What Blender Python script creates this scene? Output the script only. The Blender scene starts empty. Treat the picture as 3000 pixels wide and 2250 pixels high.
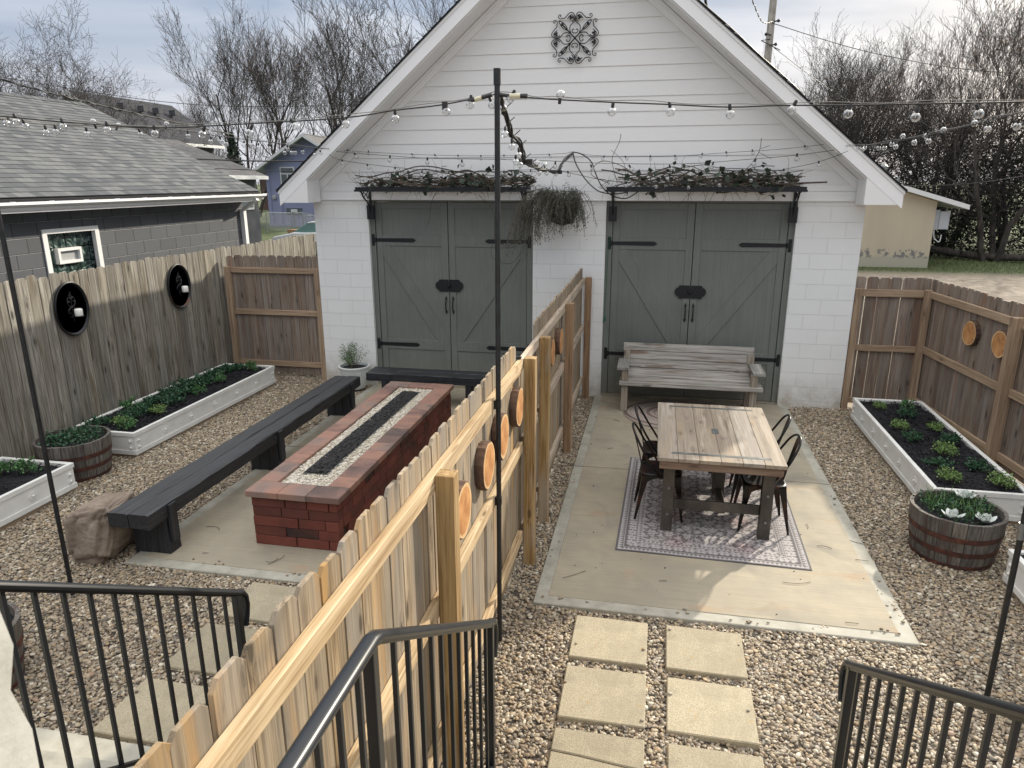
import bpy, bmesh, math, random
import numpy as np
from mathutils import Vector, Matrix
R = math.radians
SC = bpy.context.scene
COL = SC.collection
rng = random.Random(7)

# ------------------------------------------------------------------ camera
cd = bpy.data.cameras.new("camera")
cam = bpy.data.objects.new("camera", cd)
COL.objects.link(cam)
yaw, pitch, roll = 0.1974, 0.2787, -0.0025
fw = Vector((-math.sin(yaw)*math.cos(pitch), math.cos(yaw)*math.cos(pitch), -math.sin(pitch)))
rt = Vector((math.cos(yaw), math.sin(yaw), 0))
up = rt.cross(fw)
r2 = rt*math.cos(roll) + up*math.sin(roll)
u2 = -rt*math.sin(roll) + up*math.cos(roll)
CAMP = Vector((0.1394, -10.0842, 3.0393))
m = Matrix((r2, u2, -fw)).transposed().to_4x4()
m.translation = CAMP
cam.matrix_world = m
cd.sensor_width = 36
cd.lens = 24.99
cd.clip_start = 0.05
cd.clip_end = 2000
cd.dof.use_dof = True
cd.dof.focus_distance = 6.5
cd.dof.aperture_fstop = 13.0
SC.camera = cam

# ------------------------------------------------------------------ sky, sun, exposure
SUN_EL, SUN_AZ = R(27), R(32)      # azimuth from +y towards +x
world = bpy.data.worlds.new("World")
SC.world = world
world.use_nodes = True
wt = world.node_tree
wt.nodes.clear()
wn, wl = wt.nodes, wt.links
wo = wn.new('ShaderNodeOutputWorld')
bg = wn.new('ShaderNodeBackground')
wl.new(bg.outputs[0], wo.inputs[0])
sky = wn.new('ShaderNodeTexSky')
sky.sky_type = 'NISHITA'
sky.sun_disc = False
sky.sun_elevation = SUN_EL
sky.sun_rotation = SUN_AZ
sky.air_density = 1.2
sky.dust_density = 3.0
tc = wn.new('ShaderNodeTexCoord')
sp = wn.new('ShaderNodeSeparateXYZ')
wl.new(tc.outputs['Generated'], sp.inputs[0])
def wmath(op, a, b=None, clamp=False):
    n = wn.new('ShaderNodeMath'); n.operation = op; n.use_clamp = clamp
    for i, x in enumerate((a, b)):
        if x is None: continue
        if isinstance(x, (int, float)): n.inputs[i].default_value = x
        else: wl.new(x, n.inputs[i])
    return n.outputs[0]
# cloud deck: direction projected on a plane above, stretched noise
zc = wmath('MAXIMUM', sp.outputs[2], 0.0)
den = wmath('ADD', zc, 0.13)
cx = wmath('DIVIDE', sp.outputs[0], den); cy_ = wmath('DIVIDE', sp.outputs[1], den)
cb = wn.new('ShaderNodeCombineXYZ')
wl.new(cx, cb.inputs[0]); wl.new(cy_, cb.inputs[1])
nz = wn.new('ShaderNodeTexNoise'); nz.inputs['Scale'].default_value = 0.8
nz.inputs['Detail'].default_value = 5; nz.inputs['Roughness'].default_value = 0.5
nz.inputs['Distortion'].default_value = 0.4
wl.new(cb.outputs[0], nz.inputs['Vector'])
cr = wn.new('ShaderNodeValToRGB')
cr.color_ramp.elements[0].position = 0.40; cr.color_ramp.elements[0].color = (0.25, 0.33, 0.47, 1)
cr.color_ramp.elements[1].position = 0.60; cr.color_ramp.elements[1].color = (0.60, 0.64, 0.73, 1)
wl.new(nz.outputs[0], cr.inputs[0])
# paler towards the horizon
hz = wn.new('ShaderNodeMapRange'); hz.interpolation_type = 'SMOOTHSTEP'
hz.inputs[1].default_value = 0.0; hz.inputs[2].default_value = 0.24
hz.inputs[3].default_value = 1.0; hz.inputs[4].default_value = 0.0
wl.new(zc, hz.inputs[0])
m1 = wn.new('ShaderNodeMixRGB'); m1.inputs[2].default_value = (0.70, 0.71, 0.77, 1)
wl.new(hz.outputs[0], m1.inputs[0]); wl.new(cr.outputs[0], m1.inputs[1])
# glow around the veiled sun
sd = Vector((math.sin(SUN_AZ)*math.cos(SUN_EL), math.cos(SUN_AZ)*math.cos(SUN_EL), math.sin(SUN_EL)))
dt = wn.new('ShaderNodeVectorMath'); dt.operation = 'DOT_PRODUCT'
wl.new(tc.outputs['Generated'], dt.inputs[0]); dt.inputs[1].default_value = sd
g0 = wmath('MAXIMUM', dt.outputs['Value'], 0.0)
g1 = wmath('POWER', g0, 14.0)
gm = wn.new('ShaderNodeMixRGB'); gm.blend_type = 'ADD'; gm.inputs[2].default_value = (0.50, 0.42, 0.28, 1)
wl.new(g1, gm.inputs[0]); wl.new(m1.outputs[0], gm.inputs[1])
# an overcast sky is about three times as bright overhead as at the horizon
ov = wn.new('ShaderNodeMapRange')
ov.inputs[1].default_value = 0.22; ov.inputs[2].default_value = 0.8
ov.inputs[3].default_value = 1.0; ov.inputs[4].default_value = 2.75
wl.new(zc, ov.inputs[0])
om = wn.new('ShaderNodeVectorMath'); om.operation = 'SCALE'
# overhead the deck is thicker and neutral grey white
wz = wn.new('ShaderNodeMapRange'); wz.inputs[1].default_value = 0.25; wz.inputs[2].default_value = 0.6
wl.new(zc, wz.inputs[0])
wm = wn.new('ShaderNodeMixRGB'); wm.inputs[2].default_value = (0.66, 0.655, 0.65, 1)
wl.new(wz.outputs[0], wm.inputs[0]); wl.new(gm.outputs[0], wm.inputs[1])
wl.new(wm.outputs[0], om.inputs[0]); wl.new(ov.outputs[0], om.inputs['Scale'])
# sky texture at 0.1 behind thin cloud
sk = wn.new('ShaderNodeVectorMath'); sk.operation = 'SCALE'; sk.inputs['Scale'].default_value = 0.10
wl.new(sky.outputs[0], sk.inputs[0])
mx = wn.new('ShaderNodeMixRGB'); mx.inputs[0].default_value = 0.86
wl.new(sk.outputs[0], mx.inputs[1]); wl.new(om.outputs[0], mx.inputs[2])
wl.new(mx.outputs[0], bg.inputs[0])
bg.inputs[1].default_value = 1.0

sl = bpy.data.lights.new("sun", 'SUN')
sl.energy = 4.8
sl.angle = R(1.2)
sl.color = (1.0, 0.91, 0.76)
so = bpy.data.objects.new("sun", sl)
COL.objects.link(so)
so.rotation_euler = (-sd).to_track_quat('-Z', 'Y').to_euler()
so.location = (10, 16, 14)

SC.view_settings.view_transform = 'Standard'
SC.view_settings.look = 'None'
SC.view_settings.exposure = 0.28
SC.view_settings.gamma = 1.0
SC.render.engine = 'CYCLES'
SC.cycles.max_bounces = 8
SC.cycles.transparent_max_bounces = 16

# ------------------------------------------------------------------ mesh builder
class MB:
    def __init__(s):
        s.v = []; s.f = []; s.uv = []
    def add(s, vs, fs, uvs=None):
        o = len(s.v)
        s.v.extend([tuple(map(float, v)) for v in vs])
        for i, f in enumerate(fs):
            s.f.append(tuple(o+k for k in f))
            s.uv.append(uvs[i] if uvs else None)
        return s
    def box(s, x0, y0, z0, x1, y1, z1):
        if x0 > x1: x0, x1 = x1, x0
        if y0 > y1: y0, y1 = y1, y0
        if z0 > z1: z0, z1 = z1, z0
        vs = [(x0,y0,z0),(x1,y0,z0),(x1,y1,z0),(x0,y1,z0),(x0,y0,z1),(x1,y0,z1),(x1,y1,z1),(x0,y1,z1)]
        fs = [(0,3,2,1),(4,5,6,7),(0,1,5,4),(1,2,6,5),(2,3,7,6),(3,0,4,7)]
        return s.add(vs, fs)
    def bar(s, a, b, w, h, upv=(0,0,1)):
        "rectangular bar from a to b; w across, h along up"
        a = Vector(a); b = Vector(b); d = (b-a).normalized(); U = Vector(upv)
        sd_ = d.cross(U).normalized(); U = sd_.cross(d).normalized()
        vs = []
        for p in (a, b):
            for i, j in ((-1,-1),(1,-1),(1,1),(-1,1)):
                vs.append(p + sd_*(w/2*i) + U*(h/2*j))
        fs = [(0,1,2,3),(7,6,5,4),(0,4,5,1),(1,5,6,2),(2,6,7,3),(3,7,4,0)]
        return s.add(vs, fs)
    def prism(s, poly, O, U, V, N, t):
        "2-D polygon (ccw in U,V) extruded by t along N"
        O = Vector(O); U = Vector(U); V = Vector(V); N = Vector(N)
        n = len(poly)
        a = [O+U*p[0]+V*p[1] for p in poly]; b = [p+N*t for p in a]
        flip = U.cross(V).dot(N)*t > 0
        fs = [tuple(range(n))[::-1] if flip else tuple(range(n)), tuple(range(n, 2*n)) if flip else tuple(range(n, 2*n))[::-1]]
        for i in range(n):
            j = (i+1) % n
            q = (i, j, n+j, n+i)
            fs.append(q if flip else q[::-1])
        return s.add(a+b, fs)
    def tube(s, pts, r, n=8, caps=True, closed=False):
        P = [Vector(p) for p in pts]
        m_ = len(P)
        rs = r if isinstance(r, (list, tuple)) else [r]*m_
        vs = []; prevU = None
        for i, p in enumerate(P):
            if closed: t = P[(i+1) % m_]-P[i-1]
            else: t = P[min(i+1, m_-1)]-P[max(i-1, 0)]
            if t.length < 1e-9: t = Vector((0,0,1))
            t.normalize()
            if prevU is None:
                ref = Vector((0,0,1)) if abs(t.z) < .9 else Vector((1,0,0))
                U = (ref - t*ref.dot(t)).normalized()
            else:
                U = prevU - t*prevU.dot(t)
                U = U.normalized() if U.length > 1e-6 else t.orthogonal().normalized()
            prevU = U; W = t.cross(U)
            for k in range(n):
                a = 2*math.pi*k/n
                vs.append(p + U*(rs[i]*math.cos(a)) + W*(rs[i]*math.sin(a)))
        fs = []
        mm = m_ if closed else m_-1
        for i in range(mm):
            i2 = (i+1) % m_
            for k in range(n):
                k2 = (k+1) % n
                fs.append((i*n+k, i*n+k2, i2*n+k2, i2*n+k))
        if caps and not closed:
            fs.append(tuple(range(n))[::-1]); fs.append(tuple((m_-1)*n+k for k in range(n)))
        return s.add(vs, fs)
    def lathe(s, prof, O=(0,0,0), n=24, ax=(0,0,1), sx=1.0, sy=1.0):
        "profile [(r,z)] round axis"
        O = Vector(O); A = Vector(ax).normalized()
        U = A.orthogonal().normalized() if abs(A.z) < .99 else Vector((1,0,0))
        W = A.cross(U)
        vs = []
        for r_, z_ in prof:
            for k in range(n):
                a = 2*math.pi*k/n
                vs.append(O + A*z_ + U*(r_*math.cos(a)*sx) + W*(r_*math.sin(a)*sy))
        fs = []
        for i in range(len(prof)-1):
            for k in range(n):
                k2 = (k+1) % n
                fs.append((i*n+k, i*n+k2, (i+1)*n+k2, (i+1)*n+k))
        if prof[0][0] > 1e-6: fs.append(tuple(range(n))[::-1])
        if prof[-1][0] > 1e-6: fs.append(tuple((len(prof)-1)*n+k for k in range(n)))
        return s.add(vs, fs)
    def ball(s, c, r, n=10, m_=6, sc=(1,1,1)):
        c = Vector(c)
        vs = [c+Vector((0,0,-r*sc[2]))]
        for i in range(1, m_):
            a = -math.pi/2+math.pi*i/m_
            for k in range(n):
                b = 2*math.pi*k/n
                vs.append(c+Vector((r*sc[0]*math.cos(a)*math.cos(b), r*sc[1]*math.cos(a)*math.sin(b), r*sc[2]*math.sin(a))))
        vs.append(c+Vector((0,0,r*sc[2])))
        fs = []
        for k in range(n): fs.append((0, 1+(k+1) % n, 1+k))
        for i in range(m_-2):
            for k in range(n):
                k2 = (k+1) % n
                fs.append((1+i*n+k, 1+i*n+k2, 1+(i+1)*n+k2, 1+(i+1)*n+k))
        t = 1+(m_-1)*n
        for k in range(n): fs.append((t, t-n+k, t-n+(k+1) % n))
        return s.add(vs, fs)
    def quad(s, a, b, c, d, uv=None):
        return s.add([a, b, c, d], [(0,1,2,3)], [uv] if uv else None)
    def mesh(s, name, off=(0,0,0), smooth=None):
        me = bpy.data.meshes.new(name)
        o = Vector(off)
        me.from_pydata([(v[0]-o.x, v[1]-o.y, v[2]-o.z) for v in s.v], [], s.f)
        if any(u is not None for u in s.uv):
            ul = me.uv_layers.new(name='uv')
            li = 0
            for fi, f in enumerate(s.f):
                u = s.uv[fi]
                for k in range(len(f)):
                    if u: ul.data[li].uv = u[k]
                    li += 1
        if smooth == 'all':
            me.polygons.foreach_set('use_smooth', [True]*len(me.polygons))
        elif smooth:
            me.polygons.foreach_set('use_smooth', [True]*len(me.polygons))
            me.set_sharp_from_angle(angle=R(smooth))
        me.update()
        return me
    def center(s):
        a = np.array(s.v); lo = a.min(0); hi = a.max(0)
        return Vector(((lo[0]+hi[0])/2, (lo[1]+hi[1])/2, lo[2]))

def root_of(o):
    while o.parent: o = o.parent
    return o
def tag(o, label=None, cat=None, group=None, kind=None):
    if label: o['label'] = label
    if cat: o['category'] = cat
    if group: o['group'] = group
    if kind: o['kind'] = kind
    return o
def thing(name, label, cat, loc=(0,0,0), group=None, kind=None, rot=None):
    o = bpy.data.objects.new(name, None)
    COL.objects.link(o); o.location = loc
    if rot is not None: o.rotation_euler = rot
    o.empty_display_size = .1
    return tag(o, label, cat, group, kind)
def part(name, mb, mat, parent, smooth=None, bevel=0, label=None, segs=1, angle=40):
    "mb in world coordinates, parent tree not yet rotated"
    off = root_of(parent).location
    me = mb.mesh(name, off, smooth)
    me.materials.append(mat)
    o = bpy.data.objects.new(name, me)
    COL.objects.link(o); o.parent = parent
    if bevel:
        b = o.modifiers.new('bevel', 'BEVEL'); b.width = bevel; b.segments = segs; b.limit_method = 'ANGLE'; b.angle_limit = R(angle)
    if label: o['label'] = label
    return o
def solid(name, mb, mat, label=None, cat=None, group=None, kind=None, smooth=None, bevel=0, origin=None):
    c = Vector(origin) if origin is not None else mb.center()
    me = mb.mesh(name, c, smooth)
    me.materials.append(mat)
    o = bpy.data.objects.new(name, me)
    COL.objects.link(o); o.location = c
    if bevel:
        b = o.modifiers.new('bevel', 'BEVEL'); b.width = bevel; b.segments = 1; b.limit_method = 'ANGLE'; b.angle_limit = R(40)
    return tag(o, label, cat, group, kind)
def copy_tree(o, parent=None):
    c = o.copy(); COL.objects.link(c)
    if parent is not None: c.parent = parent
    for ch in list(o.children): copy_tree(ch, c)
    return c
def smoothpts(P, k=4):
    "Catmull-Rom"
    P = [Vector(p) for p in P]; out = []
    for i in range(len(P)-1):
        p0 = P[max(i-1,0)]; p1 = P[i]; p2 = P[i+1]; p3 = P[min(i+2, len(P)-1)]
        for j in range(k):
            t = j/k
            out.append(.5*((2*p1)+(-p0+p2)*t+(2*p0-5*p1+4*p2-p3)*t*t+(-p0+3*p1-3*p2+p3)*t**3))
    out.append(P[-1])
    return out
# ------------------------------------------------------------------ materials
class NT:
    def __init__(s, name, rough=.7, color=(.5,.5,.5), metal=0, spec=None):
        s.m = bpy.data.materials.new(name); s.m.use_nodes = True
        s.t = s.m.node_tree; s.b = s.t.nodes['Principled BSDF']; s.out = s.t.nodes['Material Output']
        s.b.inputs['Roughness'].default_value = rough
        s.b.inputs['Base Color'].default_value = (*color, 1)
        s.b.inputs['Metallic'].default_value = metal
        if spec is not None: s.b.inputs['Specular IOR Level'].default_value = spec
        s.tc = None
    def n(s, typ, **kw):
        nd = s.t.nodes.new(typ)
        for k, v in kw.items():
            setattr(nd, k, v)
        return nd
    def L(s, a, b): s.t.links.new(a, b)
    def setin(s, nd, i, x):
        if isinstance(x, (int, float)): nd.inputs[i].default_value = x
        elif isinstance(x, tuple): nd.inputs[i].default_value = x if len(x) == 3 and nd.inputs[i].type == 'VECTOR' else (*x[:3], 1)
        else: s.L(x, nd.inputs[i])
    def coord(s, kind='Object'):
        if s.tc is None: s.tc = s.n('ShaderNodeTexCoord')
        return s.tc.outputs[kind]
    def map(s, vec, scale=(1,1,1), loc=(0,0,0), rot=(0,0,0)):
        nd = s.n('ShaderNodeMapping')
        s.L(vec, nd.inputs[0]); nd.inputs[1].default_value = loc; nd.inputs[2].default_value = rot; nd.inputs[3].default_value = scale
        return nd.outputs[0]
    def noise(s, vec, scale=5, detail=3, rough=.5, dist=0, out=0):
        nd = s.n('ShaderNodeTexNoise')
        s.L(vec, nd.inputs['Vector']); nd.inputs['Scale'].default_value = scale; nd.inputs['Detail'].default_value = detail
        nd.inputs['Roughness'].default_value = rough; nd.inputs['Distortion'].default_value = dist
        return nd.outputs[out]
    def vor(s, vec, scale=5, feat='F1', out='Distance', rnd=1):
        nd = s.n('ShaderNodeTexVoronoi', feature=feat)
        s.L(vec, nd.inputs['Vector']); nd.inputs['Scale'].default_value = scale; nd.inputs['Randomness'].default_value = rnd
        return nd.outputs[out]
    def ramp(s, fac, stops, interp='LINEAR'):
        nd = s.n('ShaderNodeValToRGB'); r = nd.color_ramp; r.interpolation = interp
        while len(r.elements) < len(stops): r.elements.new(.5)
        for e, (p, c) in zip(r.elements, stops):
            e.position = p; e.color = (*c, 1) if isinstance(c, tuple) else (c, c, c, 1)
        s.L(fac, nd.inputs[0]); return nd.outputs[0]
    def mix(s, f, a, b, mode='MIX'):
        nd = s.n('ShaderNodeMixRGB', blend_type=mode)
        s.setin(nd, 0, f); s.setin(nd, 1, a); s.setin(nd, 2, b); return nd.outputs[0]
    def math(s, op, a, b=0.0, c=None):
        nd = s.n('ShaderNodeMath', operation=op)
        s.setin(nd, 0, a); s.setin(nd, 1, b)
        if c is not None: s.setin(nd, 2, c)
        return nd.outputs[0]
    def vadd(s, a, b):
        nd = s.n('ShaderNodeVectorMath', operation='ADD'); s.L(a, nd.inputs[0])
        if isinstance(b, tuple): nd.inputs[1].default_value = b
        else: s.L(b, nd.inputs[1])
        return nd.outputs[0]
    def comb(s, x, y, z):
        nd = s.n('ShaderNodeCombineXYZ'); s.setin(nd, 0, x); s.setin(nd, 1, y); s.setin(nd, 2, z); return nd.outputs[0]
    def sep(s, v):
        nd = s.n('ShaderNodeSeparateXYZ'); s.L(v, nd.inputs[0]); return nd.outputs
    def island(s):
        return s.n('ShaderNodeNewGeometry').outputs['Random Per Island']
    def objrand(s):
        return s.n('ShaderNodeObjectInfo').outputs['Random']
    def bump(s, h, strength=.3, dist=.01, prev=None):
        nd = s.n('ShaderNodeBump'); nd.inputs['Strength'].default_value = strength; nd.inputs['Distance'].default_value = dist
        s.L(h, nd.inputs['Height'])
        if prev is not None: s.L(prev, nd.inputs['Normal'])
        s.L(nd.outputs[0], s.b.inputs['Normal']); return nd.outputs[0]
    def color(s, c): s.L(c, s.b.inputs['Base Color']); return s
    def roughn(s, c): s.L(c, s.b.inputs['Roughness']); return s

def wood(name, dark, mid, light, axis='z', knots=.6, rough=.8, vary=.35, grain=1.0, grey=None, stain=None, bumpy=.35):
    t = NT(name, rough)
    isl = t.island()
    v = t.coord()
    off = t.comb(t.math('MULTIPLY', isl, 37.0), t.math('MULTIPLY', isl, 91.0), t.math('MULTIPLY', isl, 53.0))
    v = t.vadd(v, off)
    def sc(a, b): return {'x': (b,a,a), 'y': (a,b,a), 'z': (a,a,b)}[axis]
    # knots
    kv = t.map(v, sc(6.0, 1.9))
    kd = t.vor(kv, 1.35)
    kn = t.ramp(kd, [(0.0, 1.0), (.09, .95), (.15, .3), (.34, 0.0)])
    gv = t.map(v, sc(46*grain, 1.5*grain))
    # grain bends round the knots
    nd = t.n('ShaderNodeVectorMath', operation='SCALE'); t.L(gv, nd.inputs[0]); nd.inputs['Scale'].default_value = 1.0
    gsh = t.vadd(gv, t.comb(t.math('MULTIPLY', kn, 2.2*knots), t.math('MULTIPLY', kn, 2.2*knots), t.math('MULTIPLY', kn, 1.2*knots)))
    n1 = t.noise(gsh, 1.0, 6, .62, .5)
    n2 = t.noise(t.map(v, sc(170*grain, 3.0)), 1.0, 3, .6)
    n3 = t.noise(t.map(v, sc(5, .8)), 1.0, 3, .5)
    g = t.math('ADD', t.math('MULTIPLY', n1, .65), t.math('MULTIPLY', n2, .35))
    col = t.ramp(g, [(.38, dark), (.48, mid), (.58, light)])
    col = t.mix(t.ramp(n3, [(.35, 0.0), (.7, .55)]), col, tuple(x*.62 for x in mid))
    if grey: col = t.mix(t.ramp(t.noise(t.map(v, sc(9, .5), (3,5,7)), 1.0, 3, .5), [(.38, 0.0), (.62, .75)]), col, grey)
    if stain: col = t.mix(t.ramp(t.noise(t.map(v, sc(12, 1.6), (9,2,4)), 1.0, 2, .5), [(.56, 0.0), (.7, .8)]), col, stain)
    col = t.mix(t.math('MULTIPLY', kn, knots), col, tuple(x*.45 for x in dark))
    hsv = t.n('ShaderNodeHueSaturation')
    t.L(t.math('ADD', t.math('MULTIPLY', isl, vary), 1-vary*.5), hsv.inputs['Value'])
    t.L(t.math('ADD', t.math('MULTIPLY', t.math('FRACT', t.math('MULTIPLY', isl, 7.3)), .35), .85), hsv.inputs['Saturation'])
    t.L(col, hsv.inputs['Color'])
    t.color(hsv.outputs[0])
    t.bump(g, bumpy, .004)
    return t.m

def plain(name, color, rough=.5, metal=0, nscale=0, namt=.1, bump=0, bscale=80, spec=None):
    t = NT(name, rough, color, metal, spec)
    if nscale:
        n_ = t.noise(t.coord(), nscale, 4, .6)
        t.color(t.mix(t.ramp(n_, [(.3, 0.0), (.7, 1.0)]), tuple(c*(1-namt) for c in color), tuple(min(1, c*(1+namt)) for c in color)))
        t.roughn(t.ramp(n_, [(.3, max(0, rough-.08)), (.7, min(1, rough+.1))]))
    if bump: t.bump(t.noise(t.coord(), bscale, 4, .6), bump, .003)
    return t.m

# fence timbers
W_NEW = 'centre'
M_PICK = wood('new_picket_wood', (.105,.075,.045), (.27,.20,.125), (.45,.36,.245), 'z', .95, grey=(.235,.205,.165), stain=(.36,.23,.11), vary=.32, bumpy=.6)
M_RAILY = wood('new_rail_wood', (.24,.14,.06), (.47,.335,.185), (.61,.475,.30), 'y', 1.0, vary=.15, grain=.7)
M_RAILG = wood('weathered_rail_wood', (.27,.20,.14), (.40,.32,.24), (.52,.44,.34), 'y', .7, vary=.2)
M_POSTN = wood('new_post_wood', (.14,.075,.022), (.30,.185,.07), (.44,.30,.14), 'z', .8, grain=.6, vary=.3, stain=(.33,.27,.2))
M_POSTB = wood('brown_post_wood', (.14,.08,.045), (.27,.165,.09), (.36,.23,.13), 'z', .7, grain=.7, vary=.3)
M_OLD = wood('old_grey_picket_wood', (.075,.066,.052), (.20,.182,.15), (.33,.31,.265), 'z', .95, vary=.4, stain=(.12,.095,.065), bumpy=.7)
M_GATE = wood('brown_board_wood', (.085,.060,.045), (.20,.148,.115), (.32,.26,.21), 'z', .9, grey=(.24,.21,.18), vary=.4, stain=(.21,.12,.08), bumpy=.6)
M_GFRZ = wood('gate_frame_wood_upright', (.19,.125,.08), (.31,.215,.14), (.42,.31,.205), 'z', .6, vary=.2)
M_GFRX = wood('gate_frame_wood_across', (.19,.125,.08), (.31,.215,.14), (.42,.31,.205), 'x', .6, vary=.2)
M_GFRY = wood('rail_wood_along', (.22,.15,.09), (.34,.24,.155), (.44,.33,.22), 'y', .6, vary=.2)
M_BLK = wood('black_stained_timber', (.008,.009,.011), (.018,.020,.024), (.035,.037,.043), 'y', .3, rough=.5, vary=.15, bumpy=.6)
M_BLKX = wood('black_stained_timber_across', (.008,.009,.011), (.018,.020,.024), (.035,.037,.043), 'x', .3, rough=.5, vary=.15, bumpy=.6)
M_BLKZ = wood('black_stained_timber_upright', (.008,.009,.011), (.014,.016,.020), (.026,.028,.034), 'z', .3, rough=.5, vary=.15)
M_WEAX = wood('weathered_grey_plank', (.13,.115,.10), (.28,.26,.235), (.44,.42,.39), 'x', .7, vary=.3, stain=(.14,.085,.05), grain=.8)
M_WEAZ = wood('weathered_grey_post', (.13,.11,.085), (.26,.225,.18), (.38,.34,.28), 'z', .6, vary=.25)
M_WEAY = wood('weathered_grey_arm', (.12,.11,.10), (.25,.24,.22), (.38,.365,.34), 'y', .5, vary=.25)
M_TAB = wood('bleached_table_boards', (.16,.13,.10), (.29,.245,.195), (.43,.375,.31), 'y', .6, rough=.55, vary=.14, grain=.5, grey=(.24,.20,.16), stain=(.30,.235,.17), bumpy=.12)
M_TABE = wood('table_edge_wood', (.09,.05,.035), (.16,.10,.07), (.24,.17,.12), 'x', .4, rough=.5, vary=.2)
M_BARREL = wood('barrel_stave_wood', (.045,.038,.032), (.10,.09,.078), (.17,.155,.135), 'z', .3, vary=.4, stain=(.07,.035,.03))

# white block wall
def block(name, base, grout, xo, zo, axis='x', bumps=.5, rough=.8, bh=.2032, bw=.4064, pits=.25, var=.05, mortar=.0045):
    t = NT(name, rough)
    o = t.sep(t.coord())
    v = t.comb(t.math('ADD', o[0] if axis == 'x' else o[1], xo), t.math('ADD', o[2], zo), 0.0)
    br = t.n('ShaderNodeTexBrick')
    t.L(v, br.inputs['Vector'])
    br.inputs['Scale'].default_value = 1; br.inputs['Brick Width'].default_value = bw; br.inputs['Row Height'].default_value = bh
    br.inputs['Mortar Size'].default_value = mortar; br.inputs['Mortar Smooth'].default_value = .3; br.inputs['Bias'].default_value = 0
    br.inputs['Color1'].default_value = (*[c*(1-var) for c in base], 1)
    br.inputs['Color2'].default_value = (*[min(1, c*(1+var)) for c in base], 1)
    br.inputs['Mortar'].default_value = (*grout, 1)
    n_ = t.noise(t.coord(), 2.2, 4, .6)
    col = t.mix(t.ramp(n_, [(.35, 0.0), (.75, .14)]), br.outputs['Color'], tuple(c*.7 for c in base))
    if base[0] > .5:   # soil splashed on the lowest courses
        sp_ = t.math('MULTIPLY', t.ramp(o[2], [(0.0, 1.0), (.18, .6), (.45, 0.0)]), t.ramp(t.noise(t.coord(), 6, 5, .7), [(.35, .2), (.65, 1.0)]))
        col = t.mix(sp_, col, (.42,.38,.31))
    t.color(col)
    pit = t.noise(t.coord(), 130, 3, .7)
    h = t.math('ADD', t.math('MULTIPLY', t.math('SUBTRACT', 1.0, br.outputs['Fac']), 1.0), t.math('MULTIPLY', pit, pits))
    t.bump(h, bumps, .008)
    return t.m
M_CMUW = block('white_painted_block', (.79,.795,.785), (.66,.66,.64), -2.752-1.06+.2032, -.07, bumps=.6, var=.006, mortar=.0028, pits=.4)
M_CMUG = block('slate_grey_painted_block', (.095,.100,.112), (.03,.032,.036), .1, -.08, 'y', 1.0, .75, pits=.6, var=.10, mortar=.007)
M_WHITE = plain('white_siding_paint', (.80,.80,.79), .5, nscale=1.4, namt=.03, bump=.04, bscale=300)
M_TRIM = plain('white_trim_paint', (.82,.82,.82), .45, nscale=2, namt=.02)
def _siding():
    t = NT('white_lap_siding', .55)
    v = t.coord()
    g = t.noise(t.map(v, (3, 60, 90)), 1.0, 5, .65)
    big = t.noise(v, .9, 3, .5)
    col = t.mix(t.ramp(big, [(.3, 0.0), (.7, .5)]), (.80,.795,.785), (.755,.75,.745))
    t.color(col)
    t.bump(g, .09, .004)
    return t.m
M_SIDE = _siding()
def _door():
    t = NT('grey_green_door_paint', .5)
    v = t.coord(); o = t.sep(v)
    g = t.noise(t.map(v, (60, 60, 1.6)), 1.0, 5, .65, .8); big = t.noise(v, 1.7, 4, .6); wear = t.noise(v, 14, 5, .7)
    col = t.mix(t.ramp(big, [(.3, 0.0), (.7, 1.0)]), (.140,.153,.139), (.172,.183,.163))
    col = t.mix(t.ramp(g, [(.42, .30), (.55, 0.0)]), col, (.095,.105,.098))
    dust = t.math('MULTIPLY', t.ramp(o[2], [(0.0, .75), (.40, 0.0)]), t.ramp(wear, [(.3, .2), (.65, 1.0)]))
    col = t.mix(dust, col, (.24,.225,.19))
    t.color(col); t.roughn(t.ramp(big, [(.3, .42), (.7, .6)])); t.bump(g, .3, .002)
    return t.m
M_DOOR = _door()
M_IRON = plain('black_wrought_iron', (.012,.013,.016), .45, .3, nscale=30, namt=.3)
M_RAILM = plain('black_enamel_railing', (.010,.012,.015), .33, 0)
M_POLE = plain('black_pole_paint', (.016,.017,.019), .42, .2, nscale=25, namt=.4, bump=.1, bscale=60)
M_CABLE = plain('black_cable_rubber', (.015,.015,.016), .5)
M_WIRE = plain('grey_guide_wire', (.22,.21,.19), .5, .4)
M_STEEL = plain('dull_steel', (.20,.21,.21), .42, .7, nscale=14, namt=.2)

def _chairm():
    t = NT('rubbed_bronze_black_metal', .33, (.015,.013,.012), .55)
    n_ = t.noise(t.coord(), 9, 5, .65)
    t.color(t.mix(t.ramp(n_, [(.5, 0.0), (.68, 1.0)]), (.012,.011,.011), (.060,.022,.012)))
    t.roughn(t.ramp(n_, [(.3, .26), (.7, .42)]))
    return t.m
M_CHAIR = _chairm()
def _tleg():
    t = NT('patinated_iron_table_leg', .5, (.06,.055,.05), .35)
    n_ = t.noise(t.map(t.coord(), (5,5,3)), 1.0, 5, .6)
    t.color(t.ramp(n_, [(.3, (.030,.028,.026)), (.5, (.065,.058,.05)), (.72, (.13,.115,.095))]))
    return t.m
M_TLEG = _tleg()

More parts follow.
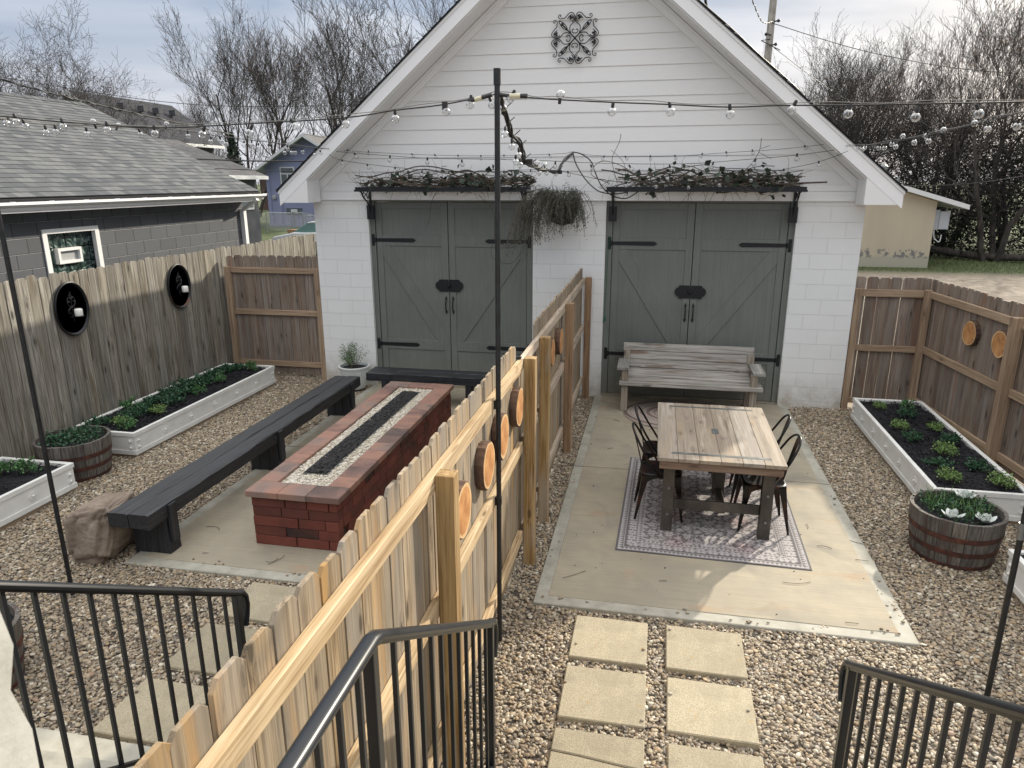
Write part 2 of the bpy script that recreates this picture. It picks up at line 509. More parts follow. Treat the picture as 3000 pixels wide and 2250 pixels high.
def _glass():
    t = NT('clear_bulb_glass', .03, (1,1,1))
    # thin blown glass: mostly see-through with a bright reflecting skin
    lw = t.n('ShaderNodeLayerWeight'); lw.inputs['Blend'].default_value = .62
    tr = t.n('ShaderNodeBsdfTransparent'); tr.inputs[0].default_value = (.93,.94,.95,1)
    gl = t.n('ShaderNodeBsdfGlossy'); gl.inputs['Roughness'].default_value = .10
    ms = t.n('ShaderNodeMixShader')
    t.L(t.math('MULTIPLY', lw.outputs['Facing'], 1.0), ms.inputs[0]); t.L(tr.outputs[0], ms.inputs[1]); t.L(gl.outputs[0], ms.inputs[2])
    t.L(ms.outputs[0], t.out.inputs[0])
    return t.m
M_GLASS = _glass()

def _concrete():
    t = NT('broomed_concrete', .85)
    v = t.coord()
    big = t.noise(v, .55, 4, .55)
    med = t.noise(v, 4.0, 5, .6)
    br = t.noise(t.map(v, (2.2, 85, 3)), 1.0, 3, .6)
    fine = t.noise(v, 260, 2, .6)
    col = t.ramp(big, [(.3, (.28,.245,.185)), (.5, (.385,.335,.245)), (.7, (.33,.295,.235))])
    col = t.mix(t.ramp(med, [(.4, 0.0), (.72, .6)]), col, (.26,.24,.195))
    col = t.mix(t.ramp(br, [(.40, .28), (.55, 0.0)]), col, (.21,.195,.16))
    rs = t.noise(t.map(v, (1.3, 3.5, 1), (1.7, .4, 0)), 1.0, 4, .6)
    col = t.mix(t.ramp(rs, [(.59, 0.0), (.74, .6)]), col, (.36,.21,.10))
    dk = t.noise(v, 1.6, 3, .5, 1.0)
    col = t.mix(t.ramp(dk, [(.57, 0.0), (.72, .5)]), col, (.19,.18,.155))
    t.color(col)
    h = t.math('ADD', t.math('MULTIPLY', br, .8), t.math('MULTIPLY', fine, .35))
    t.bump(h, .28, .004)
    return t.m
M_CONC = _concrete()
def _band():
    t = NT('smooth_troweled_concrete', .8)
    n_ = t.noise(t.coord(), 5, 5, .65); f = t.noise(t.coord(), 90, 2)
    t.color(t.ramp(n_, [(.3, (.25,.24,.20)), (.5, (.35,.335,.28)), (.7, (.42,.405,.35))]))
    t.bump(t.math('ADD', n_, t.math('MULTIPLY', f, .3)), .2, .004)
    return t.m
M_BAND = _band()
def _paver():
    t = NT('sand_coloured_concrete_paver', .9)
    v = t.coord()
    f = t.noise(v, 150, 3, .75); m_ = t.noise(v, 7, 4, .6); p = t.vor(v, 120)
    r_ = t.objrand()
    col = t.ramp(f, [(.3, (.23,.19,.125)), (.5, (.37,.32,.225)), (.72, (.50,.445,.335))])
    col = t.mix(t.ramp(m_, [(.4, 0.0), (.75, .6)]), col, (.25,.22,.155))
    col = t.mix(t.ramp(t.noise(v, 2.6, 4, .6, .6), [(.56, 0.0), (.68, .45)]), col, (.20,.18,.14))
    col = t.mix(t.ramp(t.noise(t.vadd(v, (4.0, 2.0, 0.0)), 9, 3, .6), [(.70, 0.0), (.76, .6)]), col, (.40,.25,.08))
    hsv = t.n('ShaderNodeHueSaturation'); t.L(t.math('ADD', t.math('MULTIPLY', r_, .24), .86), hsv.inputs['Value']); t.L(col, hsv.inputs['Color'])
    t.color(hsv.outputs[0]); t.bump(t.math('ADD', f, t.math('MULTIPLY', p, .6)), .5, .004)
    return t.m
M_PAVER = _paver()

def _pebble():
    t = NT('river_pebble', .6)
    r_ = t.objrand()
    col = t.ramp(r_, [(0.0, (.055,.048,.042)), (.14, (.12,.085,.05)), (.32, (.225,.165,.10)), (.50, (.31,.245,.16)), (.60, (.17,.15,.125)), (.70, (.37,.305,.21)), (.80, (.32,.21,.10)), (.89, (.44,.385,.29)), (.97, (.60,.56,.46)), (1.0, (.25,.14,.08))])
    n_ = t.noise(t.coord(), 60, 3, .6)
    col = t.mix(t.ramp(n_, [(.3, 0.0), (.7, .35)]), col, (.42,.37,.30))
    t.color(col)
    return t.m
M_PEB = _pebble()
M_PEB2 = NT('stray_river_pebble', .7)
M_PEB2.color(M_PEB2.ramp(M_PEB2.island(), [(0.0, (.10,.08,.06)), (.3, (.25,.19,.12)), (.6, (.36,.30,.22)), (.85, (.22,.20,.17)), (1.0, (.50,.46,.38))])); M_PEB2 = M_PEB2.m
def _gbase():
    t = NT('gravel_fines', .95)
    v = t.coord()
    c = t.vor(v, 45, out='Color'); d = t.vor(v, 45)
    s_ = t.sep(c)
    col = t.ramp(s_[0], [(0.0, (.06,.05,.04)), (.3, (.16,.12,.085)), (.6, (.27,.22,.165)), (1.0, (.42,.38,.31))])
    col = t.mix(t.ramp(d, [(.3, 0.0), (.6, .9)]), col, (.035,.028,.022))
    t.color(col); t.bump(t.math('SUBTRACT', 1.0, d), .9, .015)
    return t.m
M_GBASE = _gbase()

def _shingle(name, c1, c2, scale=1.0):
    t = NT(name, .95)
    v = t.coord('UV')
    br = t.n('ShaderNodeTexBrick'); t.L(v, br.inputs['Vector'])
    br.inputs['Scale'].default_value = 1; br.inputs['Brick Width'].default_value = .19; br.inputs['Row Height'].default_value = .1425
    br.inputs['Mortar Size'].default_value = .0025; br.inputs['Mortar Smooth'].default_value = .4; br.inputs['Bias'].default_value = 0.0
    br.offset = .37; br.offset_frequency = 2; br.squash = .72; br.squash_frequency = 3
    br.inputs['Color1'].default_value = (*c1, 1); br.inputs['Color2'].default_value = (*c2, 1)
    br.inputs['Mortar'].default_value = (*[c*.35 for c in c1], 1)
    big = t.noise(v, 1.3, 4, .6); fine = t.noise(v, 260, 2, .7)
    col = t.mix(t.ramp(big, [(.35, 0.0), (.7, .35)]), br.outputs['Color'], tuple(c*.75 for c in c1))
    col = t.mix(t.ramp(fine, [(.3, .35), (.7, 0.0)]), col, tuple(c*.4 for c in c1))
    t.color(col)
    t.bump(t.math('ADD', t.math('SUBTRACT', 1.0, br.outputs['Fac']), t.math('MULTIPLY', fine, .4)), .5, .006)
    return t.m
M_SHG = _shingle('grey_asphalt_shingle', (.060,.067,.076), (.165,.170,.170))
M_SHD = _shingle('charcoal_asphalt_shingle', (.028,.030,.038), (.048,.050,.060))
M_SHL = _shingle('weathered_asphalt_shingle', (.13,.125,.125), (.19,.185,.18))

def _mulch():
    t = NT('black_mulch', .9)
    v = t.coord()
    a = t.noise(t.map(v, (30, 70, 40)), 1.0, 4, .7, 1.5); d = t.vor(v, 55)
    t.color(t.ramp(a, [(.35, (.006,.006,.009)), (.6, (.018,.018,.024)), (.8, (.045,.04,.045))]))
    t.bump(t.math('ADD', a, d), 1.0, .02)
    return t.m
M_MULCH = _mulch()
def leafm(name, c1, c2, rough=.5):
    t = NT(name, rough)
    t.color(t.mix(t.island(), c1, c2))
    t.b.inputs['Subsurface Weight'].default_value = 0.0
    return t.m
M_LF_D = leafm('dark_green_leaf', (.012,.045,.022), (.04,.12,.05))
M_LF_L = leafm('yellow_green_leaf', (.07,.15,.03), (.22,.33,.10))
M_LF_V = leafm('ivy_leaf', (.010,.020,.013), (.04,.06,.04))
M_LF_G = leafm('grey_green_trailing_leaf', (.035,.045,.028), (.11,.12,.085))
M_LF_W = leafm('silver_white_leaf', (.45,.50,.47), (.72,.75,.72))
M_LF_B = leafm('dry_brown_leaf', (.13,.07,.035), (.28,.17,.09), .8)
M_FLW = leafm('tiny_white_flower', (.6,.6,.6), (.8,.8,.78))
def barkm(name, c1, c2):
    t = NT(name, .95)
    n_ = t.noise(t.map(t.coord(), (9, 9, 2.0)), 1.0, 4, .65)
    t.color(t.mix(t.ramp(n_, [(.35, 0.0), (.65, 1.0)]), c1, c2))
    return t.m
M_BARK = barkm('grey_brown_bark', (.022,.018,.016), (.068,.058,.050))
M_BARKR = barkm('dark_twig_bark', (.014,.011,.011), (.042,.034,.031))
M_VINE = barkm('brown_vine_stem', (.035,.028,.022), (.13,.105,.08))
M_POLEW = barkm('grey_utility_pole_wood', (.20,.185,.165), (.40,.37,.33))
# ------------------------------------------------------------------ ground
def grid_obj(name, cells, zf, mat, **kw):
    "cells: list of (x0,y0,x1,y1)"
    mb = MB()
    for (x0,y0,x1,y1) in cells:
        mb.quad((x0,y0,zf(x0,y0)), (x1,y0,zf(x1,y0)), (x1,y1,zf(x1,y1)), (x0,y1,zf(x0,y1)))
    return solid(name, mb, mat, **kw)

def _land():
    t = NT('yard_earth_and_turf', .95)
    v = t.coord()
    o = t.sep(v)
    a = t.noise(v, .5, 5, .65); b = t.noise(v, 3.5, 6, .7); c = t.noise(v, 45, 3, .7)
    grass = t.ramp(c, [(.3, (.030,.045,.014)), (.55, (.070,.095,.030)), (.75, (.14,.14,.065))])
    dirt = t.ramp(b, [(.3, (.16,.125,.09)), (.5, (.29,.245,.19)), (.7, (.40,.355,.29))])
    dirt = t.mix(t.ramp(c, [(.5, 0.0), (.72, .7)]), dirt, (.12,.085,.055))
    # the bare lane runs behind the right fence from y 1 to 17
    yy = t.math('ADD', o[1], t.math('MULTIPLY', t.math('SUBTRACT', b, .5), 3.0))
    m_ = t.ramp(t.math('MULTIPLY', yy, .02), [(.325, 0.0), (.36, 1.0)])
    west = t.ramp(t.math('ADD', t.math('MULTIPLY', o[0], .05), .5), [(.15, 1.0), (.2, 0.0)])
    f = t.math('MAXIMUM', m_, west)
    f = t.math('MAXIMUM', f, t.ramp(a, [(.6, 0.0), (.68, .6)]))
    t.color(t.mix(f, dirt, grass))
    t.bump(t.math('ADD', b, t.math('MULTIPLY', c, .5)), .7, .04)
    return t.m
M_LAND = _land()
mb = MB()
mb.quad((-400,-60,-.09), (400,-60,-.09), (400,700,-.09), (-400,700,-.09))
solid('ground', mb, M_LAND, label='bare earth and short grass behind the yards', kind='structure', origin=(0,0,-.09))

def gz(x, y):
    return -.032 + .010*math.sin(x*2.3+1.1)*math.cos(y*1.9) + .006*math.sin(x*6.1+y*4.7)
def grange(x0, y0, x1, y1, holes, step=.12):
    out = []
    nx = int(round((x1-x0)/step)); ny = int(round((y1-y0)/step))
    for i in range(nx):
        for j in range(ny):
            a = x0+(x1-x0)*i/nx; b = x0+(x1-x0)*(i+1)/nx; c = y0+(y1-y0)*j/ny; d = y0+(y1-y0)*(j+1)/ny
            if any(a > h[0] and b < h[2] and c > h[1] and d < h[3] for h in holes): continue
            out.append((a, c, b, d))
    return out
SLAB_R = (-.63, -5.46, 2.046, .0)
SLAB_L = (-4.06, -5.54, -1.0, .0)
PLANT = [(-6.45,-3.43,-5.60,-.30), (-6.45,-6.9,-5.60,-4.33), (2.80,-3.34,3.62,-.42), (2.96,-7.4,3.75,-4.47)]
PAV_R = [(-.29+.635*i, -6.05-.56*j+.0*i, .22+.635*i, -5.58-.56*j) for j in range(4) for i in range(2)]
PAV_L = [(-2.84,-6.08,-2.33,-5.63), (-2.87,-6.66,-2.36,-6.18), (-2.90,-7.25,-2.39,-6.78)]
ins = lambda r, k: (r[0]+k, r[1]+k, r[2]-k, r[3]-k)
holes = [ins(SLAB_R,.03), ins(SLAB_L,.03)] + [ins(p,.03) for p in PLANT] + [ins(p,.02) for p in PAV_R+PAV_L]
gl_cells = grange(-6.55, -9.3, -.88, .75, holes+[(-3.3,-9.4,-1.75,-7.45), (-4.87,0,-.9,1.0)])
gr_cells = grange(-.87, -9.3, 3.84, .14, holes+[(-.6,-9.4,1.1,-7.5), (-.9,-.0,2.7,1.0)])
gv = grid_obj('gravel_bed', gl_cells+gr_cells, gz, M_GBASE, label='fine gravel under the river pebbles', kind='structure', origin=(0,0,0))

# pebbles strewn over it: uncountable, one object with geometry nodes
pe = grid_obj('gravel', gl_cells+gr_cells, lambda x, y: gz(x, y)-.002, M_PEB, label='loose tan and grey river pebbles covering both yards', cat='gravel', kind='stuff', origin=(0,0,0))
def pebble_nodes():
    ng = bpy.data.node_groups.new('pebbles', 'GeometryNodeTree')
    ng.interface.new_socket('Geometry', in_out='INPUT', socket_type='NodeSocketGeometry')
    ng.interface.new_socket('Geometry', in_out='OUTPUT', socket_type='NodeSocketGeometry')
    N = ng.nodes; L = ng.links
    gi = N.new('NodeGroupInput'); go = N.new('NodeGroupOutput')
    jn = N.new('GeometryNodeJoinGeometry')
    def layer(dens, lo, hi, sub, seed, dz):
        dp = N.new('GeometryNodeDistributePointsOnFaces'); dp.inputs['Density'].default_value = dens; dp.inputs['Seed'].default_value = seed
        L.new(gi.outputs[0], dp.inputs['Mesh'])
        ic = N.new('GeometryNodeMeshIcoSphere'); ic.inputs['Radius'].default_value = 1; ic.inputs['Subdivisions'].default_value = sub
        ss = N.new('GeometryNodeSetShadeSmooth'); L.new(ic.outputs[0], ss.inputs[0])
        sm = N.new('GeometryNodeSetMaterial'); sm.inputs['Material'].default_value = M_PEB; L.new(ss.outputs[0], sm.inputs[0])
        ip = N.new('GeometryNodeInstanceOnPoints'); L.new(dp.outputs['Points'], ip.inputs['Points']); L.new(sm.outputs[0], ip.inputs['Instance'])
        rr = N.new('FunctionNodeRandomValue'); rr.data_type = 'FLOAT_VECTOR'
        rr.inputs[0].default_value = (-.35,-.35,0); rr.inputs[1].default_value = (.35,.35,6.283); rr.inputs['Seed'].default_value = seed+1
        L.new(rr.outputs[0], ip.inputs['Rotation'])
        rs = N.new('FunctionNodeRandomValue'); rs.data_type = 'FLOAT_VECTOR'
        rs.inputs[0].default_value = (lo, lo*.75, lo*.5); rs.inputs[1].default_value = (hi*1.15, hi*.85, hi*.62); rs.inputs['Seed'].default_value = seed+2
        L.new(rs.outputs[0], ip.inputs['Scale'])
        tr = N.new('GeometryNodeTranslateInstances'); L.new(ip.outputs[0], tr.inputs[0])
        rz = N.new('FunctionNodeRandomValue'); rz.data_type = 'FLOAT_VECTOR'
        rz.inputs[0].default_value = (0,0,-.002); rz.inputs[1].default_value = (0,0,dz); rz.inputs['Seed'].default_value = seed+3
        L.new(rz.outputs[0], tr.inputs['Translation']); tr.inputs['Local Space'].default_value = False
        L.new(tr.outputs[0], jn.inputs[0])
    layer(2900, .007, .0155, 2, 3, .012)
    layer(420, .013, .022, 2, 13, .014)
    L.new(jn.outputs[0], go.inputs[0])
    return ng
pm = pe.modifiers.new('pebbles', 'NODES'); pm.node_group = pebble_nodes()
# a few stones kicked on to the concrete and the pavers
sp_ = MB(); rnd = random.Random(77)
def stone(x, y, z_):
    a = rnd.uniform(0, 6.3); s_ = rnd.uniform(.006,.012); sp_.ball((x, y, z_+s_*.5), s_, 7, 5, (rnd.uniform(1,1.5), rnd.uniform(.8,1.2), .62))
for cx_s, cy_s, n_s in ((-.45,-5.40,5),(.35,-5.42,4),(.95,-5.43,6),(1.9,-5.38,7),(2.0,-4.9,4),(-.57,-4.6,3),(-.55,-3.2,3),(2.0,-3.1,3),(-3.3,-5.46,6),(-2.7,-5.48,3)):
    for _ in range(n_s): stone(cx_s+rnd.gauss(0, .09 if abs(cy_s) > 5.3 else .02), cy_s+abs(rnd.gauss(0, .03)) if abs(cy_s) > 5.3 else cy_s+rnd.gauss(0,.12), .0)
for p in PAV_R[:8]+PAV_L:
    for _ in range(2): stone(rnd.choice([p[0]+.02, p[2]-.02])+rnd.gauss(0,.02), rnd.uniform(p[1], p[3]), .008)
solid('stray_pebbles', sp_, M_PEB2, 'stray pebbles kicked on to the concrete edges and paving slabs', 'pebbles', kind='stuff', smooth='all', origin=(0,0,0))

# ------------------------------------------------------------------ concrete patios
M_DIRTJ = plain('joint_dirt', (.075,.065,.05), .95)
def patio(rect, label, joints, bandsides):
    x0,y0,x1,y1 = rect
    mb = MB(); b = .105
    ys = [y0]+joints+[y1]
    # field panels with tooled joints, smooth troweled band round the edge
    mb.box(x0, y0, -.12, x1, y1, -.004)
    base = solid('patio', mb, M_BAND, label=label, kind='structure', bevel=.006)
    fm = MB()
    for a, c in zip(ys[:-1], ys[1:]):
        fm.box(x0+(b if 'l' in bandsides else .02), a+(b if a == y0 else .006), -.01, x1-(b if 'r' in bandsides else .02), c-(.02 if c == y1 else .006), .0)
    for j_ in joints: solid('patio_joint', MB().box(x0+.01, j_-.0055, -.02, x1-.01, j_+.0055, -.0025), M_DIRTJ, label='dirt filled joint across the '+label, kind='structure')
    solid('patio_surface', fm, M_CONC, label='broom finished '+label, kind='structure', bevel=.002)
patio(SLAB_R, 'concrete patio under the dining table', [-2.76], 'lr')
patio(SLAB_L, 'concrete patio under the fire pit', [-2.8], 'l')

# apron of concrete inside the doorways
# ------------------------------------------------------------------ pavers
pos_r = ['nearest the patio', 'in the second row from the patio', 'in the third row from the patio', 'in the row by the steps']
for k, (x0,y0,x1,y1) in enumerate(PAV_R):
    if k >= 8: break
    mb = MB(); j = k//2
    if k == 4:     # this one is cracked across
        mb.prism([(x0,-6.872),(x0+.17,-6.885),(x0+.33,-6.905),(x1,-6.925),(x1,y1),(x0,y1)], (0,0,-.055), (1,0,0), (0,1,0), (0,0,1), .063)
        mb.prism([(x0,y0),(x1,y0),(x1,-6.931),(x0+.33,-6.911),(x0+.17,-6.891),(x0,-6.878)], (0,0,-.055), (1,0,0), (0,1,0), (0,0,1), .061)
    else: mb.box(x0, y0, -.055, x1, y1, .008)
    o = solid('paving_slab', mb, M_PAVER, label='sand coloured square paving slab %s, %s of its pair, dining yard' % (pos_r[j], 'left' if k % 2 == 0 else 'right'),
          cat='paving slab', group='square paving slabs in the dining yard gravel', bevel=.006)
    o.rotation_euler.z = R(rng.uniform(-1.0, 1.0))
for k, (x0,y0,x1,y1) in enumerate(PAV_L):
    mb = MB(); mb.box(x0, y0, -.055, x1, y1, .008)
    o = solid('paving_slab', mb, M_PAVER, label='sand coloured square paving slab in the fire pit yard, %s' % ['nearest the patio', 'middle of its row', 'nearest the steps'][k],
          cat='paving slab', group='square paving slabs in the fire pit yard', bevel=.006)
    o.rotation_euler.z = R(rng.uniform(-1.0, 1.0))


# ------------------------------------------------------------------ steps
def steps(x0, x1, label):
    mb = MB()
    for k in range(6):
        yf = -7.41-.285*k
        yb = -7.41-.285*(k+1) if k < 5 else -9.60
        mb.box(x0, yb, -.05, x1, yf, .155+.175*k)
    solid('concrete_steps', mb, M_BAND, label=label, cat='steps', bevel=.012)
steps(-3.42, -1.72, 'pale concrete steps leading down into the fire pit yard')
steps(-.62, 1.14, 'pale concrete steps leading down into the dining yard')

# ------------------------------------------------------------------ twigs and dead leaves on the concrete
tw = MB()
def twig(x, y, L_, a, z=.004, bend=.3, r=.0022):
    pts = []
    for i in range(7):
        t_ = i/6
        pts.append((x+L_*t_*math.cos(a+bend*t_), y+L_*t_*math.sin(a+bend*t_), z+.004*math.sin(t_*3)))
    tw.tube(pts, r, 4)
for (x,y,L_,a,b) in [(1.25,-4.83,.22,-.3,.5),(1.60,-5.30,.09,-.2,.2),
                   (-.45,-5.1,.22,.5,.2),(-.2,-1.2,.12,2,.4),(-.1,-.9,.08,.6,.4),(1.75,-4.2,.12,2.4,.5),(1.9,-4.35,.1,-.4,.3),(1.62,-3.85,.09,1.2,.4),
                   (-2.9,-5.32,.16,-.5,1.4),(-2.86,-5.36,.12,.6,.8),(-3.6,-4.9,.16,2.0,.9),(-3.5,-5.3,.05,.3,0),(.3,-5.0,.06,.2,0),(-.3,-2.2,.08,.4,.2)]:
    twig(x, y, L_, a, .006, b)
for k in range(46):
    tw.ball((rng.uniform(-.6,2.0), rng.uniform(-5.4,-.4), .003), rng.uniform(.003,.008), 6, 4, (1.3,1,.6))
for k in range(16):
    tw.ball((rng.uniform(-4.0,-2.4), rng.uniform(-5.4,-.4), .003), rng.uniform(.003,.008), 6, 4, (1.3,1,.6))
for k in range(260):
    x = rng.choice([rng.uniform(-5.5,-2.9), rng.uniform(-.6,3.6), rng.uniform(2.1,2.9)]); y = rng.uniform(-8,-.2)
    if -5.6 < y < 0 and (-.63 < x < 2.05 or -4.06 < x < -1): continue
    twig(x, y, rng.uniform(.05,.22), rng.uniform(0,6.3), -.004, rng.uniform(-1,1), .002)
solid('fallen_twigs', tw, M_VINE, label='thin dry twigs and crumbs scattered on the concrete and pebbles', cat='twigs', kind='stuff', origin=(0,0,0))
# ------------------------------------------------------------------ garage
XA, XB, XC, XD, XE, XF = -4.870, -4.0235, -1.5706, -.5525, 1.927, 2.752
RX, RZ, SLP, ZS = -1.06, 6.40, .845, 2.776
ED = 7.2
gar = thing('garage', 'white painted block garage with lap sided gable and two pairs of grey green doors', 'garage', (RX, 0, 0))
w = MB()
for a, b in ((XA,XB),(XC,XD),(XE,XF)): w.box(a, 0, -.1, b, .2, ZS)
w.box(XA, .2, -.1, XA+.2, ED, ZS); w.box(XF-.2, .2, -.1, XF, ED, ZS); w.box(XA+.2, ED-.2, -.1, XF-.2, ED, ZS)
wall = part('wall', w, M_CMUW, gar)
part('floor', MB().box(XA+.2, .2, -.05, XF-.2, ED-.2, -.001), M_BAND, gar)
# gable: backing + lap boards
gb = MB()
hz_ = lambda x: RZ-.20-SLP*abs(x-RX)
gb.prism([(XA, ZS), (XF, ZS), (XF, hz_(XF)), (RX, RZ-.20), (XA, hz_(XA))], (0,.02,0), (1,0,0), (0,0,1), (0,1,0), .12)
# header over the doors
part('gable_backing', gb, M_WHITE, gar)
sid = MB()
z = 2.979; k = 0
while z < RZ-.45:
    h = .1865
    z1 = z+h+.010
    # trapezoid clipped under the rake
    def xl(zz): return RX-(RZ-.385-zz)/SLP
    a0 = xl(z); a1 = xl(z1)
    if a1 > RX-.02: a1 = RX-.02
    b0 = 2*RX-a0; b1 = 2*RX-a1
    yb, yt = -.009, .003
    vs = [(a0,yb,z),(b0,yb,z),(b1,yt,z1),(a1,yt,z1),(a0,.02,z),(b0,.02,z),(b1,.02,z1),(a1,.02,z1)]
    sid.add(vs, [(0,1,2,3),(4,7,6,5),(0,4,5,1),(3,2,6,7),(0,3,7,4),(1,5,6,2)])
    z += h; k += 1
siding = part('siding', sid, M_SIDE, gar)
fr = MB()
fr.box(XA, -.022, ZS, XF, .018, ZS+.118); fr.box(XA, -.030, ZS-.002, XF, -.0215, ZS+.012)
fr.box(XA, -.014, ZS+.122, XF, .018, 2.977)
part('band_board', fr, M_TRIM, gar)
# rake trim on the wall, soffit, fascia and roof, left and right
def rake(sgn):
    X = lambda d: RX+sgn*d             # d outward from ridge
    ax = Vector((sgn, 0, -SLP)).normalized(); nrm = Vector((sgn*SLP, 0, 1)).normalized()
    D0 = 4.115
    def pt(d, drop, y): return Vector((X(d), y, RZ-SLP*d-drop))
    tr_ = MB()
    def strip(mb, d0, d1, dr0, dr1, y0, y1):
        vs = [pt(d0,dr0,y0), pt(d1,dr0,y0), pt(d1,dr1,y0), pt(d0,dr1,y0), pt(d0,dr0,y1), pt(d1,dr0,y1), pt(d1,dr1,y1), pt(d0,dr1,y1)]
        fs = [(0,1,2,3),(7,6,5,4),(0,4,5,1),(1,5,6,2),(2,6,7,3),(3,7,4,0)]
        if sgn > 0: fs = [f[::-1] for f in fs]
        mb.add(vs, fs)
    strip(tr_, .0, 3.81, .265, .392, -.030, .019)
    strip(tr_, .0, 3.86, .262, .300, -.050, -.0305)
    part('rake_trim', tr_, M_TRIM, gar)
    so_ = MB()
    # soffit boards running up the slope: narrow v-grooved boards
    ys = np.linspace(-.425, -.052, 6)
    for a, b in zip(ys[:-1], ys[1:]): strip(so_, .0, 3.95, .236, .256, a+.002, b-.002)
    strip(so_, .0, 3.95, .228, .236, -.43, 0.0)
    part('soffit', so_, M_TRIM, gar)
    fa = MB()
    strip(fa, .0, 4.10, .022, .235, -.458, -.432)
    strip(fa, .0, 4.11, .012, .062, -.470, -.4585)
    part('fascia', fa, M_TRIM, gar)
    # boxed eave return
    bx = MB()
    e0, e1 = 3.665, 4.045
    O = (0, -.452, 0)
    zb = 2.744
    poly = [(X(e0+.0), zb), (X(D0-.02), zb), (X(D0-.02), RZ-SLP*(D0-.02)-.03), (X(e0+.13), RZ-SLP*(e0+.13)-.2), (X(e0), RZ-SLP*e0-.24)]
    if sgn < 0: poly = poly[::-1]
    bx.prism(poly, (0,-.455,0), (1,0,0), (0,0,1), (0,1,0), .40)
    # eave box along the side wall
    poly2 = [(X(3.812), zb), (X(D0-.03), zb), (X(D0-.03), RZ-SLP*(D0-.03)-.03), (X(3.812), RZ-SLP*3.812-.03)]
    if sgn < 0: poly2 = poly2[::-1]
    bx.prism(poly2, (0,-.05,0), (1,0,0), (0,0,1), (0,1,0), ED+.05)
    part('eave_box', bx, M_SIDE, gar)
    ro = MB()
    n_ = int(D0*math.hypot(1,SLP)/.1425)
    Ls = D0*math.hypot(1,SLP)
    for i in range(n_+1):
        s0 = i*.1425; s1 = min(Ls+.02, s0+.17)
        d0 = s0/math.hypot(1,SLP); d1 = s1/math.hypot(1,SLP)
        A = pt(d0,.004,-.49)+nrm*.002; B = pt(d1,.004,-.49)+nrm*.011
        A2 = A.copy(); A2.y = ED+.3; B2 = B.copy(); B2.y = ED+.3
        uv = [(0, -s0), (0, -s1), (8, -s1), (8, -s0)]
        if sgn > 0: ro.quad(A, B, B2, A2, uv)
        else: ro.quad(A2, B2, B, A, uv[::-1])
    deck = MB()
    strip(deck, 0, D0+.012, -.0005, .022, -.486, ED+.29)
    rf = part('roof', deck, M_SHD, gar)
    part('shingles', ro, M_SHD, rf)
rake(-1); rake(1)
part('back_gable', MB().prism([(XA, ZS), (XF, ZS), (RX, RZ-.25)], (0,ED-.1,0), (1,0,0), (0,0,1), (0,1,0), .08), M_WHITE, gar)

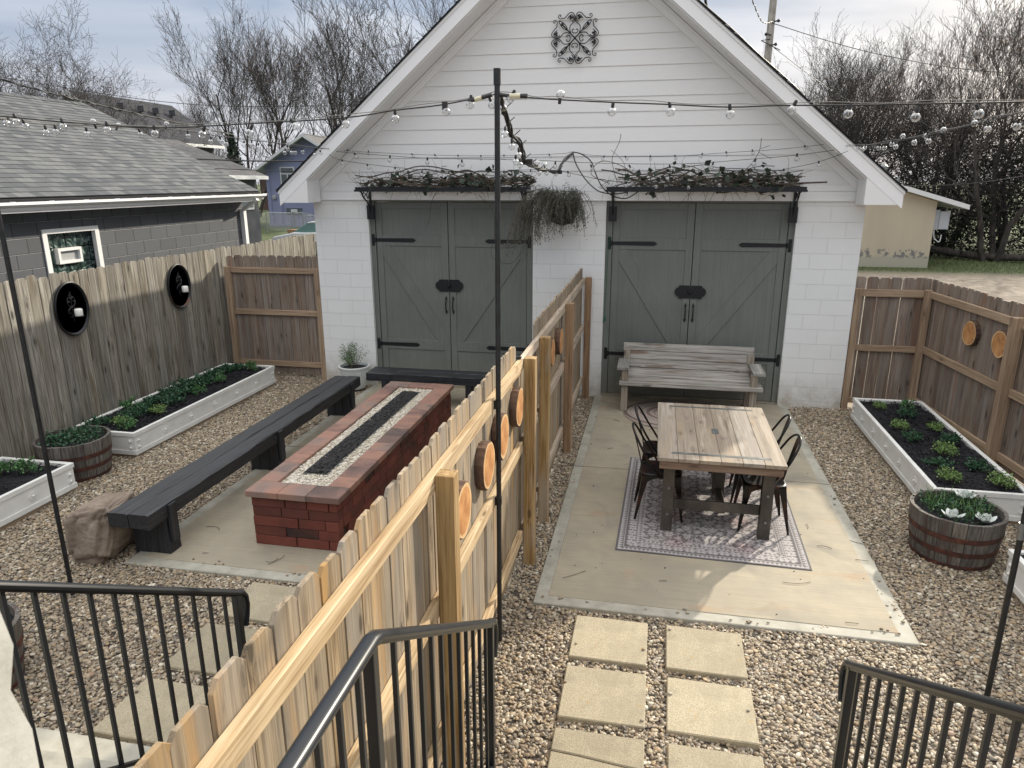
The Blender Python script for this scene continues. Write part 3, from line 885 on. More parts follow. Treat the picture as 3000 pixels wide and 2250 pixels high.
# doors
DY = .075
def door(x0, x1, hinge_left, px0, px1, big=False):
    "one leaf; hinge side left or right"
    ZT, ZB = 2.742, .02
    m_ = MB(); m_.box(x0, DY+.012, ZB, x1, DY+.05, ZT)
    d = part('door_leaf', m_, M_DOOR, gar)
    f = MB(); y0, y1 = DY-.001, DY+.0125
    st = .095
    xs0, xs1 = x0+st, x1-st
    f.box(x0, y0, ZB, xs0, y1, ZT); f.box(xs1, y0, ZB, x1, y1, ZT)
    for a, b in ((ZB, ZB+.16), (.548, .702), (2.112, 2.272), (2.655, ZT)): f.box(xs0, y0, a, xs1, y1, b)
    # diagonal brace of the middle panel, from the hinge side up top to the latch side at the bottom
    a0, a1 = .702, 2.112
    wd = .135
    if hinge_left: poly = [(xs0, a1), (xs0, a1-.16), (xs1-.11, a0), (xs1, a0), (xs1, a0+.16), (xs0+.11, a1)]
    else: poly = [(xs1, a1), (xs1-.11, a1), (xs0, a0+.16), (xs0, a0), (xs0+.11, a0), (xs1, a1-.16)]
    f.prism(poly, (0,y0,0), (1,0,0), (0,0,1), (0,1,0), y1-y0-.001)
    part('door_rails', f, M_DOOR, d, bevel=.003)
    # strap hinges
    for zc_ in (2.197, .622):
        h = MB(); yh = y0-.007
        L_ = .60
        s_ = 1 if hinge_left else -1
        hx = x0 if hinge_left else x1
        ph = [(0, -.024), (L_-.03, -.030), (L_, -.012), (L_+.012, 0), (L_, .012), (L_-.03, .030), (0, .024)]
        ph = [(hx+s_*p[0], zc_+p[1]) for p in ph]
        if s_ < 0: ph = ph[::-1]
        h.prism(ph, (0,yh,0), (1,0,0), (0,0,1), (0,1,0), .0072)
        xa_, xb_ = sorted((hx-s_*.065, hx-s_*.018))
        h.box(xa_, -.002+.055, zc_-.085, xb_, .063, zc_+.085)
        h.tube([(hx-s_*.012, yh-.004, zc_-.035), (hx-s_*.012, yh-.004, zc_+.035)], .013, 8)
        for q in (-.055, 0, .055): h.ball((hx-s_*.042, .052, zc_+q), .006, 6, 4)
        for q in (.08, .3, .52): h.ball((hx+s_*q, yh-.001, zc_), .006, 6, 4)
        part('strap_hinge', h, M_IRON, d)
    lx = x1 if hinge_left else x0
    s_ = -1 if hinge_left else 1
    lp = MB()
    pl = [(0,-.09),(.14,-.09),(.155,-.07),(.155,-.06),(.175,-.055),(.195,-.035),(.205,0),(.195,.035),(.175,.055),(.155,.06),(.155,.07),(.14,.09),(0,.09)]
    pl = [(lx+s_*(p[0]+.004), 1.542+p[1]) for p in pl]
    if s_ < 0: pl = pl[::-1]
    lp.prism(pl, (0,y0-.009,0), (1,0,0), (0,0,1), (0,1,0), .009)
    if hinge_left: lp.lathe([(.0,.030),(.022,.028),(.03,.018),(.032,.0)][::-1], (lx-.0, y0-.009, 1.542), 16, (0,-1,0))
    part('lock_plate', lp, M_IRON, d, smooth=40)
    hd = MB(); hx = lx+s_*.048
    hd.tube(smoothpts([(hx,y0,1.335),(hx,y0-.03,1.32),(hx,y0-.045,1.25),(hx,y0-.03,1.18),(hx,y0,1.165)],4), .009, 8)
    hd.ball((hx,y0-.006,1.35),.017,8,5,(1,.5,1.1)); hd.ball((hx,y0-.006,1.15),.017,8,5,(1,.5,1.1))
    hd.ball((hx,y0-.004,1.375),.009,6,4); hd.ball((hx,y0-.004,1.125),.009,6,4)
    part('door_handle', hd, M_IRON, d, smooth='all')
    return d
gap = .005
door(-3.942, -2.836-gap, True, 0, 0); door(-2.836+gap, -1.672, False, 0, 0)
door(-.457, .641-gap, True, 0, 0); door(.641+gap, 1.846, False, 0, 0)
jb = MB()
for (a, b, c, d_) in ((XB, -3.948, -1.666, XC), (XD, -.463, 1.852, XE)):
    jb.box(a, .055, -.02, b, .19, ZS-.002); jb.box(c, .055, -.02, d_, .19, ZS-.002)
    jb.box(b, .055, 2.748, c, .19, ZS-.002)
part('door_frame', jb, M_DOOR, gar, bevel=.003)
sl_ = MB()
sl_.box(XB, .03, -.02, XC, .19, .012); sl_.box(XD, .03, -.02, XE, .19, .012)
part('threshold', sl_, M_CONC, gar)

# ------------------------------------------------------------------ scrolled iron medallion on the gable
md = thing('wall_medallion', 'round scrolled black iron medallion high on the white gable', 'wall decoration', (-1.028, -.03, 4.81))
mm = MB(); MC = Vector((-1.028, -.045, 4.81))
def P2(x, z): return MC+Vector((x, 0, z))
def spiral(cx_, cz_, r0, a0, a1, r1, n_=14):
    return [(cx_+(r0+(r1-r0)*i/n_)*math.cos(a0+(a1-a0)*i/n_), cz_+(r0+(r1-r0)*i/n_)*math.sin(a0+(a1-a0)*i/n_)) for i in range(n_+1)]
lv = MB()
def curveall(pts, r=.0055):
    "eight-fold: mirrored and turned"
    for q in range(4):
        c, s_ = math.cos(q*math.pi/2), math.sin(q*math.pi/2)
        for mir in (1, -1):
            mm.tube([P2(c*mir*x-s_*z, s_*mir*x+c*z) for x, z in pts], r, 6)
# centre heart scrolls
curveall([(p.x,p.y) for p in smoothpts([(.012,.098,0),(.022,.108,0),(.034,.100,0),(.038,.082,0),(.026,.066,0),(.001,.060,0)],4)])
# tall loop from the waist out to the petal
curveall([(p.x,p.y) for p in smoothpts([(.055,.065,0),(.068,.105,0),(.060,.150,0),(.030,.178,0),(.004,.205,0)],4)])
# outer petal: big C with leaf inside
curveall([(p.x,p.y) for p in smoothpts([(.040,.195,0),(.022,.215,0),(.022,.250,0),(.045,.275,0),(.075,.262,0),(.100,.230,0)],4)])
curveall([(p.x,p.y) for p in smoothpts([(.006,.205,0),(.008,.260,0),(.032,.298,0),(.068,.300,0),(.105,.270,0),(.140,.238,0),(.175,.236,0)],5)])
# corner curls
curveall([(p.x,p.y) for p in smoothpts([(.150,.238,0),(.190,.232,0),(.215,.250,0),(.212,.275,0),(.192,.280,0),(.185,.264,0),(.198,.258,0)],5)], .005)
curveall([(p.x,p.y) for p in smoothpts([(.100,.095,0),(.125,.105,0),(.150,.12,0),(.18,.15,0),(.205,.19,0),(.200,.215,0)],4)], .005)
# crossing bars with bud ends
for q in (1, 3):
    a = q*math.pi/4
    mm.tube([P2(-.245*math.cos(a), -.245*math.sin(a)), P2(.245*math.cos(a), .245*math.sin(a))], .008, 6)
    for s_ in (-1, 1): lv.ball(P2(s_*.235*math.cos(a), s_*.235*math.sin(a)), .019, 8, 5, (1,.5,1))
for q in range(4):
    for mir in (1, -1):
        c, s_ = math.cos(q*math.pi/2), math.sin(q*math.pi/2)
        x, z_ = mir*.055, .245
        ctr = P2(c*x-s_*z_, s_*x+c*z_)
        for a in (0, 2.1, 4.2): lv.ball(ctr+Vector((.014*math.cos(a+q), 0, .014*math.sin(a+q))), .014, 6, 4, (1,.4,1))
part('scrollwork', mm, M_IRON, md, smooth='all'); part('iron_leaves', lv, M_IRON, md, smooth='all')

# ------------------------------------------------------------------ iron shelf brackets over the doors
def trellis(x0, x1, label):
    t_ = thing('trellis_shelf', label, 'trellis', ((x0+x1)/2, -.02, 2.6), 'black iron shelves over the garage doors')
    s_ = MB(); zt = 2.945
    s_.box(x0, -.40, zt-.022, x1, -.37, zt+.012); s_.box(x0, -.06, zt-.022, x1, -.032, zt+.012)
    n_ = 9
    for i in range(n_+1):
        x = x0+(x1-x0)*i/n_
        s_.box(x-.01, -.37, zt-.008, x+.01, -.06, zt+.004)
    s_.box(x0-.01, -.42, zt-.05, x1+.01, -.401, zt-.022)
    part('shelf_frame', s_, M_IRON, t_)
    for x in (x0+.07, x1-.07):
        b = MB()
        b.box(x-.014, -.052, 2.52, x+.014, -.032, zt-.022)
        b.box(x-.055, -.06, 2.50, x+.055, -.031, 2.70)
        b.box(x-.045, -.066, 2.52, x+.045, -.0605, 2.68)
        b.tube(smoothpts([(x,-.36,zt-.03),(x,-.30,zt-.12),(x,-.17,zt-.19),(x,-.09,zt-.27),(x,-.06,zt-.36)],4), .011, 6)
        b.tube(smoothpts([(x,-.25,zt-.04),(x,-.30,zt-.09),(x,-.26,zt-.13),(x,-.21,zt-.09),(x,-.25,zt-.07)],4), .007, 6)
        b.tube(smoothpts([(x,-.10,zt-.04),(x,-.17,zt-.09),(x,-.12,zt-.15),(x,-.08,zt-.10)],4), .007, 6)
        b.ball((x, -.38, zt-.045), .02, 8, 5)
        part('scroll_bracket', b, M_IRON, t_)
trellis(-4.03, -1.60, 'black iron shelf on scroll brackets above the left doors')
trellis(-.53, 1.94, 'black iron shelf on scroll brackets above the right doors')

# ------------------------------------------------------------------ dry vines lying on the shelves
def leafquad(mb, c, s_, rnd, wide=.8, N=None):
    "pointed leaf with a fold, random attitude"
    a = rnd.uniform(0, 6.283); t1 = rnd.uniform(-1.2, 1.2)
    U = Vector((math.cos(a)*math.cos(t1), math.sin(a)*math.cos(t1), math.sin(t1)))
    V = U.orthogonal().normalized(); V.rotate(Matrix.Rotation(rnd.uniform(0, 6.283), 3, U)); N_ = U.cross(V)
    c = Vector(c)
    A = c; B = c+U*s_*.45+V*s_*.42*wide+N_*s_*.1; C_ = c+U*s_; D_ = c+U*s_*.45-V*s_*.42*wide+N_*s_*.1
    mb.add([A, B, C_, D_], [(0,1,2), (0,2,3)])
def vine(x0, x1, label, seed, extra=()):
    rnd = random.Random(seed)
    t_ = thing('vine_garland', label, 'vine', ((x0+x1)/2, -.25, 2.95), 'dry ivy vines on the iron shelves')
    st = MB(); lf = MB()
    for k in range(48):
        a = rnd.uniform(x0-.1, x1-.5); L_ = rnd.uniform(.5, 1.7); L_ = min(L_, x1+.15-a)
        y = rnd.uniform(-.40, -.1); z_ = 2.965+abs(rnd.gauss(0, .075)); pts = []
        n_ = 9
        ph = rnd.uniform(0, 6.3); am = rnd.uniform(.02, .07)
        for i in range(n_):
            u = i/(n_-1)
            pts.append((a+L_*u, y+.06*math.sin(ph+4*u), z_+am*1.4*math.sin(ph*2+6*u)+rnd.uniform(-.02,.02)))
        r0 = rnd.choice([.004,.005,.006,.009,.012])
        st.tube(smoothpts(pts, 2), r0, 5)
        for q in range(rnd.randint(2, 7)):
            p = Vector(pts[rnd.randint(1, n_-2)]); leafquad(lf, p+Vector((rnd.uniform(-.03,.03), -.03, rnd.uniform(-.04,.04))), rnd.uniform(.055,.105), rnd, 1.2)
    # fine stray twigs reaching up, out and drooping
    for k in range(190):
        p = Vector((rnd.uniform(x0-.1, x1+.1), rnd.uniform(-.42,-.12), 2.97+rnd.uniform(-.02,.06)))
        d = Vector((rnd.gauss(0,.7), rnd.uniform(-.5,.1), rnd.gauss(.15,.55))).normalized(); L_ = rnd.uniform(.08,.36)
        pts = [p.copy()]
        for i in range(5):
            d = (d+Vector((rnd.gauss(0,.25), rnd.gauss(0,.15), rnd.gauss(-.05,.22)))).normalized()
            p = p+d*(L_/5); p.y = min(p.y, -.05); pts.append(p.copy())
        st.tube(pts, [.0028,.0026,.0022,.002,.0016,.0012], 4)
    for q in extra:
        st.tube(smoothpts(q[1:], 4), q[0], 5)
    part('stems', st, M_VINE, t_)
    part('leaves', lf, M_LF_V, t_)
vine(-4.0, -1.65, 'tangle of dry ivy stems lying on the left iron shelf', 3,
     [(.004,(-2.3,-.2,2.85),(-2.1,-.15,2.6),(-2.1,-.12,2.3),(-1.95,-.1,2.15),(-1.8,-.12,2.2),(-1.7,-.1,2.28)),
      (.003,(-2.1,-.12,2.3),(-2.15,-.1,2.0),(-1.9,-.1,1.9),(-1.75,-.1,2.02),(-1.7,-.1,2.15)),
      (.003,(-2.9,-.2,2.9),(-3.0,-.15,2.75),(-3.05,-.12,2.5),(-3.1,-.12,2.4))])
vine(-.55, 1.75, 'tangle of dry ivy stems lying on the right iron shelf', 11,
     [(.004,(.9,-.2,3.0),(1.15,-.2,3.1),(1.35,-.16,3.35),(1.38,-.14,3.55)), (.003,(1.38,-.15,3.42),(1.5,-.12,3.46)), (.003,(1.36,-.15,3.38),(1.52,-.12,3.3)),
      (.012,(1.55,-.3,2.98),(1.9,-.35,3.0),(2.17,-.4,3.01)),
      (.005,(-.5,-.3,3.0),(-.75,-.3,3.12),(-.62,-.3,3.28),(-.35,-.3,3.22),(-.1,-.3,3.05)),
      (.004,(-.4,-.3,3.0),(-.48,-.3,3.3),(-.40,-.28,3.5),(-.38,-.25,3.62)),
      (.003,(-.3,-.3,3.0),(-.32,-.3,3.25),(-.5,-.28,3.42)),
      (.003,(-.9,-.15,2.9),(-.75,-.15,2.62),(-.98,-.12,2.48),(-1.1,-.1,2.5))])

# ------------------------------------------------------------------ hanging wire basket between the doors
hb = thing('hanging_basket', 'dark wall basket of trailing grey green foliage between the doors', 'hanging basket', (-1.17, -.1, 2.35))
bk = MB(); rnd = random.Random(5)
for k in range(7):
    z_ = 2.49+k*.05; r_ = .13+.09*math.sin(min(1, k/5)*1.57)
    bk.tube([(-1.13+r_*math.cos(a), -.17+r_*.7*math.sin(a), z_) for a in np.linspace(0, 6.283, 25)[:-1]], .006, 5, closed=True)
for k in range(16):
    a = 6.283*k/16
    bk.tube([(-1.13+r_*math.cos(a), -.17+r_*.7*math.sin(a), z_) for r_, z_ in ((.02,2.45),(.14,2.49),(.20,2.62),(.225,2.82))], .006, 5)
bk.lathe([(.0,2.46),(.12,2.49),(.19,2.60),(.205,2.74),(0,2.76)], (-1.13,-.17,0), 20, sy=.7)
part('basket_frame', bk, M_IRON, hb)
st = MB(); lf = MB()
for k in range(240):
    a = rnd.uniform(0, 6.283); x = -1.15+.20*math.cos(a)*rnd.uniform(.5,1.15); y = max(-.42, min(-.04, -.19+.15*math.sin(a)))
    if k > 180: x = rnd.uniform(-1.40, -1.22)
    p = Vector((x, y, 2.80+rnd.uniform(-.1,.08))); 
    L_ = rnd.uniform(.35, .95) if x < -1.2 else rnd.uniform(.3, .70)
    if x < -1.30: L_ = rnd.uniform(.7, 1.15)
    d = Vector(((x+1.14)*.5, -.15, .30)).normalized(); pts = [p.copy()]
    for i in range(8):
        d = (d+Vector((rnd.gauss(0,.13), rnd.gauss(0,.10), -.55))).normalized()
        p = p+d*(L_/8); p.y = min(p.y, -.03); pts.append(p.copy())
    st.tube(pts, .0022, 3)
    for q in pts[1:]:
        for _ in range(5):
            leafquad(lf, q+Vector((rnd.gauss(0,.014), rnd.gauss(0,.014), rnd.gauss(0,.02))), rnd.uniform(.014,.028), rnd, .6)
for k in range(60):
    p = Vector((-1.13+rnd.uniform(-.2,.25), -.2+rnd.uniform(-.12,.1), 2.82+rnd.uniform(-.05,.05)))
    d = Vector((rnd.gauss(0,.8), rnd.gauss(-.1,.3), abs(rnd.gauss(.5,.4)))).normalized(); L_ = rnd.uniform(.08,.26); pts = [p.copy()]
    for i in range(5):
        d = (d+Vector((rnd.gauss(0,.35), 0, rnd.gauss(-.2,.3)))).normalized(); p = p+d*(L_/5); p.y = min(p.y, -.03); pts.append(p.copy())
    st.tube(pts, .002, 3)
part('stems', st, M_VINE, hb); part('trailing_foliage', lf, M_LF_G, hb)

# green cord hanging on the left jamb of the right doors
ec = thing('extension_cord', 'thin dark green cord hanging down the left jamb of the right doors', 'cord', (-.535, -.01, 1.1))
M_GRN = plain('green_cord_rubber', (.01,.10,.05), .5)
part('cord', MB().tube(smoothpts([(-.50,.04,2.30),(-.515,.03,2.0),(-.52,.03,1.6),(-.53,-.006,1.3),(-.525,-.008,1.16)],5), .004, 5), M_GRN, ec)
part('plug', MB().box(-.54,-.03,1.10,-.51,.0,1.165), M_GRN, ec, bevel=.006)
# ------------------------------------------------------------------ fences
def pickets(mb, P, D, N, length, z0, z1, rnd, w=.139, gap=.005, t=.017, c=.027, jz=.006):
    "row of dog-eared boards from P along unit D, thickness along N"
    P = Vector(P); D = Vector(D).normalized(); N = Vector(N); s_ = 0
    while s_ < length-.03:
        ww = min(w+rnd.uniform(-.002,.002), length-s_)
        zt = z1+rnd.gauss(0, jz); k = c if ww > .08 else .01
        poly = [(0,z0),(ww,z0),(ww,zt-k),(ww-k,zt),(k,zt),(0,zt-k)]
        O = P+D*s_+N*rnd.uniform(0, .004); lean = rnd.gauss(0, .0025)
        mb.prism(poly, (O.x, O.y, 0), D, (D.x*lean, D.y*lean, 1), N, t*rnd.uniform(.9,1.05))
        s_ += ww+gap*rnd.uniform(.4, 1.9)
rf_ = random.Random(21)
# centre fence: boards at x -.86, rails and posts on the right side
cf = thing('board_fence', 'new tan board fence with rails and posts dividing the two yards', 'fence', (-.83, -4.7, 0))
FX = -.868
a_ = MB(); pickets(a_, (FX, -9.40, 0), (0,1,0), (1,0,0), 4.42, .03, 1.865, rf_)
part('picket_panel', a_, M_PICK, cf, bevel=.0015)
b_ = MB(); pickets(b_, (FX, -4.13, 0), (0,1,0), (1,0,0), 4.08, .03, 1.865, rf_)
part('picket_panel', b_, M_PICK, cf, bevel=.0015)
def rail(y0, y1, z0, z1, mat=M_RAILY, x0=FX+.0215, x1=FX+.062):
    part('rail', MB().box(x0, y0, z0, x1, y1, z1), mat, cf, bevel=.003)
for (y0, y1, m_) in ((-9.40, -4.93, M_RAILY), (-4.07, -2.30, M_RAILG), (-2.296, -.14, M_RAILG)):
    rail(y0, y1, 1.650, 1.735, m_); rail(y0, y1, .985, 1.07, m_); rail(y0, y1, .215, .30, m_)
px0, px1 = FX+.0625, FX+.152
for y, m_, zt in ((-7.14, M_POSTN, 1.735), (-4.86, M_POSTN, 1.735), (-4.10, M_POSTN, 1.735), (-2.30, M_POSTB, 1.735), (-.10, M_POSTB, 1.735)):
    part('post', MB().box(px0, y-.045, -.1, px1, y+.045, zt), m_, cf, bevel=.004)
g_ = MB(); pickets(g_, (FX+.002, -4.955, 0), (0,1,0), (1,0,0), .80, .06, 1.70, rf_)
gate = thing('fence_gate', 'low tan board gate between two posts of the dividing fence', 'gate', (-.84, -4.5, 0))
part('picket_panel', g_, M_PICK, gate, bevel=.0015)
gf = MB(); x0, x1 = FX+.0215, FX+.060
for q in ((-4.925, 1.655, -4.075, 1.735), (-4.80, .985, -4.16, 1.065), (-4.80, .215, -4.16, .295)):
    part('gate_rail', MB().box(x0, q[0], q[1], x1, q[2], q[3]), M_RAILG, gate, bevel=.003)
lt = MB(); lt.box(FX-.014, -4.955, 1.742, FX+.05, -4.92, 1.755); lt.tube([(FX-.02,-4.93,1.75),(FX-.05,-4.93,1.74)], .006, 6); lt.box(FX-.02,-4.985,1.70,FX-.004,-4.90,1.76)
part('latch', lt, M_IRON, gate)

# left fence (old, grey), rails on its far side
lf_ = thing('board_fence', 'old silver grey board fence along the left side of the fire pit yard', 'fence', (-6.57, -2.5, 0))
LX = -6.565
a_ = MB(); pickets(a_, (LX, -9.3, 0), (0,1,0), (-1,0,0), 12.65, .02, 2.035, rf_, jz=.009)
part('picket_panel', a_, M_OLD, lf_, bevel=.0015)
for z_ in (.35, 1.05, 1.72): part('rail', MB().box(LX-.062, -9.3, z_, LX-.023, 3.35, z_+.085), M_OLD, lf_)
for y in (-9.2,-6.8,-4.4,-2.0,.4,2.8): part('post', MB().box(LX-.155, y-.045, -.1, LX-.065, y+.045, 1.85), M_OLD, lf_)
# short return fence beyond, running across behind the garage side
rb = thing('board_fence', 'low grey board fence across the back beyond the left gate', 'fence', (-7.0, 6.5, 0))
a_ = MB(); pickets(a_, (-8.55, 6.4, 0), (1,0.02,0), (0,1,0), 3.6, .0, 1.62, rf_)
part('picket_panel', a_, M_OLD, rb)
part('rail', MB().box(-8.55, 6.36, 1.3, -4.95, 6.395, 1.38), M_OLD, rb)
part('post', MB().box(-8.68, 6.35, 0, -8.56, 6.47, 1.75), M_OLD, rb)

# left gate between old fence and garage: seen from its framed side
def framed_gate(name, label, x0, x1, y, zt, zr, zm, zb, side=-1, xtra=()):
    g_ = thing(name, label, 'gate', ((x0+x1)/2, y, 0))
    p_ = MB(); pickets(p_, (x0+.005, y+.0015, 0), (1,0,0), (0,1,0), x1-x0-.01, .06, zt, rf_)
    part('picket_panel', p_, M_GATE, g_, bevel=.0015)
    for z0, z1 in (zr, zm, zb):
        part('rail', MB().box(x0+.088, y-.038, z0, x1-.088, y-.0005, z1), M_GFRX, g_, bevel=.003)
    for a, b in ((x0, x0+.088), (x1-.088, x1)):
        part('post', MB().box(a, y-.085, -.1, b, y-.001, zr[1]+.01), M_GFRZ, g_, bevel=.004)
    return g_
gl_ = framed_gate('yard_gate', 'brown framed board gate beside the left pier of the garage', -6.50, -4.885, .12, 1.93, (1.66,1.745), (1.0,1.085), (.17,.255))
gr_ = framed_gate('yard_gate', 'narrow brown framed board gate beside the right pier of the garage', 2.77, 3.715, .12, 1.80, (1.545,1.64), (.80,.885), (.06,.13))
# gate diag: strings of light through board joints need nothing

# right fence with rails facing the yard
RXF = 3.875
rf2 = thing('board_fence', 'brown board fence with rails along the right side of the dining yard', 'fence', (RXF, .12, 0))
a_ = MB(); pickets(a_, (RXF, -9.3, 0), (0,1,0), (1,0,0), 9.60, .02, 1.79, rf_)
part('picket_panel', a_, M_GATE, rf2, bevel=.0015)
ys_ = [-9.3, -7.1, -4.40, -1.95, .12]
for y0, y1 in zip(ys_[:-1], ys_[1:]):
    for z0 in (1.545, .815, .10): part('rail', MB().box(RXF-.040, y0+.046, z0, RXF-.001, y1-.046, z0+.088), M_GFRY, rf2, bevel=.003)
for y in ys_[1:]:
    if y < .1: part('post', MB().box(RXF-.118, y-.045, -.1, RXF-.001, y+.045, 1.66), M_GFRZ, rf2, bevel=.004)

FANG = R(5.9); rf2.location = (3.715, .15, 0); rf2.rotation_euler.z = FANG
def on_right_fence(s_): return (3.715+math.sin(FANG)*s_, .15-math.cos(FANG)*s_)
# ------------------------------------------------------------------ wood slices hung on the fences
def slice_mat():
    t = NT('sawn_wood_slice_face', .6)
    o = t.sep(t.coord())
    d = t.math('SQRT', t.math('ADD', t.math('POWER', o[1], 2.0), t.math('POWER', o[2], 2.0)))
    n_ = t.noise(t.coord(), 9, 4, .6)
    r_ = t.math('ADD', d, t.math('MULTIPLY', n_, .03))
    rings = t.math('SINE', t.math('MULTIPLY', r_, 520.0))
    ang = t.math('ARCTAN2', o[2], o[1])
    cr = t.noise(t.comb(t.math('MULTIPLY', ang, 3.0), t.math('MULTIPLY', d, 3.0), 0.0), 1.6, 3, .7)
    col = t.ramp(t.math('ADD', t.math('MULTIPLY', rings, .10), n_), [(.3, (.28,.11,.035)), (.5, (.47,.22,.075)), (.68, (.60,.32,.13))])
    col = t.mix(t.ramp(d, [(.126, 0.0), (.134, .8)]), col, (.66,.46,.24))
    col = t.mix(t.ramp(cr, [(.66, 0.0), (.70, .8)]), col, (.08,.03,.012))
    t.color(col); return t.m
M_SLICE = slice_mat()
M_SBARK = barkm('slice_bark', (.045,.025,.018), (.17,.10,.065))
def slice_(x, y, z_, r_, nx, label, group, seed, thick=.055):
    rnd = random.Random(seed)
    t_ = thing('wood_slice', label, 'wood slice', (x, y, z_), group)
    n_ = 36; ph = [rnd.uniform(0, 6.3) for _ in range(4)]
    rad = lambda a, k=1: r_*(1+.025*math.sin(2*a+ph[0])+.02*math.sin(3*a+ph[1])+.012*math.sin(7*a+ph[2]))*k
    f = MB(); b = MB()
    x0 = x; x1 = x+nx*thick
    ring = [(rad(a, .965)*math.cos(a), rad(a, .965)*math.sin(a)) for a in np.linspace(0, 2*math.pi, n_, endpoint=False)]
    vs = [(x1, y+p[0], z_+p[1]) for p in ring]
    f.add(vs, [tuple(range(n_)) if nx > 0 else tuple(range(n_))[::-1]])
    part('sawn_face', f, M_SLICE, t_)
    A = []
    for xx, k in ((x0, 1.0), (x0+nx*thick*.5, 1.02), (x1-nx*.002, 1.0), (x1-nx*.0005, .965)):
        for i, a in enumerate(np.linspace(0, 2*math.pi, n_, endpoint=False)):
            rr = rad(a, k)*(1+.02*math.sin(19*a+ph[3])+.008*rnd.uniform(-1,1)) if k > .97 else rad(a, k)
            A.append((xx, y+rr*math.cos(a), z_+rr*math.sin(a)))
    fs = []
    for q in range(3):
        for i in range(n_):
            j = (i+1) % n_; fs.append((q*n_+i, q*n_+j, (q+1)*n_+j, (q+1)*n_+i))
    fs.append(tuple(range(n_))[::-1])
    b.add(A, fs); part('bark_rim', b, M_SBARK, t_); return t_
SXF = FX+.0225
for i, (y, z_, r_) in enumerate(((-6.739,1.345,.158),(-6.147,1.366,.153),(-5.70,1.394,.156),(-5.121,1.415,.147),(-3.379,1.426,.140),(-2.751,1.398,.144))):
    slice_(SXF, y, z_, r_, 1, 'wood slice on the dividing fence, %s' % ['just beyond the nearest thick post', 'whole and unobstructed before the light pole', 'half hidden behind the light pole', 'just before the gate post', 'first one beyond the little gate', 'farthest one, next to the brown post'][i],
           'wood slices along the dividing fence', 40+i)
SR1 = slice_(RXF-.001, -1.07, 1.305, .148, -1, 'cracked wood slice on the right fence, the farther one', 'wood slices on the right fence', 61)
SR2 = slice_(RXF-.001, -1.70, 1.31, .150, -1, 'wood slice on the right fence next to the post', 'wood slices on the right fence', 62)

for o_, s_, z_ in ((SR1, 1.20, 1.31), (SR2, 1.82, 1.32)):
    x, y = on_right_fence(s_); o_.location = (x-.004, y, z_); o_.rotation_euler.z = FANG
# ------------------------------------------------------------------ oval tray sconces with candles on the left fence
M_TRAY = plain('black_painted_tray', (.012,.013,.016), .35, .3, nscale=6, namt=.5)
def tray(y, z_, label, rusty=False):
    t_ = thing('oval_wall_tray', label, 'wall sconce', (LX, y, z_), 'oval trays on the left fence')
    p_ = MB(); n_ = 40; ry, rz = .252, .318
    prof = [(1.0,.012),(1.0,.030),(.965,.034),(.93,.018),(.90,.012),(0,.012)]
    vs = []; fs = []
    for k, dx in prof[:-1]:
        for i in range(n_):
            a = 2*math.pi*i/n_; vs.append((LX+.002+dx, y+ry*k*math.cos(a), z_+rz*k*math.sin(a)))
    for q in range(len(prof)-2):
        for i in range(n_):
            j = (i+1) % n_; fs.append((q*n_+i, q*n_+j, (q+1)*n_+j, (q+1)*n_+i))
    fs.append(tuple((len(prof)-2)*n_+i for i in range(n_))); fs.append(tuple(range(n_))[::-1])
    p_.add(vs, fs)
    m_ = M_TRAY
    if rusty:
        t = NT('black_tray_with_rust', .4, (.012,.013,.016), .2)
        nn = t.noise(t.coord(), 9, 4, .7); o = t.sep(t.coord())
        f_ = t.math('MULTIPLY', t.ramp(nn, [(.45, 0.0), (.6, 1.0)]), t.ramp(t.math('ADD', t.math('MULTIPLY', o[2], 2.0), .5), [(.25, 1.0), (.45, 0.0)]))
        t.color(t.mix(f_, (.012,.013,.016), (.14,.055,.025))); m_ = t.m
    part('tray', p_, m_, t_, smooth=30)
    s_ = MB(); X_ = LX+.024
    def C(pts, r=.005, mir=True):
        for q in ((1,-1) if mir else (1,)):
            s_.tube(smoothpts([(X_, y+q*a, z_+.02+b) for a, b in pts], 4), r, 5)
    C([(.0,.09),(.035,.115),(.055,.085),(.04,.06),(.025,.075)]); C([(.0,.0),(.04,.02),(.06,.055),(.05,.09)]); C([(.0,.0),(.05,-.02),(.06,-.06),(.03,-.075),(.02,-.05)])
    C([(.0,-.09),(.03,-.12),(.05,-.1)]); C([(.0,.16),(.02,.13),(.0,.10)]); C([(0,.15),(0,-.17)], .005, False); C([(.0,.17),(.0,.18)], .012, False)
    C([(.02,.0),(.035,-.02),(.03,-.04)], .004)
    part('scroll', s_, M_IRON, t_)
    h = MB(); h.lathe([(0,0),(.052,.0),(.058,.008),(.050,.010),(0,.010)], (LX+.12, y-.02, z_-.085), 20)
    h.tube([(X_, y-.02, z_-.08), (LX+.12, y-.02, z_-.082)], .005, 6)
    part('candle_cup', h, M_IRON, t_, smooth=40)
    c = MB(); c.lathe([(0,.0),(.041,.0),(.043,.004),(.043,.072),(.038,.078),(.02,.084),(0,.082)], (LX+.12, y-.02, z_-.074), 20)
    cs = thing('candle', 'white pillar candle on the %s black oval tray' % ('rusty far' if rusty else 'larger near'), 'candle', (LX+.12, y-.02, z_-.074), 'candles on the oval trays')
    part('wax', c, plain('candle_wax', (.78,.77,.72), .5), cs, smooth=50)
    part('wick', MB().tube([(LX+.12,y-.02,z_+.008),(LX+.121,y-.018,z_+.022)], .002, 4), M_CABLE, cs)
tray(-2.987, 1.605, 'plain black oval tray with iron scroll on the left fence, the nearer one')
tray(-1.01, 1.592, 'black oval tray with a rust stain on the left fence, nearer the gate', True)
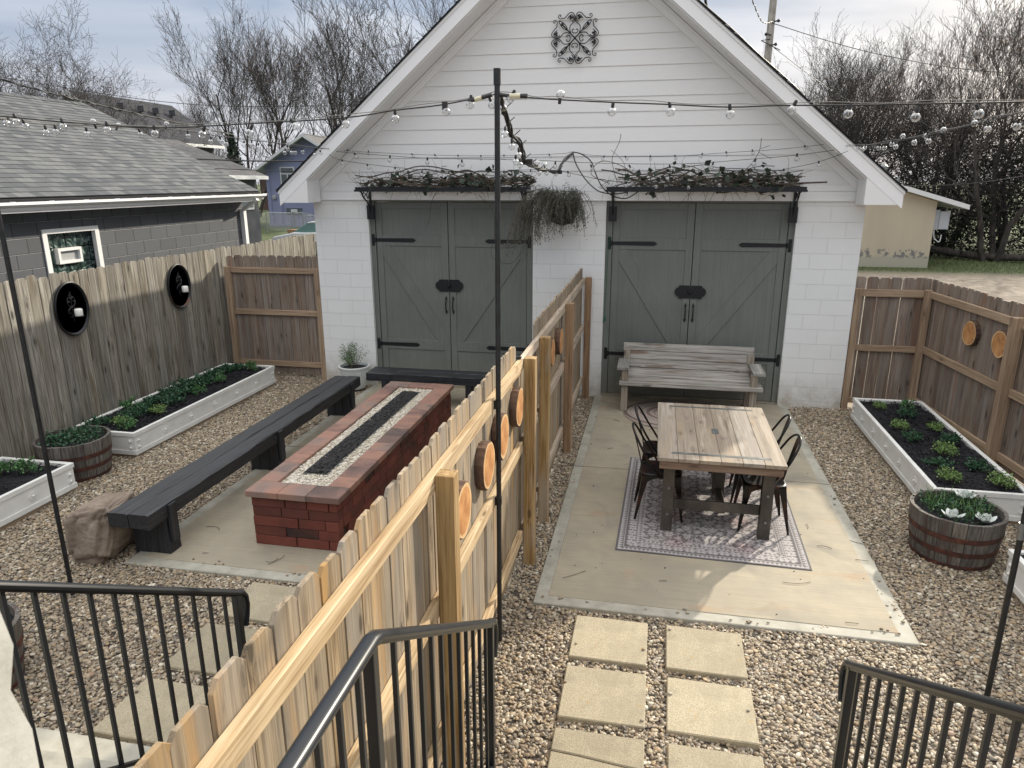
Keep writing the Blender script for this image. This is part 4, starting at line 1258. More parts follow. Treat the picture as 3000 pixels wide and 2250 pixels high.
# ------------------------------------------------------------------ planter boxes
M_PLW = plain('chalky_white_painted_planter', (.72,.72,.69), .6, nscale=5, namt=.07, bump=.1, bscale=60)
M_SKIRT = wood('planter_bare_footing', (.20,.14,.08), (.30,.22,.14), (.38,.30,.2), 'y', .2)
def planter(x0, y0, x1, y1, h, faces, label, rndseed):
    t_ = thing('planter_box', label, 'planter', ((x0+x1)/2, (y0+y1)/2, 0), 'white planter boxes')
    m_ = MB(); w_ = .035; zb = .01
    m_.box(x0, y0, zb, x0+w_, y1, h); m_.box(x1-w_, y0, zb, x1, y1, h); m_.box(x0+w_, y0, zb, x1-w_, y0+w_, h); m_.box(x0+w_, y1-w_, zb, x1-w_, y1, h)
    # skirting lip and top trim lip
    for (a, b, c, d) in ((x0-.010, y0-.010, x0-.0005, y1+.010), (x1+.0005, y0-.010, x1+.010, y1+.010), (x0-.0005, y0-.010, x1+.0005, y0-.0005), (x0-.0005, y1+.0005, x1+.0005, y1+.010)):
        m_.box(a, b, zb, c, d, .062); m_.box(a, b, h-.045, c, d, h+.002)
    part('box', m_, M_PLW, t_, bevel=.002)
    f_ = MB(); f_.box(x0+.01, y0+.01, -.05, x1-.01, y1-.01, .0095); part('footing', f_, M_SKIRT, t_)
    # mulch heaped a little
    s_ = MB(); nx, ny = 14, int((y1-y0)*18); rnd = random.Random(rndseed)
    X_ = np.linspace(x0+w_, x1-w_, nx); Y_ = np.linspace(y0+w_, y1-w_, ny)
    Z_ = h-.028+.022*np.array([[math.sin(3*x+4*y)*math.cos(5*y-2*x)+rnd.uniform(-.5,.5) for y in Y_] for x in X_])
    Z_ = np.minimum(Z_, h-.006)
    vs = [(X_[i], Y_[j], Z_[i][j]) for i in range(nx) for j in range(ny)]
    fs = [(i*ny+j, (i+1)*ny+j, (i+1)*ny+j+1, i*ny+j+1) for i in range(nx-1) for j in range(ny-1)]
    s_.add(vs, fs)
    # shredded bark chips
    for _ in range(int((y1-y0)*900)):
        x = rnd.uniform(x0+.05, x1-.05); y = rnd.uniform(y0+.05, y1-.05); a = rnd.uniform(0, 3.14); L_ = rnd.uniform(.012,.035)
        c = Vector((x, y, h-.02+rnd.uniform(-.008,.02))); d = Vector((math.cos(a), math.sin(a), rnd.uniform(-.4,.4)))*L_; e = Vector((-math.sin(a), math.cos(a), rnd.uniform(-.6,.6)))*rnd.uniform(.003,.007)
        s_.add([c-d-e, c+d-e, c+d+e, c-d+e], [(0,1,2,3)])
    part('mulch', s_, M_MULCH, t_)
    # round bosses with a domed screw
    def boss(P, U, V, N, r_=.045):
        b_ = MB()
        P = Vector(P); U = Vector(U); V = Vector(V); N = Vector(N)
        poly = [(r_*(1+.09*math.cos(6*a))*math.cos(a), r_*(1+.09*math.cos(6*a))*math.sin(a)) for a in np.linspace(0, 6.283, 24, endpoint=False)]
        b_.prism(poly, P, U, V, N, .006)
        b_.ball(P+N*.006, .016, 8, 5)
        part('boss', b_, M_PLW, t_, smooth=40)
    for fc in faces:
        if fc == 'E':
            n_ = int((y1-y0)/.47)
            for i in range(1, n_): boss((x1+.0005, y0+(y1-y0)*i/n_, h*.52), (0,1,0), (0,0,1), (1,0,0))
            for y in (y0+.06, y1-.06):
                for dz in (-.045, .03): boss((x1+.0005, y, h*.52+dz), (0,1,0), (0,0,1), (1,0,0), .028)
        if fc == 'W':
            n_ = int((y1-y0)/.47)
            for i in range(1, n_): boss((x0-.0005, y0+(y1-y0)*i/n_, h*.52), (0,-1,0), (0,0,1), (-1,0,0))
            for y in (y0+.06, y1-.06):
                for dz in (-.045, .03): boss((x0-.0005, y, h*.52+dz), (0,-1,0), (0,0,1), (-1,0,0), .028)
        if fc == 'S':
            for x in (x0+.06, x1-.06):
                for dz in (-.045, .03): boss((x, y0-.0005, h*.52+dz), (1,0,0), (0,0,1), (0,-1,0), .028)
HP = .275
planter(*PLANT[0], HP, 'ES', 'long white planter box of leafy herbs against the old grey fence', 1)
planter(*PLANT[1], HP, 'E', 'white planter box cut by the left edge, in front of the barrel', 2)
planter(*PLANT[2], HP, 'WS', 'long white planter box of black mulch and small shrubs by the right fence', 3)
planter(*PLANT[3], HP, 'W', 'white planter box at the right edge beyond the right barrel', 4)

# ------------------------------------------------------------------ small shrubs
def shrub_mesh(seed, rad, hgt, n_, ls, sq=1.0):
    rnd = random.Random(seed); st = MB(); lf = MB()
    nst = 13
    for k in range(nst):
        a = 6.283*k/nst+rnd.uniform(-.3,.3); rr = rad*rnd.uniform(.3, 1.0); hh = hgt*rnd.uniform(.45, 1.05)*(1.15-.5*rr/rad)
        pts = [Vector((0,0,-.02)), Vector((rr*.35*math.cos(a), rr*.35*math.sin(a), hh*.5)), Vector((rr*.8*math.cos(a), rr*.8*math.sin(a), hh*.9)), Vector((rr*math.cos(a), rr*math.sin(a), hh))]
        pts = smoothpts(pts, 3)
        st.tube(pts, .0025, 4)
        for _ in range(n_//nst):
            u = rnd.uniform(.3, 1)**.7; p = pts[min(len(pts)-1, int(u*(len(pts)-1)+.5))]
            leafquad(lf, p+Vector((rnd.gauss(0,.018), rnd.gauss(0,.018), rnd.gauss(0,.014))), ls*rnd.uniform(.6,1.25), rnd, 1.0)
    return st, lf
def make_shrub(seed, rad, hgt, n_, ls, mat, label, group, loc):
    t_ = thing('shrub', label, 'shrub', (0,0,0), group)
    st, lf = shrub_mesh(seed, rad, hgt, n_, ls)
    part('stems', st, M_VINE, t_); part('leaves', lf, mat, t_)
    t_.location = loc
    return t_
GL_ = 'leafy plants in the left planter boxes'; GR_ = 'small shrubs in the right planter box'
kA = make_shrub(1, .15, .13, 520, .024, M_LF_D, 'x', GL_, (0,0,0)); kB = make_shrub(2, .13, .15, 560, .020, M_LF_L, 'x', GL_, (0,0,0)); kC = make_shrub(3, .17, .10, 420, .030, M_LF_D, 'x', GL_, (0,0,0))
kD = make_shrub(4, .12, .14, 480, .020, leafm('mid_green_leaf', (.03,.10,.03), (.10,.22,.07)), 'x', GL_, (0,0,0))
kinds = {'A': kA, 'B': kB, 'C': kC, 'D': kD}
used = {}
words = {'A': 'dark green leafy herb', 'B': 'yellow green mounded shrub', 'C': 'low spreading dark green herb', 'D': 'bright green tufted herb'}
def put(kind, x, y, where, group, s_=1.0, z_=HP-.015):
    src = kinds[kind]
    o = src if kind not in used else copy_tree(src)
    used[kind] = 1
    o.location = (x, y, z_); o.rotation_euler.z = rng.uniform(0, 6.28); k = s_*rng.uniform(.88, 1.14); o.scale = (k, k, k*rng.uniform(.9,1.15))
    o['label'] = words[kind]+' '+where; o['group'] = group
LL = [('D',-5.78,-3.26,'at the near outer corner of the long left planter',1.0),('B',-5.98,-3.16,'near the front end of the long left planter',.9),('A',-6.22,-3.24,'hanging over the near fence side corner of the left planter',1.0),
      ('A',-6.03,-2.93,'behind the front pair in the long left planter',1.1),('D',-6.27,-2.66,'by the fence, second clump in the left planter',1.1),('C',-6.06,-2.66,'beside the fence clump, front third of the left planter',1.0),
      ('B',-5.80,-2.72,'alone on the outer side, front third of the left planter',.85),('A',-6.16,-2.36,'by the fence before the middle of the left planter',1.0),('C',-5.94,-2.28,'low one before the middle of the left planter',1.0),
      ('A',-6.24,-1.95,'by the fence in the middle of the left planter',1.0),('C',-6.03,-1.92,'exactly mid bed in the left planter',1.1),('D',-5.86,-1.84,'outer side in the middle of the left planter',.95),
      ('C',-6.26,-1.52,'by the fence just past the middle of the left planter',1.0),('A',-6.07,-1.42,'mid bed past the middle of the left planter',1.1),('D',-5.89,-1.28,'outer side past the middle of the left planter',1.0),
      ('A',-6.19,-.98,'by the fence in the far third of the left planter',1.1),('C',-6.15,-.70,'second from the far end, fence side, left planter',1.0),('A',-6.03,-.60,'mid bed near the far end of the left planter',.9),('D',-5.83,-.56,'at the far outer end of the left planter',.9)]
for k_, x, y, wh, s_ in LL: put(k_, x, y, wh, GL_, s_)
for k_, x, y, wh, s_ in [('D',-6.08,-4.70,'at the left photo edge in the near left planter',1.0),('D',-5.86,-4.64,'beside the light pole in the near left planter',1.1),('A',-6.1,-5.3,'farther along the near left planter',1.0)]: put(k_, x, y, wh, GL_, s_)
for k_, x, y, wh, s_ in [('B',2.995,-.83,'at the far left corner of the right planter',.75),('D',3.316,-.80,'at the far end middle of the right planter',.9),('A',3.25,-1.08,'just in front of the far middle clump, right planter',.85),
      ('B',3.0,-1.60,'on the left side, yellow flowered, right planter',.8),('A',3.04,-1.96,'second on the left side of the right planter',.8),('B',3.39,-1.60,'by the fence with pale flowers, right planter',.8),('A',3.42,-1.97,'by the fence in the middle of the right planter',.85),
      ('B',3.20,-2.38,'large one in the middle of the right planter',1.0),('C',3.06,-2.70,'just in front of the large middle clump, right planter',.85),('A',3.40,-2.73,'by the fence in the near half of the right planter',.85),
      ('B',2.99,-3.12,'at the near left corner of the right planter',.9),('B',3.42,-3.15,'at the near right corner of the right planter',.9)]: put(k_, x, y, wh, GR_, s_)

# ------------------------------------------------------------------ half barrels
M_HOOP = NT('rusty_barrel_hoop', .7, (.06,.022,.016), .2)
_n = M_HOOP.noise(M_HOOP.coord(), 12, 5, .65); M_HOOP.color(M_HOOP.ramp(_n, [(.35,(.030,.018,.016)),(.55,(.085,.030,.022)),(.75,(.17,.065,.035))])); M_HOOP = M_HOOP.m
def barrel(x, y, r_, h, label):
    t_ = thing('half_barrel', label, 'barrel planter', (x, y, -.03), 'half barrel planters')
    n_ = 22; z0 = -.03
    rad = lambda z_: r_*(.86+.14*math.sin(min(1, (z_/h))*1.35)/math.sin(1.35))
    m_ = MB()
    for k in range(n_):
        a0 = 2*math.pi*(k+.02)/n_; a1 = 2*math.pi*(k+.98)/n_
        zs = [0, .33*h, .66*h, h]; vs = []; dz = rng.uniform(-.003,.003)
        for z_ in zs:
            for a in (a0, (a0+a1)/2, a1):
                vs.append((x+rad(z_)*math.cos(a), y+rad(z_)*math.sin(a), z0+z_+(dz if z_ == h else 0)))
        for z_ in zs:
            for a in (a0, (a0+a1)/2, a1):
                vs.append((x+(rad(z_)-.028)*math.cos(a), y+(rad(z_)-.028)*math.sin(a), z0+z_+(dz if z_ == h else 0)))
        fs = []
        for q in range(3):
            for i in range(2):
                fs.append((q*3+i, q*3+i+1, q*3+i+4, q*3+i+3)); fs.append((12+q*3+i+1, 12+q*3+i, 12+q*3+i+3, 12+q*3+i+4))
            fs.append((q*3, q*3+3, 12+q*3+3, 12+q*3)); fs.append((q*3+2, 12+q*3+2, 12+q*3+5, q*3+5))
        for i in range(2): fs.append((9+i, 10+i, 22+i, 21+i)); fs.append((i+1, i, 12+i, 13+i))
        m_.add(vs, fs)
    part('staves', m_, M_BARREL, t_)
    hp = MB()
    for z_, w_ in ((.30*h, .045), (.60*h, .045), (.04*h, .03)):
        vs = []; N_ = 40
        for dz, dr in ((0,.0015),(0,.004),(w_,.004),(w_,.0015)):
            for k in range(N_):
                a = 2*math.pi*k/N_; vs.append((x+(rad(z_+dz)+dr)*math.cos(a), y+(rad(z_+dz)+dr)*math.sin(a), z0+z_+dz))
        fs = [(q*N_+k, q*N_+(k+1) % N_, (q+1)*N_+(k+1) % N_, (q+1)*N_+k) for q in range(3) for k in range(N_)]
        hp.add(vs, fs)
    part('hoop', hp, M_HOOP, t_, smooth=40)
    so_ = MB(); so_.lathe([(0,h-.04),(rad(h)*.5,h-.035),(rad(h)-.03,h-.06)][::-1], (x, y, z0), 24)
    part('soil', so_, M_MULCH, t_)
    return t_
bh_ = .43
barrel(-5.925, -3.94, .365, bh_, 'weathered half barrel beside the end of the long left planter')
barrel(2.735, -4.02, .355, bh_, 'weathered half barrel with rusty hoops in the dining yard gravel')
barrel(-3.95, -7.05, .33, bh_, 'empty half barrel behind the left railing')
def bed(x, y, r_, n_, mat, label, seed, ls, hgt, z_=bh_-.09):
    rnd = random.Random(seed); t_ = thing('barrel_plants', label, 'plants', (x, y, z_)); lf = MB(); st = MB()
    for k in range(n_):
        a = rnd.uniform(0, 6.283); q = r_*math.sqrt(rnd.uniform(0, 1)); b = Vector((x+q*math.cos(a), y+q*math.sin(a), z_))
        tip = b+Vector((rnd.gauss(0,.03), rnd.gauss(0,.03), rnd.uniform(.4,1)*hgt)); st.tube([b, (b+tip)/2+Vector((rnd.gauss(0,.008),0,0)), tip], .0018, 3)
        for _ in range(6): leafquad(lf, tip+Vector((rnd.gauss(0,.02), rnd.gauss(0,.02), rnd.gauss(-.01,.015))), ls*rnd.uniform(.6,1.2), rnd, 1.0)
    part('stems', st, M_VINE, t_); part('leaves', lf, mat, t_); return t_
bed(-5.93, -3.94, .27, 170, M_LF_D, 'dark green herbs filling the left half barrel', 5, .030, .10)
tb = bed(2.74, -3.98, .26, 150, M_LF_D, 'grassy green plants and silver leaf clumps in the right half barrel', 6, .022, .11)
gb_ = MB(); rnd = random.Random(8)
for k in range(230):
    a = rnd.uniform(0, 6.283); q = .25*math.sqrt(rnd.random()); b = Vector((2.74+q*math.cos(a), -3.96+q*math.sin(a), bh_-.09)); t1 = rnd.uniform(0, 6.28); L_ = rnd.uniform(.08,.15)
    e = b+Vector((math.cos(t1)*L_*.45, math.sin(t1)*L_*.45, L_)); s1 = Vector((-math.sin(t1), math.cos(t1), 0))*.003
    gb_.add([b-s1, b+s1, (b+e)/2+s1+Vector((0,0,.015)), (b+e)/2-s1+Vector((0,0,.015)), e], [(0,1,2,3),(3,2,4)])
part('grass_blades', gb_, leafm('fresh_grass_blade', (.05,.13,.03), (.14,.26,.07)), tb)
def rosette(x, y, z_, label, seed):
    rnd = random.Random(seed); t_ = thing('silver_leaf_rosette', label, 'plant', (x, y, z_), 'silver leaved plants in the right barrel'); m_ = MB()
    for k in range(14):
        a = 6.283*k/7+rnd.uniform(-.2,.2); el = .25 if k < 7 else .8; L_ = rnd.uniform(.075,.10)*(1 if k < 7 else .75); w_ = .026
        d = Vector((math.cos(a)*math.cos(el), math.sin(a)*math.cos(el), math.sin(el))); s_ = Vector((-math.sin(a), math.cos(a), 0)); n3 = d.cross(s_)
        O = Vector((x, y, z_+.01)); rows = []
        for u, ww in ((0,.2),(.3,.8),(.65,1.0),(.9,.6),(1.0,.1)):
            c = O+d*L_*u-n3*(-.03*u*u+.0)*1; rows.append((c-s_*w_*ww+n3*-.004, c+n3*.0, c+s_*w_*ww+n3*-.004))
        vs = [p for r_ in rows for p in r_]
        m_.add(vs, [(q*3+i, q*3+i+1, q*3+i+4, q*3+i+3) for q in range(4) for i in range(2)])
    m_.ball((x,y,z_+.02), .012, 8, 5)
    part('leaves', m_, M_LF_W, t_, smooth=60)
rosette(2.615, -4.235, .39, 'silver white leaf rosette at the front left of the right barrel', 1)
rosette(2.86, -4.225, .37, 'silver white leaf clump at the front right of the right barrel', 2)
rosette(2.85, -3.84, .40, 'silver white leaf clump at the back of the right barrel', 3)

# ------------------------------------------------------------------ glazed pot with airy plant
M_POT = plain('pale_glazed_pot', (.60,.63,.62), .3, nscale=8, namt=.06)
pt_ = thing('flower_pot', 'pale grey patterned pot with an airy green plant by the left pier', 'flower pot', (-4.27, -.30, 0))
pp = MB(); PX, PY = -4.26, -.30
pp.lathe([(.0,.0),(.145,.0),(.15,.012),(.20,.16),(.222,.30),(.224,.318),(.236,.320),(.240,.345),(.232,.352),(.212,.350),(.205,.30),(0,.29)], (PX,PY,0), 36)
part('pot', pp, M_POT, pt_, smooth=40)
em = MB()
for k in range(18):
    a0 = 6.283*k/18
    for q in (1, -1):
        em.tube([(PX+(.155+.27*u*.24+.003)*math.cos(a0+q*.17*math.sin(u*6.28)), PY+(.155+.27*u*.24+.003)*math.sin(a0+q*.17*math.sin(u*6.28)), .03+.25*u) for u in np.linspace(.0,1,12)], .0028, 4)
part('raised_pattern', em, M_POT, pt_)
pp = MB(); pp.lathe([(0,.315),(.2,.31)][::-1], (PX,PY,0), 20); part('soil', pp, M_MULCH, pt_)
st = MB(); lf = MB(); fl = MB(); rnd = random.Random(17)
for k in range(46):
    a = rnd.uniform(0, 6.283); sp_ = rnd.uniform(.05, .22); H = rnd.uniform(.14, .40)*(1.15-sp_*1.6)
    p0 = Vector((PX+.05*math.cos(a), PY+.05*math.sin(a), .31)); p1 = Vector((PX+sp_*math.cos(a), PY+sp_*math.sin(a), .31+H))
    pts = smoothpts([p0, (p0+p1)/2+Vector((0,0,.03)), p1], 3); st.tube(pts, .002, 3)
    for p in pts[2:]:
        for _ in range(5): leafquad(lf, p+Vector((rnd.gauss(0,.018), rnd.gauss(0,.018), rnd.gauss(0,.018))), rnd.uniform(.012,.024), rnd, 1.0)
        if PX+.02 < p.x and rnd.random() < .5:
            for _ in range(2): fl.ball(p+Vector((rnd.gauss(0,.015), rnd.gauss(-.01,.015), rnd.gauss(0,.015))), .006, 5, 3)
pl_ = thing('potted_plant', 'airy green plant with tiny white flowers in the pale pot', 'plant', (PX, PY, .31))
part('stems', st, M_VINE, pl_); part('leaves', lf, leafm('soft_green_leaf', (.06,.13,.05), (.20,.30,.14)), pl_); part('flowers', fl, M_FLW, pl_)
# ------------------------------------------------------------------ black timber benches
M_BOLT = plain('dark_bolt_head', (.03,.03,.035), .35, .5)
def jag(mb_list): pass
bn = thing('timber_bench', 'long low black timber bench beside the brick fire pit', 'bench', (-3.95, -3.4, 0))
def beam(x0, y0, x1, y1, z0, z1, along, seed):
    "thick timber with slightly wandering edges"
    rnd = random.Random(seed); m_ = MB(); n_ = 26
    vs = []
    for i in range(n_+1):
        u = i/n_
        if along == 'y':
            y = y0+(y1-y0)*u
            c = [(x0+rnd.uniform(-.004,.004), y, z0+rnd.uniform(-.005,.005)), (x1+rnd.uniform(-.004,.004), y, z0+rnd.uniform(-.005,.005)), (x1+rnd.uniform(-.005,.005), y, z1-.006+rnd.uniform(-.005,.004)), (x1-.018, y, z1+rnd.uniform(-.003,.003)), ((x0+x1)/2+.01, y, z1+rnd.uniform(-.003,.002)), (x0+.015, y, z1+rnd.uniform(-.003,.003)), (x0+rnd.uniform(-.005,.005), y, z1-.006)]
        else:
            x = x0+(x1-x0)*u
            c = [(x, y1+rnd.uniform(-.004,.004), z0), (x, y0+rnd.uniform(-.004,.004), z0+rnd.uniform(-.004,.004)), (x, y0+rnd.uniform(-.005,.005), z1-.006+rnd.uniform(-.004,.004)), (x, y0+.015, z1+rnd.uniform(-.003,.003)), (x, (y0+y1)/2, z1+rnd.uniform(-.003,.002)), (x, y1-.015, z1), (x, y1, z1-.006)]
        vs += c
    k = 7; fs = []
    for i in range(n_):
        for j in range(k):
            j2 = (j+1) % k; fs.append((i*k+j, i*k+j2, (i+1)*k+j2, (i+1)*k+j))
    fs.append(tuple(range(k))[::-1]); fs.append(tuple(n_*k+j for j in range(k)))
    if along == 'y': fs = [f[::-1] for f in fs]
    m_.add(vs, fs); return m_
part('seat', beam(-4.125, -5.56, -3.945, -1.25, .325, .452, 'y', 1), M_BLK, bn)
part('seat', beam(-3.938, -5.56, -3.755, -1.25, .328, .455, 'y', 2), M_BLK, bn)
for y in (-5.28, -3.45, -1.55):
    l = MB()
    for q in range(3):
        xa = -4.10+q*.115
        sw = .018 if q == 2 else 0
        l.add([(xa,y-.075,-.02),(xa+.112,y-.075,-.02),(xa+.112,y+.075,-.02),(xa,y+.075,-.02),(xa,y-.06,.327),(xa+.112-sw,y-.06,.327),(xa+.112-sw,y+.06,.327),(xa,y+.06,.327)],
              [(0,3,2,1),(4,5,6,7),(0,1,5,4),(1,2,6,5),(2,3,7,6),(3,0,4,7)])
    part('leg', l, M_BLKZ, bn, bevel=.004)
    c = MB(); c.box(-3.765, y-.045, .10, -3.735, y+.045, .44)
    part('cleat', c, M_BLKZ, bn, bevel=.003)
bo = MB()
for y in (-5.28, -3.45, -1.55):
    for dy in (-.10, .10): bo.lathe([(0,.006),(.012,.004),(.014,0)][::-1], (-3.754, y+dy, .39), 10, (1,0,0))
part('bolt', bo, M_BOLT, bn)
bn2 = thing('timber_bench', 'short black timber bench in front of the left garage doors', 'bench', (-2.9, -.85, 0))
part('seat', beam(-3.76, -1.04, -2.02, -.855, .34, .452, 'x', 3), M_BLKX, bn2)
part('seat', beam(-3.76, -.85, -2.02, -.665, .34, .452, 'x', 4), M_BLKX, bn2)
for x in (-3.50, -2.28):
    l = MB(); l.box(x-.055, -1.00, -.02, x+.055, -.70, .342); l.box(x-.04, -1.035, .08, x+.04, -1.001, .339)
    part('leg', l, M_BLKZ, bn2, bevel=.004)
bo = MB()
for x in (-3.60, -3.38, -2.38, -2.16): bo.lathe([(0,.006),(.012,.004),(.014,0)][::-1], (x, -1.042, .395), 10, (0,-1,0))
part('bolt', bo, M_BOLT, bn2)

# boulder
rk = MB()
def boulder():
    bm = bmesh.new(); bmesh.ops.create_icosphere(bm, subdivisions=5, radius=1)
    from mathutils import noise as mn
    for v in bm.verts:
        p = v.co.copy()
        # squarish block, leaning, narrower on top
        q = Vector((math.copysign(abs(p.x)**.42, p.x), math.copysign(abs(p.y)**.45, p.y), math.copysign(abs(p.z)**.5, p.z)))
        tp = 1-.16*(q.z+1)/2
        n_ = mn.fractal(p*1.3+Vector((3,1,2)), .9, 2.0, 5)
        rdg = abs(mn.noise(p*2.1+Vector((7,2,5))))
        q *= .93+.17*n_-.16*rdg
        q = Vector((q.x*.245*tp+.03*q.z, q.y*.31*tp, q.z*.29+.21+.05*q.x))
        q += Vector((.05*(q.z-.2), -.03*(q.z-.2), 0))
        q += Vector((mn.noise(p*9), mn.noise(p*9+Vector((4,4,4))), mn.noise(p*9+Vector((9,1,4)))))*.006
        v.co = q+Vector((-4.36, -5.36, 0))
    rk.v = [tuple(v.co) for v in bm.verts]; rk.f = [tuple(v.index for v in f.verts) for f in bm.faces]; rk.uv = [None]*len(rk.f); bm.free()
boulder()
tk = NT('brown_boulder_rock', .85)
a1 = tk.noise(tk.coord(), 4, 6, .65); a2 = tk.noise(tk.coord(), 40, 4, .65); a3 = tk.noise(tk.map(tk.coord(), (2,2,6), (1,5,2), (.5,.3,0)), 3, 4, .6, 1)
cc = tk.ramp(a1, [(.32, (.15,.115,.085)), (.5, (.25,.20,.155)), (.68, (.33,.28,.225))])
cc = tk.mix(tk.ramp(a3, [(.5, 0.0), (.65, .6)]), cc, (.165,.11,.10))
tk.color(cc); tk.bump(tk.math('ADD', a1, tk.math('MULTIPLY', a2, .4)), .8, .02)
solid('boulder', rk, tk.m, 'brown boulder at the near end of the long black bench', 'rock', smooth='all', origin=(-4.36,-5.36,0))

# ------------------------------------------------------------------ brick fire pit
fp = thing('fire_pit', 'long brick fire pit table with black lava rock and pale pebbles', 'fire pit', (-2.76, -3.33, 0))
def brickmat(name, stops, bmp=.5):
    t = NT(name, .85)
    n_ = t.noise(t.coord(), 3.3, 5, .65, .5); f_ = t.noise(t.coord(), 120, 3, .7); isl = t.island()
    v_ = t.math('ADD', t.math('MULTIPLY', n_, .62), t.math('MULTIPLY', isl, .36))
    t.color(t.ramp(v_, stops)); t.bump(t.math('ADD', n_, t.math('MULTIPLY', f_, .6)), bmp, .006); return t.m
M_BRK = brickmat('dark_red_stacked_brick', [(.25,(.030,.018,.016)),(.38,(.085,.026,.018)),(.55,(.135,.036,.024)),(.72,(.175,.048,.032))])
M_CAPB = brickmat('blended_red_cap_stone', [(.26,(.085,.065,.06)),(.40,(.19,.115,.095)),(.52,(.31,.17,.125)),(.64,(.22,.155,.13)),(.75,(.11,.085,.08))], .4)
BX0, BX1, BY0, BY1 = -3.150, -2.360, -5.045, -1.615
rnd = random.Random(3)
def course(face):
    m_ = MB()
    for c in range(5):
        z0 = c*.0905+.002; z1 = z0+.0865
        cuts = [BX0] if face in 'SN' else [BY0]
        end = BX1 if face in 'SN' else BY1
        first = rnd.choice([.39,.31,.42]) if c % 2 == 0 else rnd.choice([.30,.27])
        p = cuts[0]+first if face in 'SN' else cuts[0]+rnd.choice([.1,.2,.3,.25,.15])
        while p < end-.06: cuts.append(p); p += rnd.choice([.20,.30,.28,.25]) if face in 'SN' else rnd.choice([.2,.25,.3,.17])
        cuts.append(end)
        for a, b in zip(cuts[:-1], cuts[1:]):
            g = rnd.uniform(.0015,.005); d = rnd.uniform(-.006,.004)
            if face == 'S': m_.box(a+g, BY0+d, z0, b-g, BY0+.10, z1)
            if face == 'N': m_.box(a+g, BY1-.10, z0, b-g, BY1-d, z1)
            if face == 'E': m_.box(BX1-.10, a+g+(.101 if a == BY0 else 0), z0, BX1-d, b-g-(.101 if b == BY1 else 0), z1) if b-a > .21 or (a != BY0 and b != BY1) else None
            if face == 'W': m_.box(BX0+d, a+g+(.101 if a == BY0 else 0), z0, BX0+.10, b-g-(.101 if b == BY1 else 0), z1) if b-a > .21 or (a != BY0 and b != BY1) else None
    return m_
cm = MB(); cm.box(BX0+.03, BY0+.03, 0, BX1-.03, BY1-.03, .45)
part('core', cm, plain('dark_brick_backing', (.05,.03,.025), .9), fp)
for f_ in 'SNEW': part('brick_face', course(f_), M_BRK, fp, bevel=.003)
cp = MB(); O = .035; cw = .205
def capstone(x0, y0, x1, y1): cp.box(x0+.0015, y0+.0015, .4545, x1-.0015, y1-.0015, .511+rnd.uniform(-.001,.001))
cx0, cx1, cy0, cy1 = BX0-O, BX1+O, BY0-O, BY1+O
for a, b in ((cx0, cx0+.30), (cx0+.30, cx0+.56), (cx0+.56, cx1)): capstone(a, cy0, b, cy0+.23); capstone(a, cy1-.21, b, cy1)
n_ = 14
for i in range(n_):
    a = cy0+.23+(cy1-.21-cy0-.23)*i/n_; b = cy0+.23+(cy1-.21-cy0-.23)*(i+1)/n_
    capstone(cx0, a, cx0+cw-.02, b); capstone(cx1-cw, a, cx1, b)
part('cap_stones', cp, M_CAPB, fp, bevel=.004)
# pale pebbles round the burner
M_PP = NT('pale_burner_pebble', .7)
M_PP.color(M_PP.ramp(M_PP.island(), [(0,(.30,.25,.19)),(.3,(.45,.40,.32)),(.7,(.60,.55,.46)),(1,(.70,.67,.6))])); M_PP = M_PP.m
ix0, ix1, iy0, iy1 = cx0+cw-.02, cx1-cw, cy0+.23, cy1-.21
bx0, bx1, by0, by1 = -2.885, -2.665, -4.60, -1.97
pb = MB(); pb.box(ix0, iy0, .40, ix1, iy1, .482)
def octa(mb, c, sx, sy, sz, a):
    ca, sa = math.cos(a), math.sin(a); c = Vector(c)
    P = []
    for (r_, z_) in ((.62,-.6),(1,.0),(.66,.62)):
        for k in range(6):
            b = k*math.pi/3; x, y = r_*math.cos(b)*sx, r_*math.sin(b)*sy
            P.append(c+Vector((x*ca-y*sa, x*sa+y*ca, z_*sz)))
    fs = [tuple(range(6))[::-1], tuple(range(12,18))]+[(q*6+k, q*6+(k+1) % 6, (q+1)*6+(k+1) % 6, (q+1)*6+k) for q in range(2) for k in range(6)]
    mb.add(P, fs)
for _ in range(5200):
    x = rnd.uniform(ix0+.01, ix1-.01); y = rnd.uniform(iy0+.01, iy1-.01)
    if bx0+.015 < x < bx1-.015 and by0+.015 < y < by1-.015: continue
    s_ = rnd.uniform(.006,.012); octa(pb, (x, y, .484+rnd.uniform(0,.010)), s_*1.2, s_, s_*.75, rnd.uniform(0,3.14))
part('pale_pebbles', pb, M_PP, fp, smooth=60)
lv = MB(); tr = MB()
for _ in range(2300):
    x = rnd.uniform(bx0+.012, bx1-.012); y = rnd.uniform(by0+.01, by1-.01); s_ = rnd.uniform(.010,.023)
    octa(lv, (x, y, .494+rnd.uniform(0,.020)*(1-abs(x-(bx0+bx1)/2)/.13)), s_*1.1, s_, s_*.9, rnd.uniform(0,3.14))
lt_ = NT('black_lava_rock', .9, (.012,.012,.014)); lt_.bump(lt_.noise(lt_.coord(), 140, 3, .7), .8, .006)
lt_.color(lt_.mix(lt_.island(), (.006,.006,.008), (.035,.033,.034)))
part('lava_rock', lv, lt_.m, fp)
tr.box(bx0-.004, by0-.004, .47, bx1+.004, by0, .502); tr.box(bx0-.004, by1, .47, bx1+.004, by1+.004, .502); tr.box(bx0-.004, by0, .47, bx0, by1, .502); tr.box(bx1, by0, .47, bx1+.004, by1, .502)
part('burner_tray', tr, M_STEEL, fp)

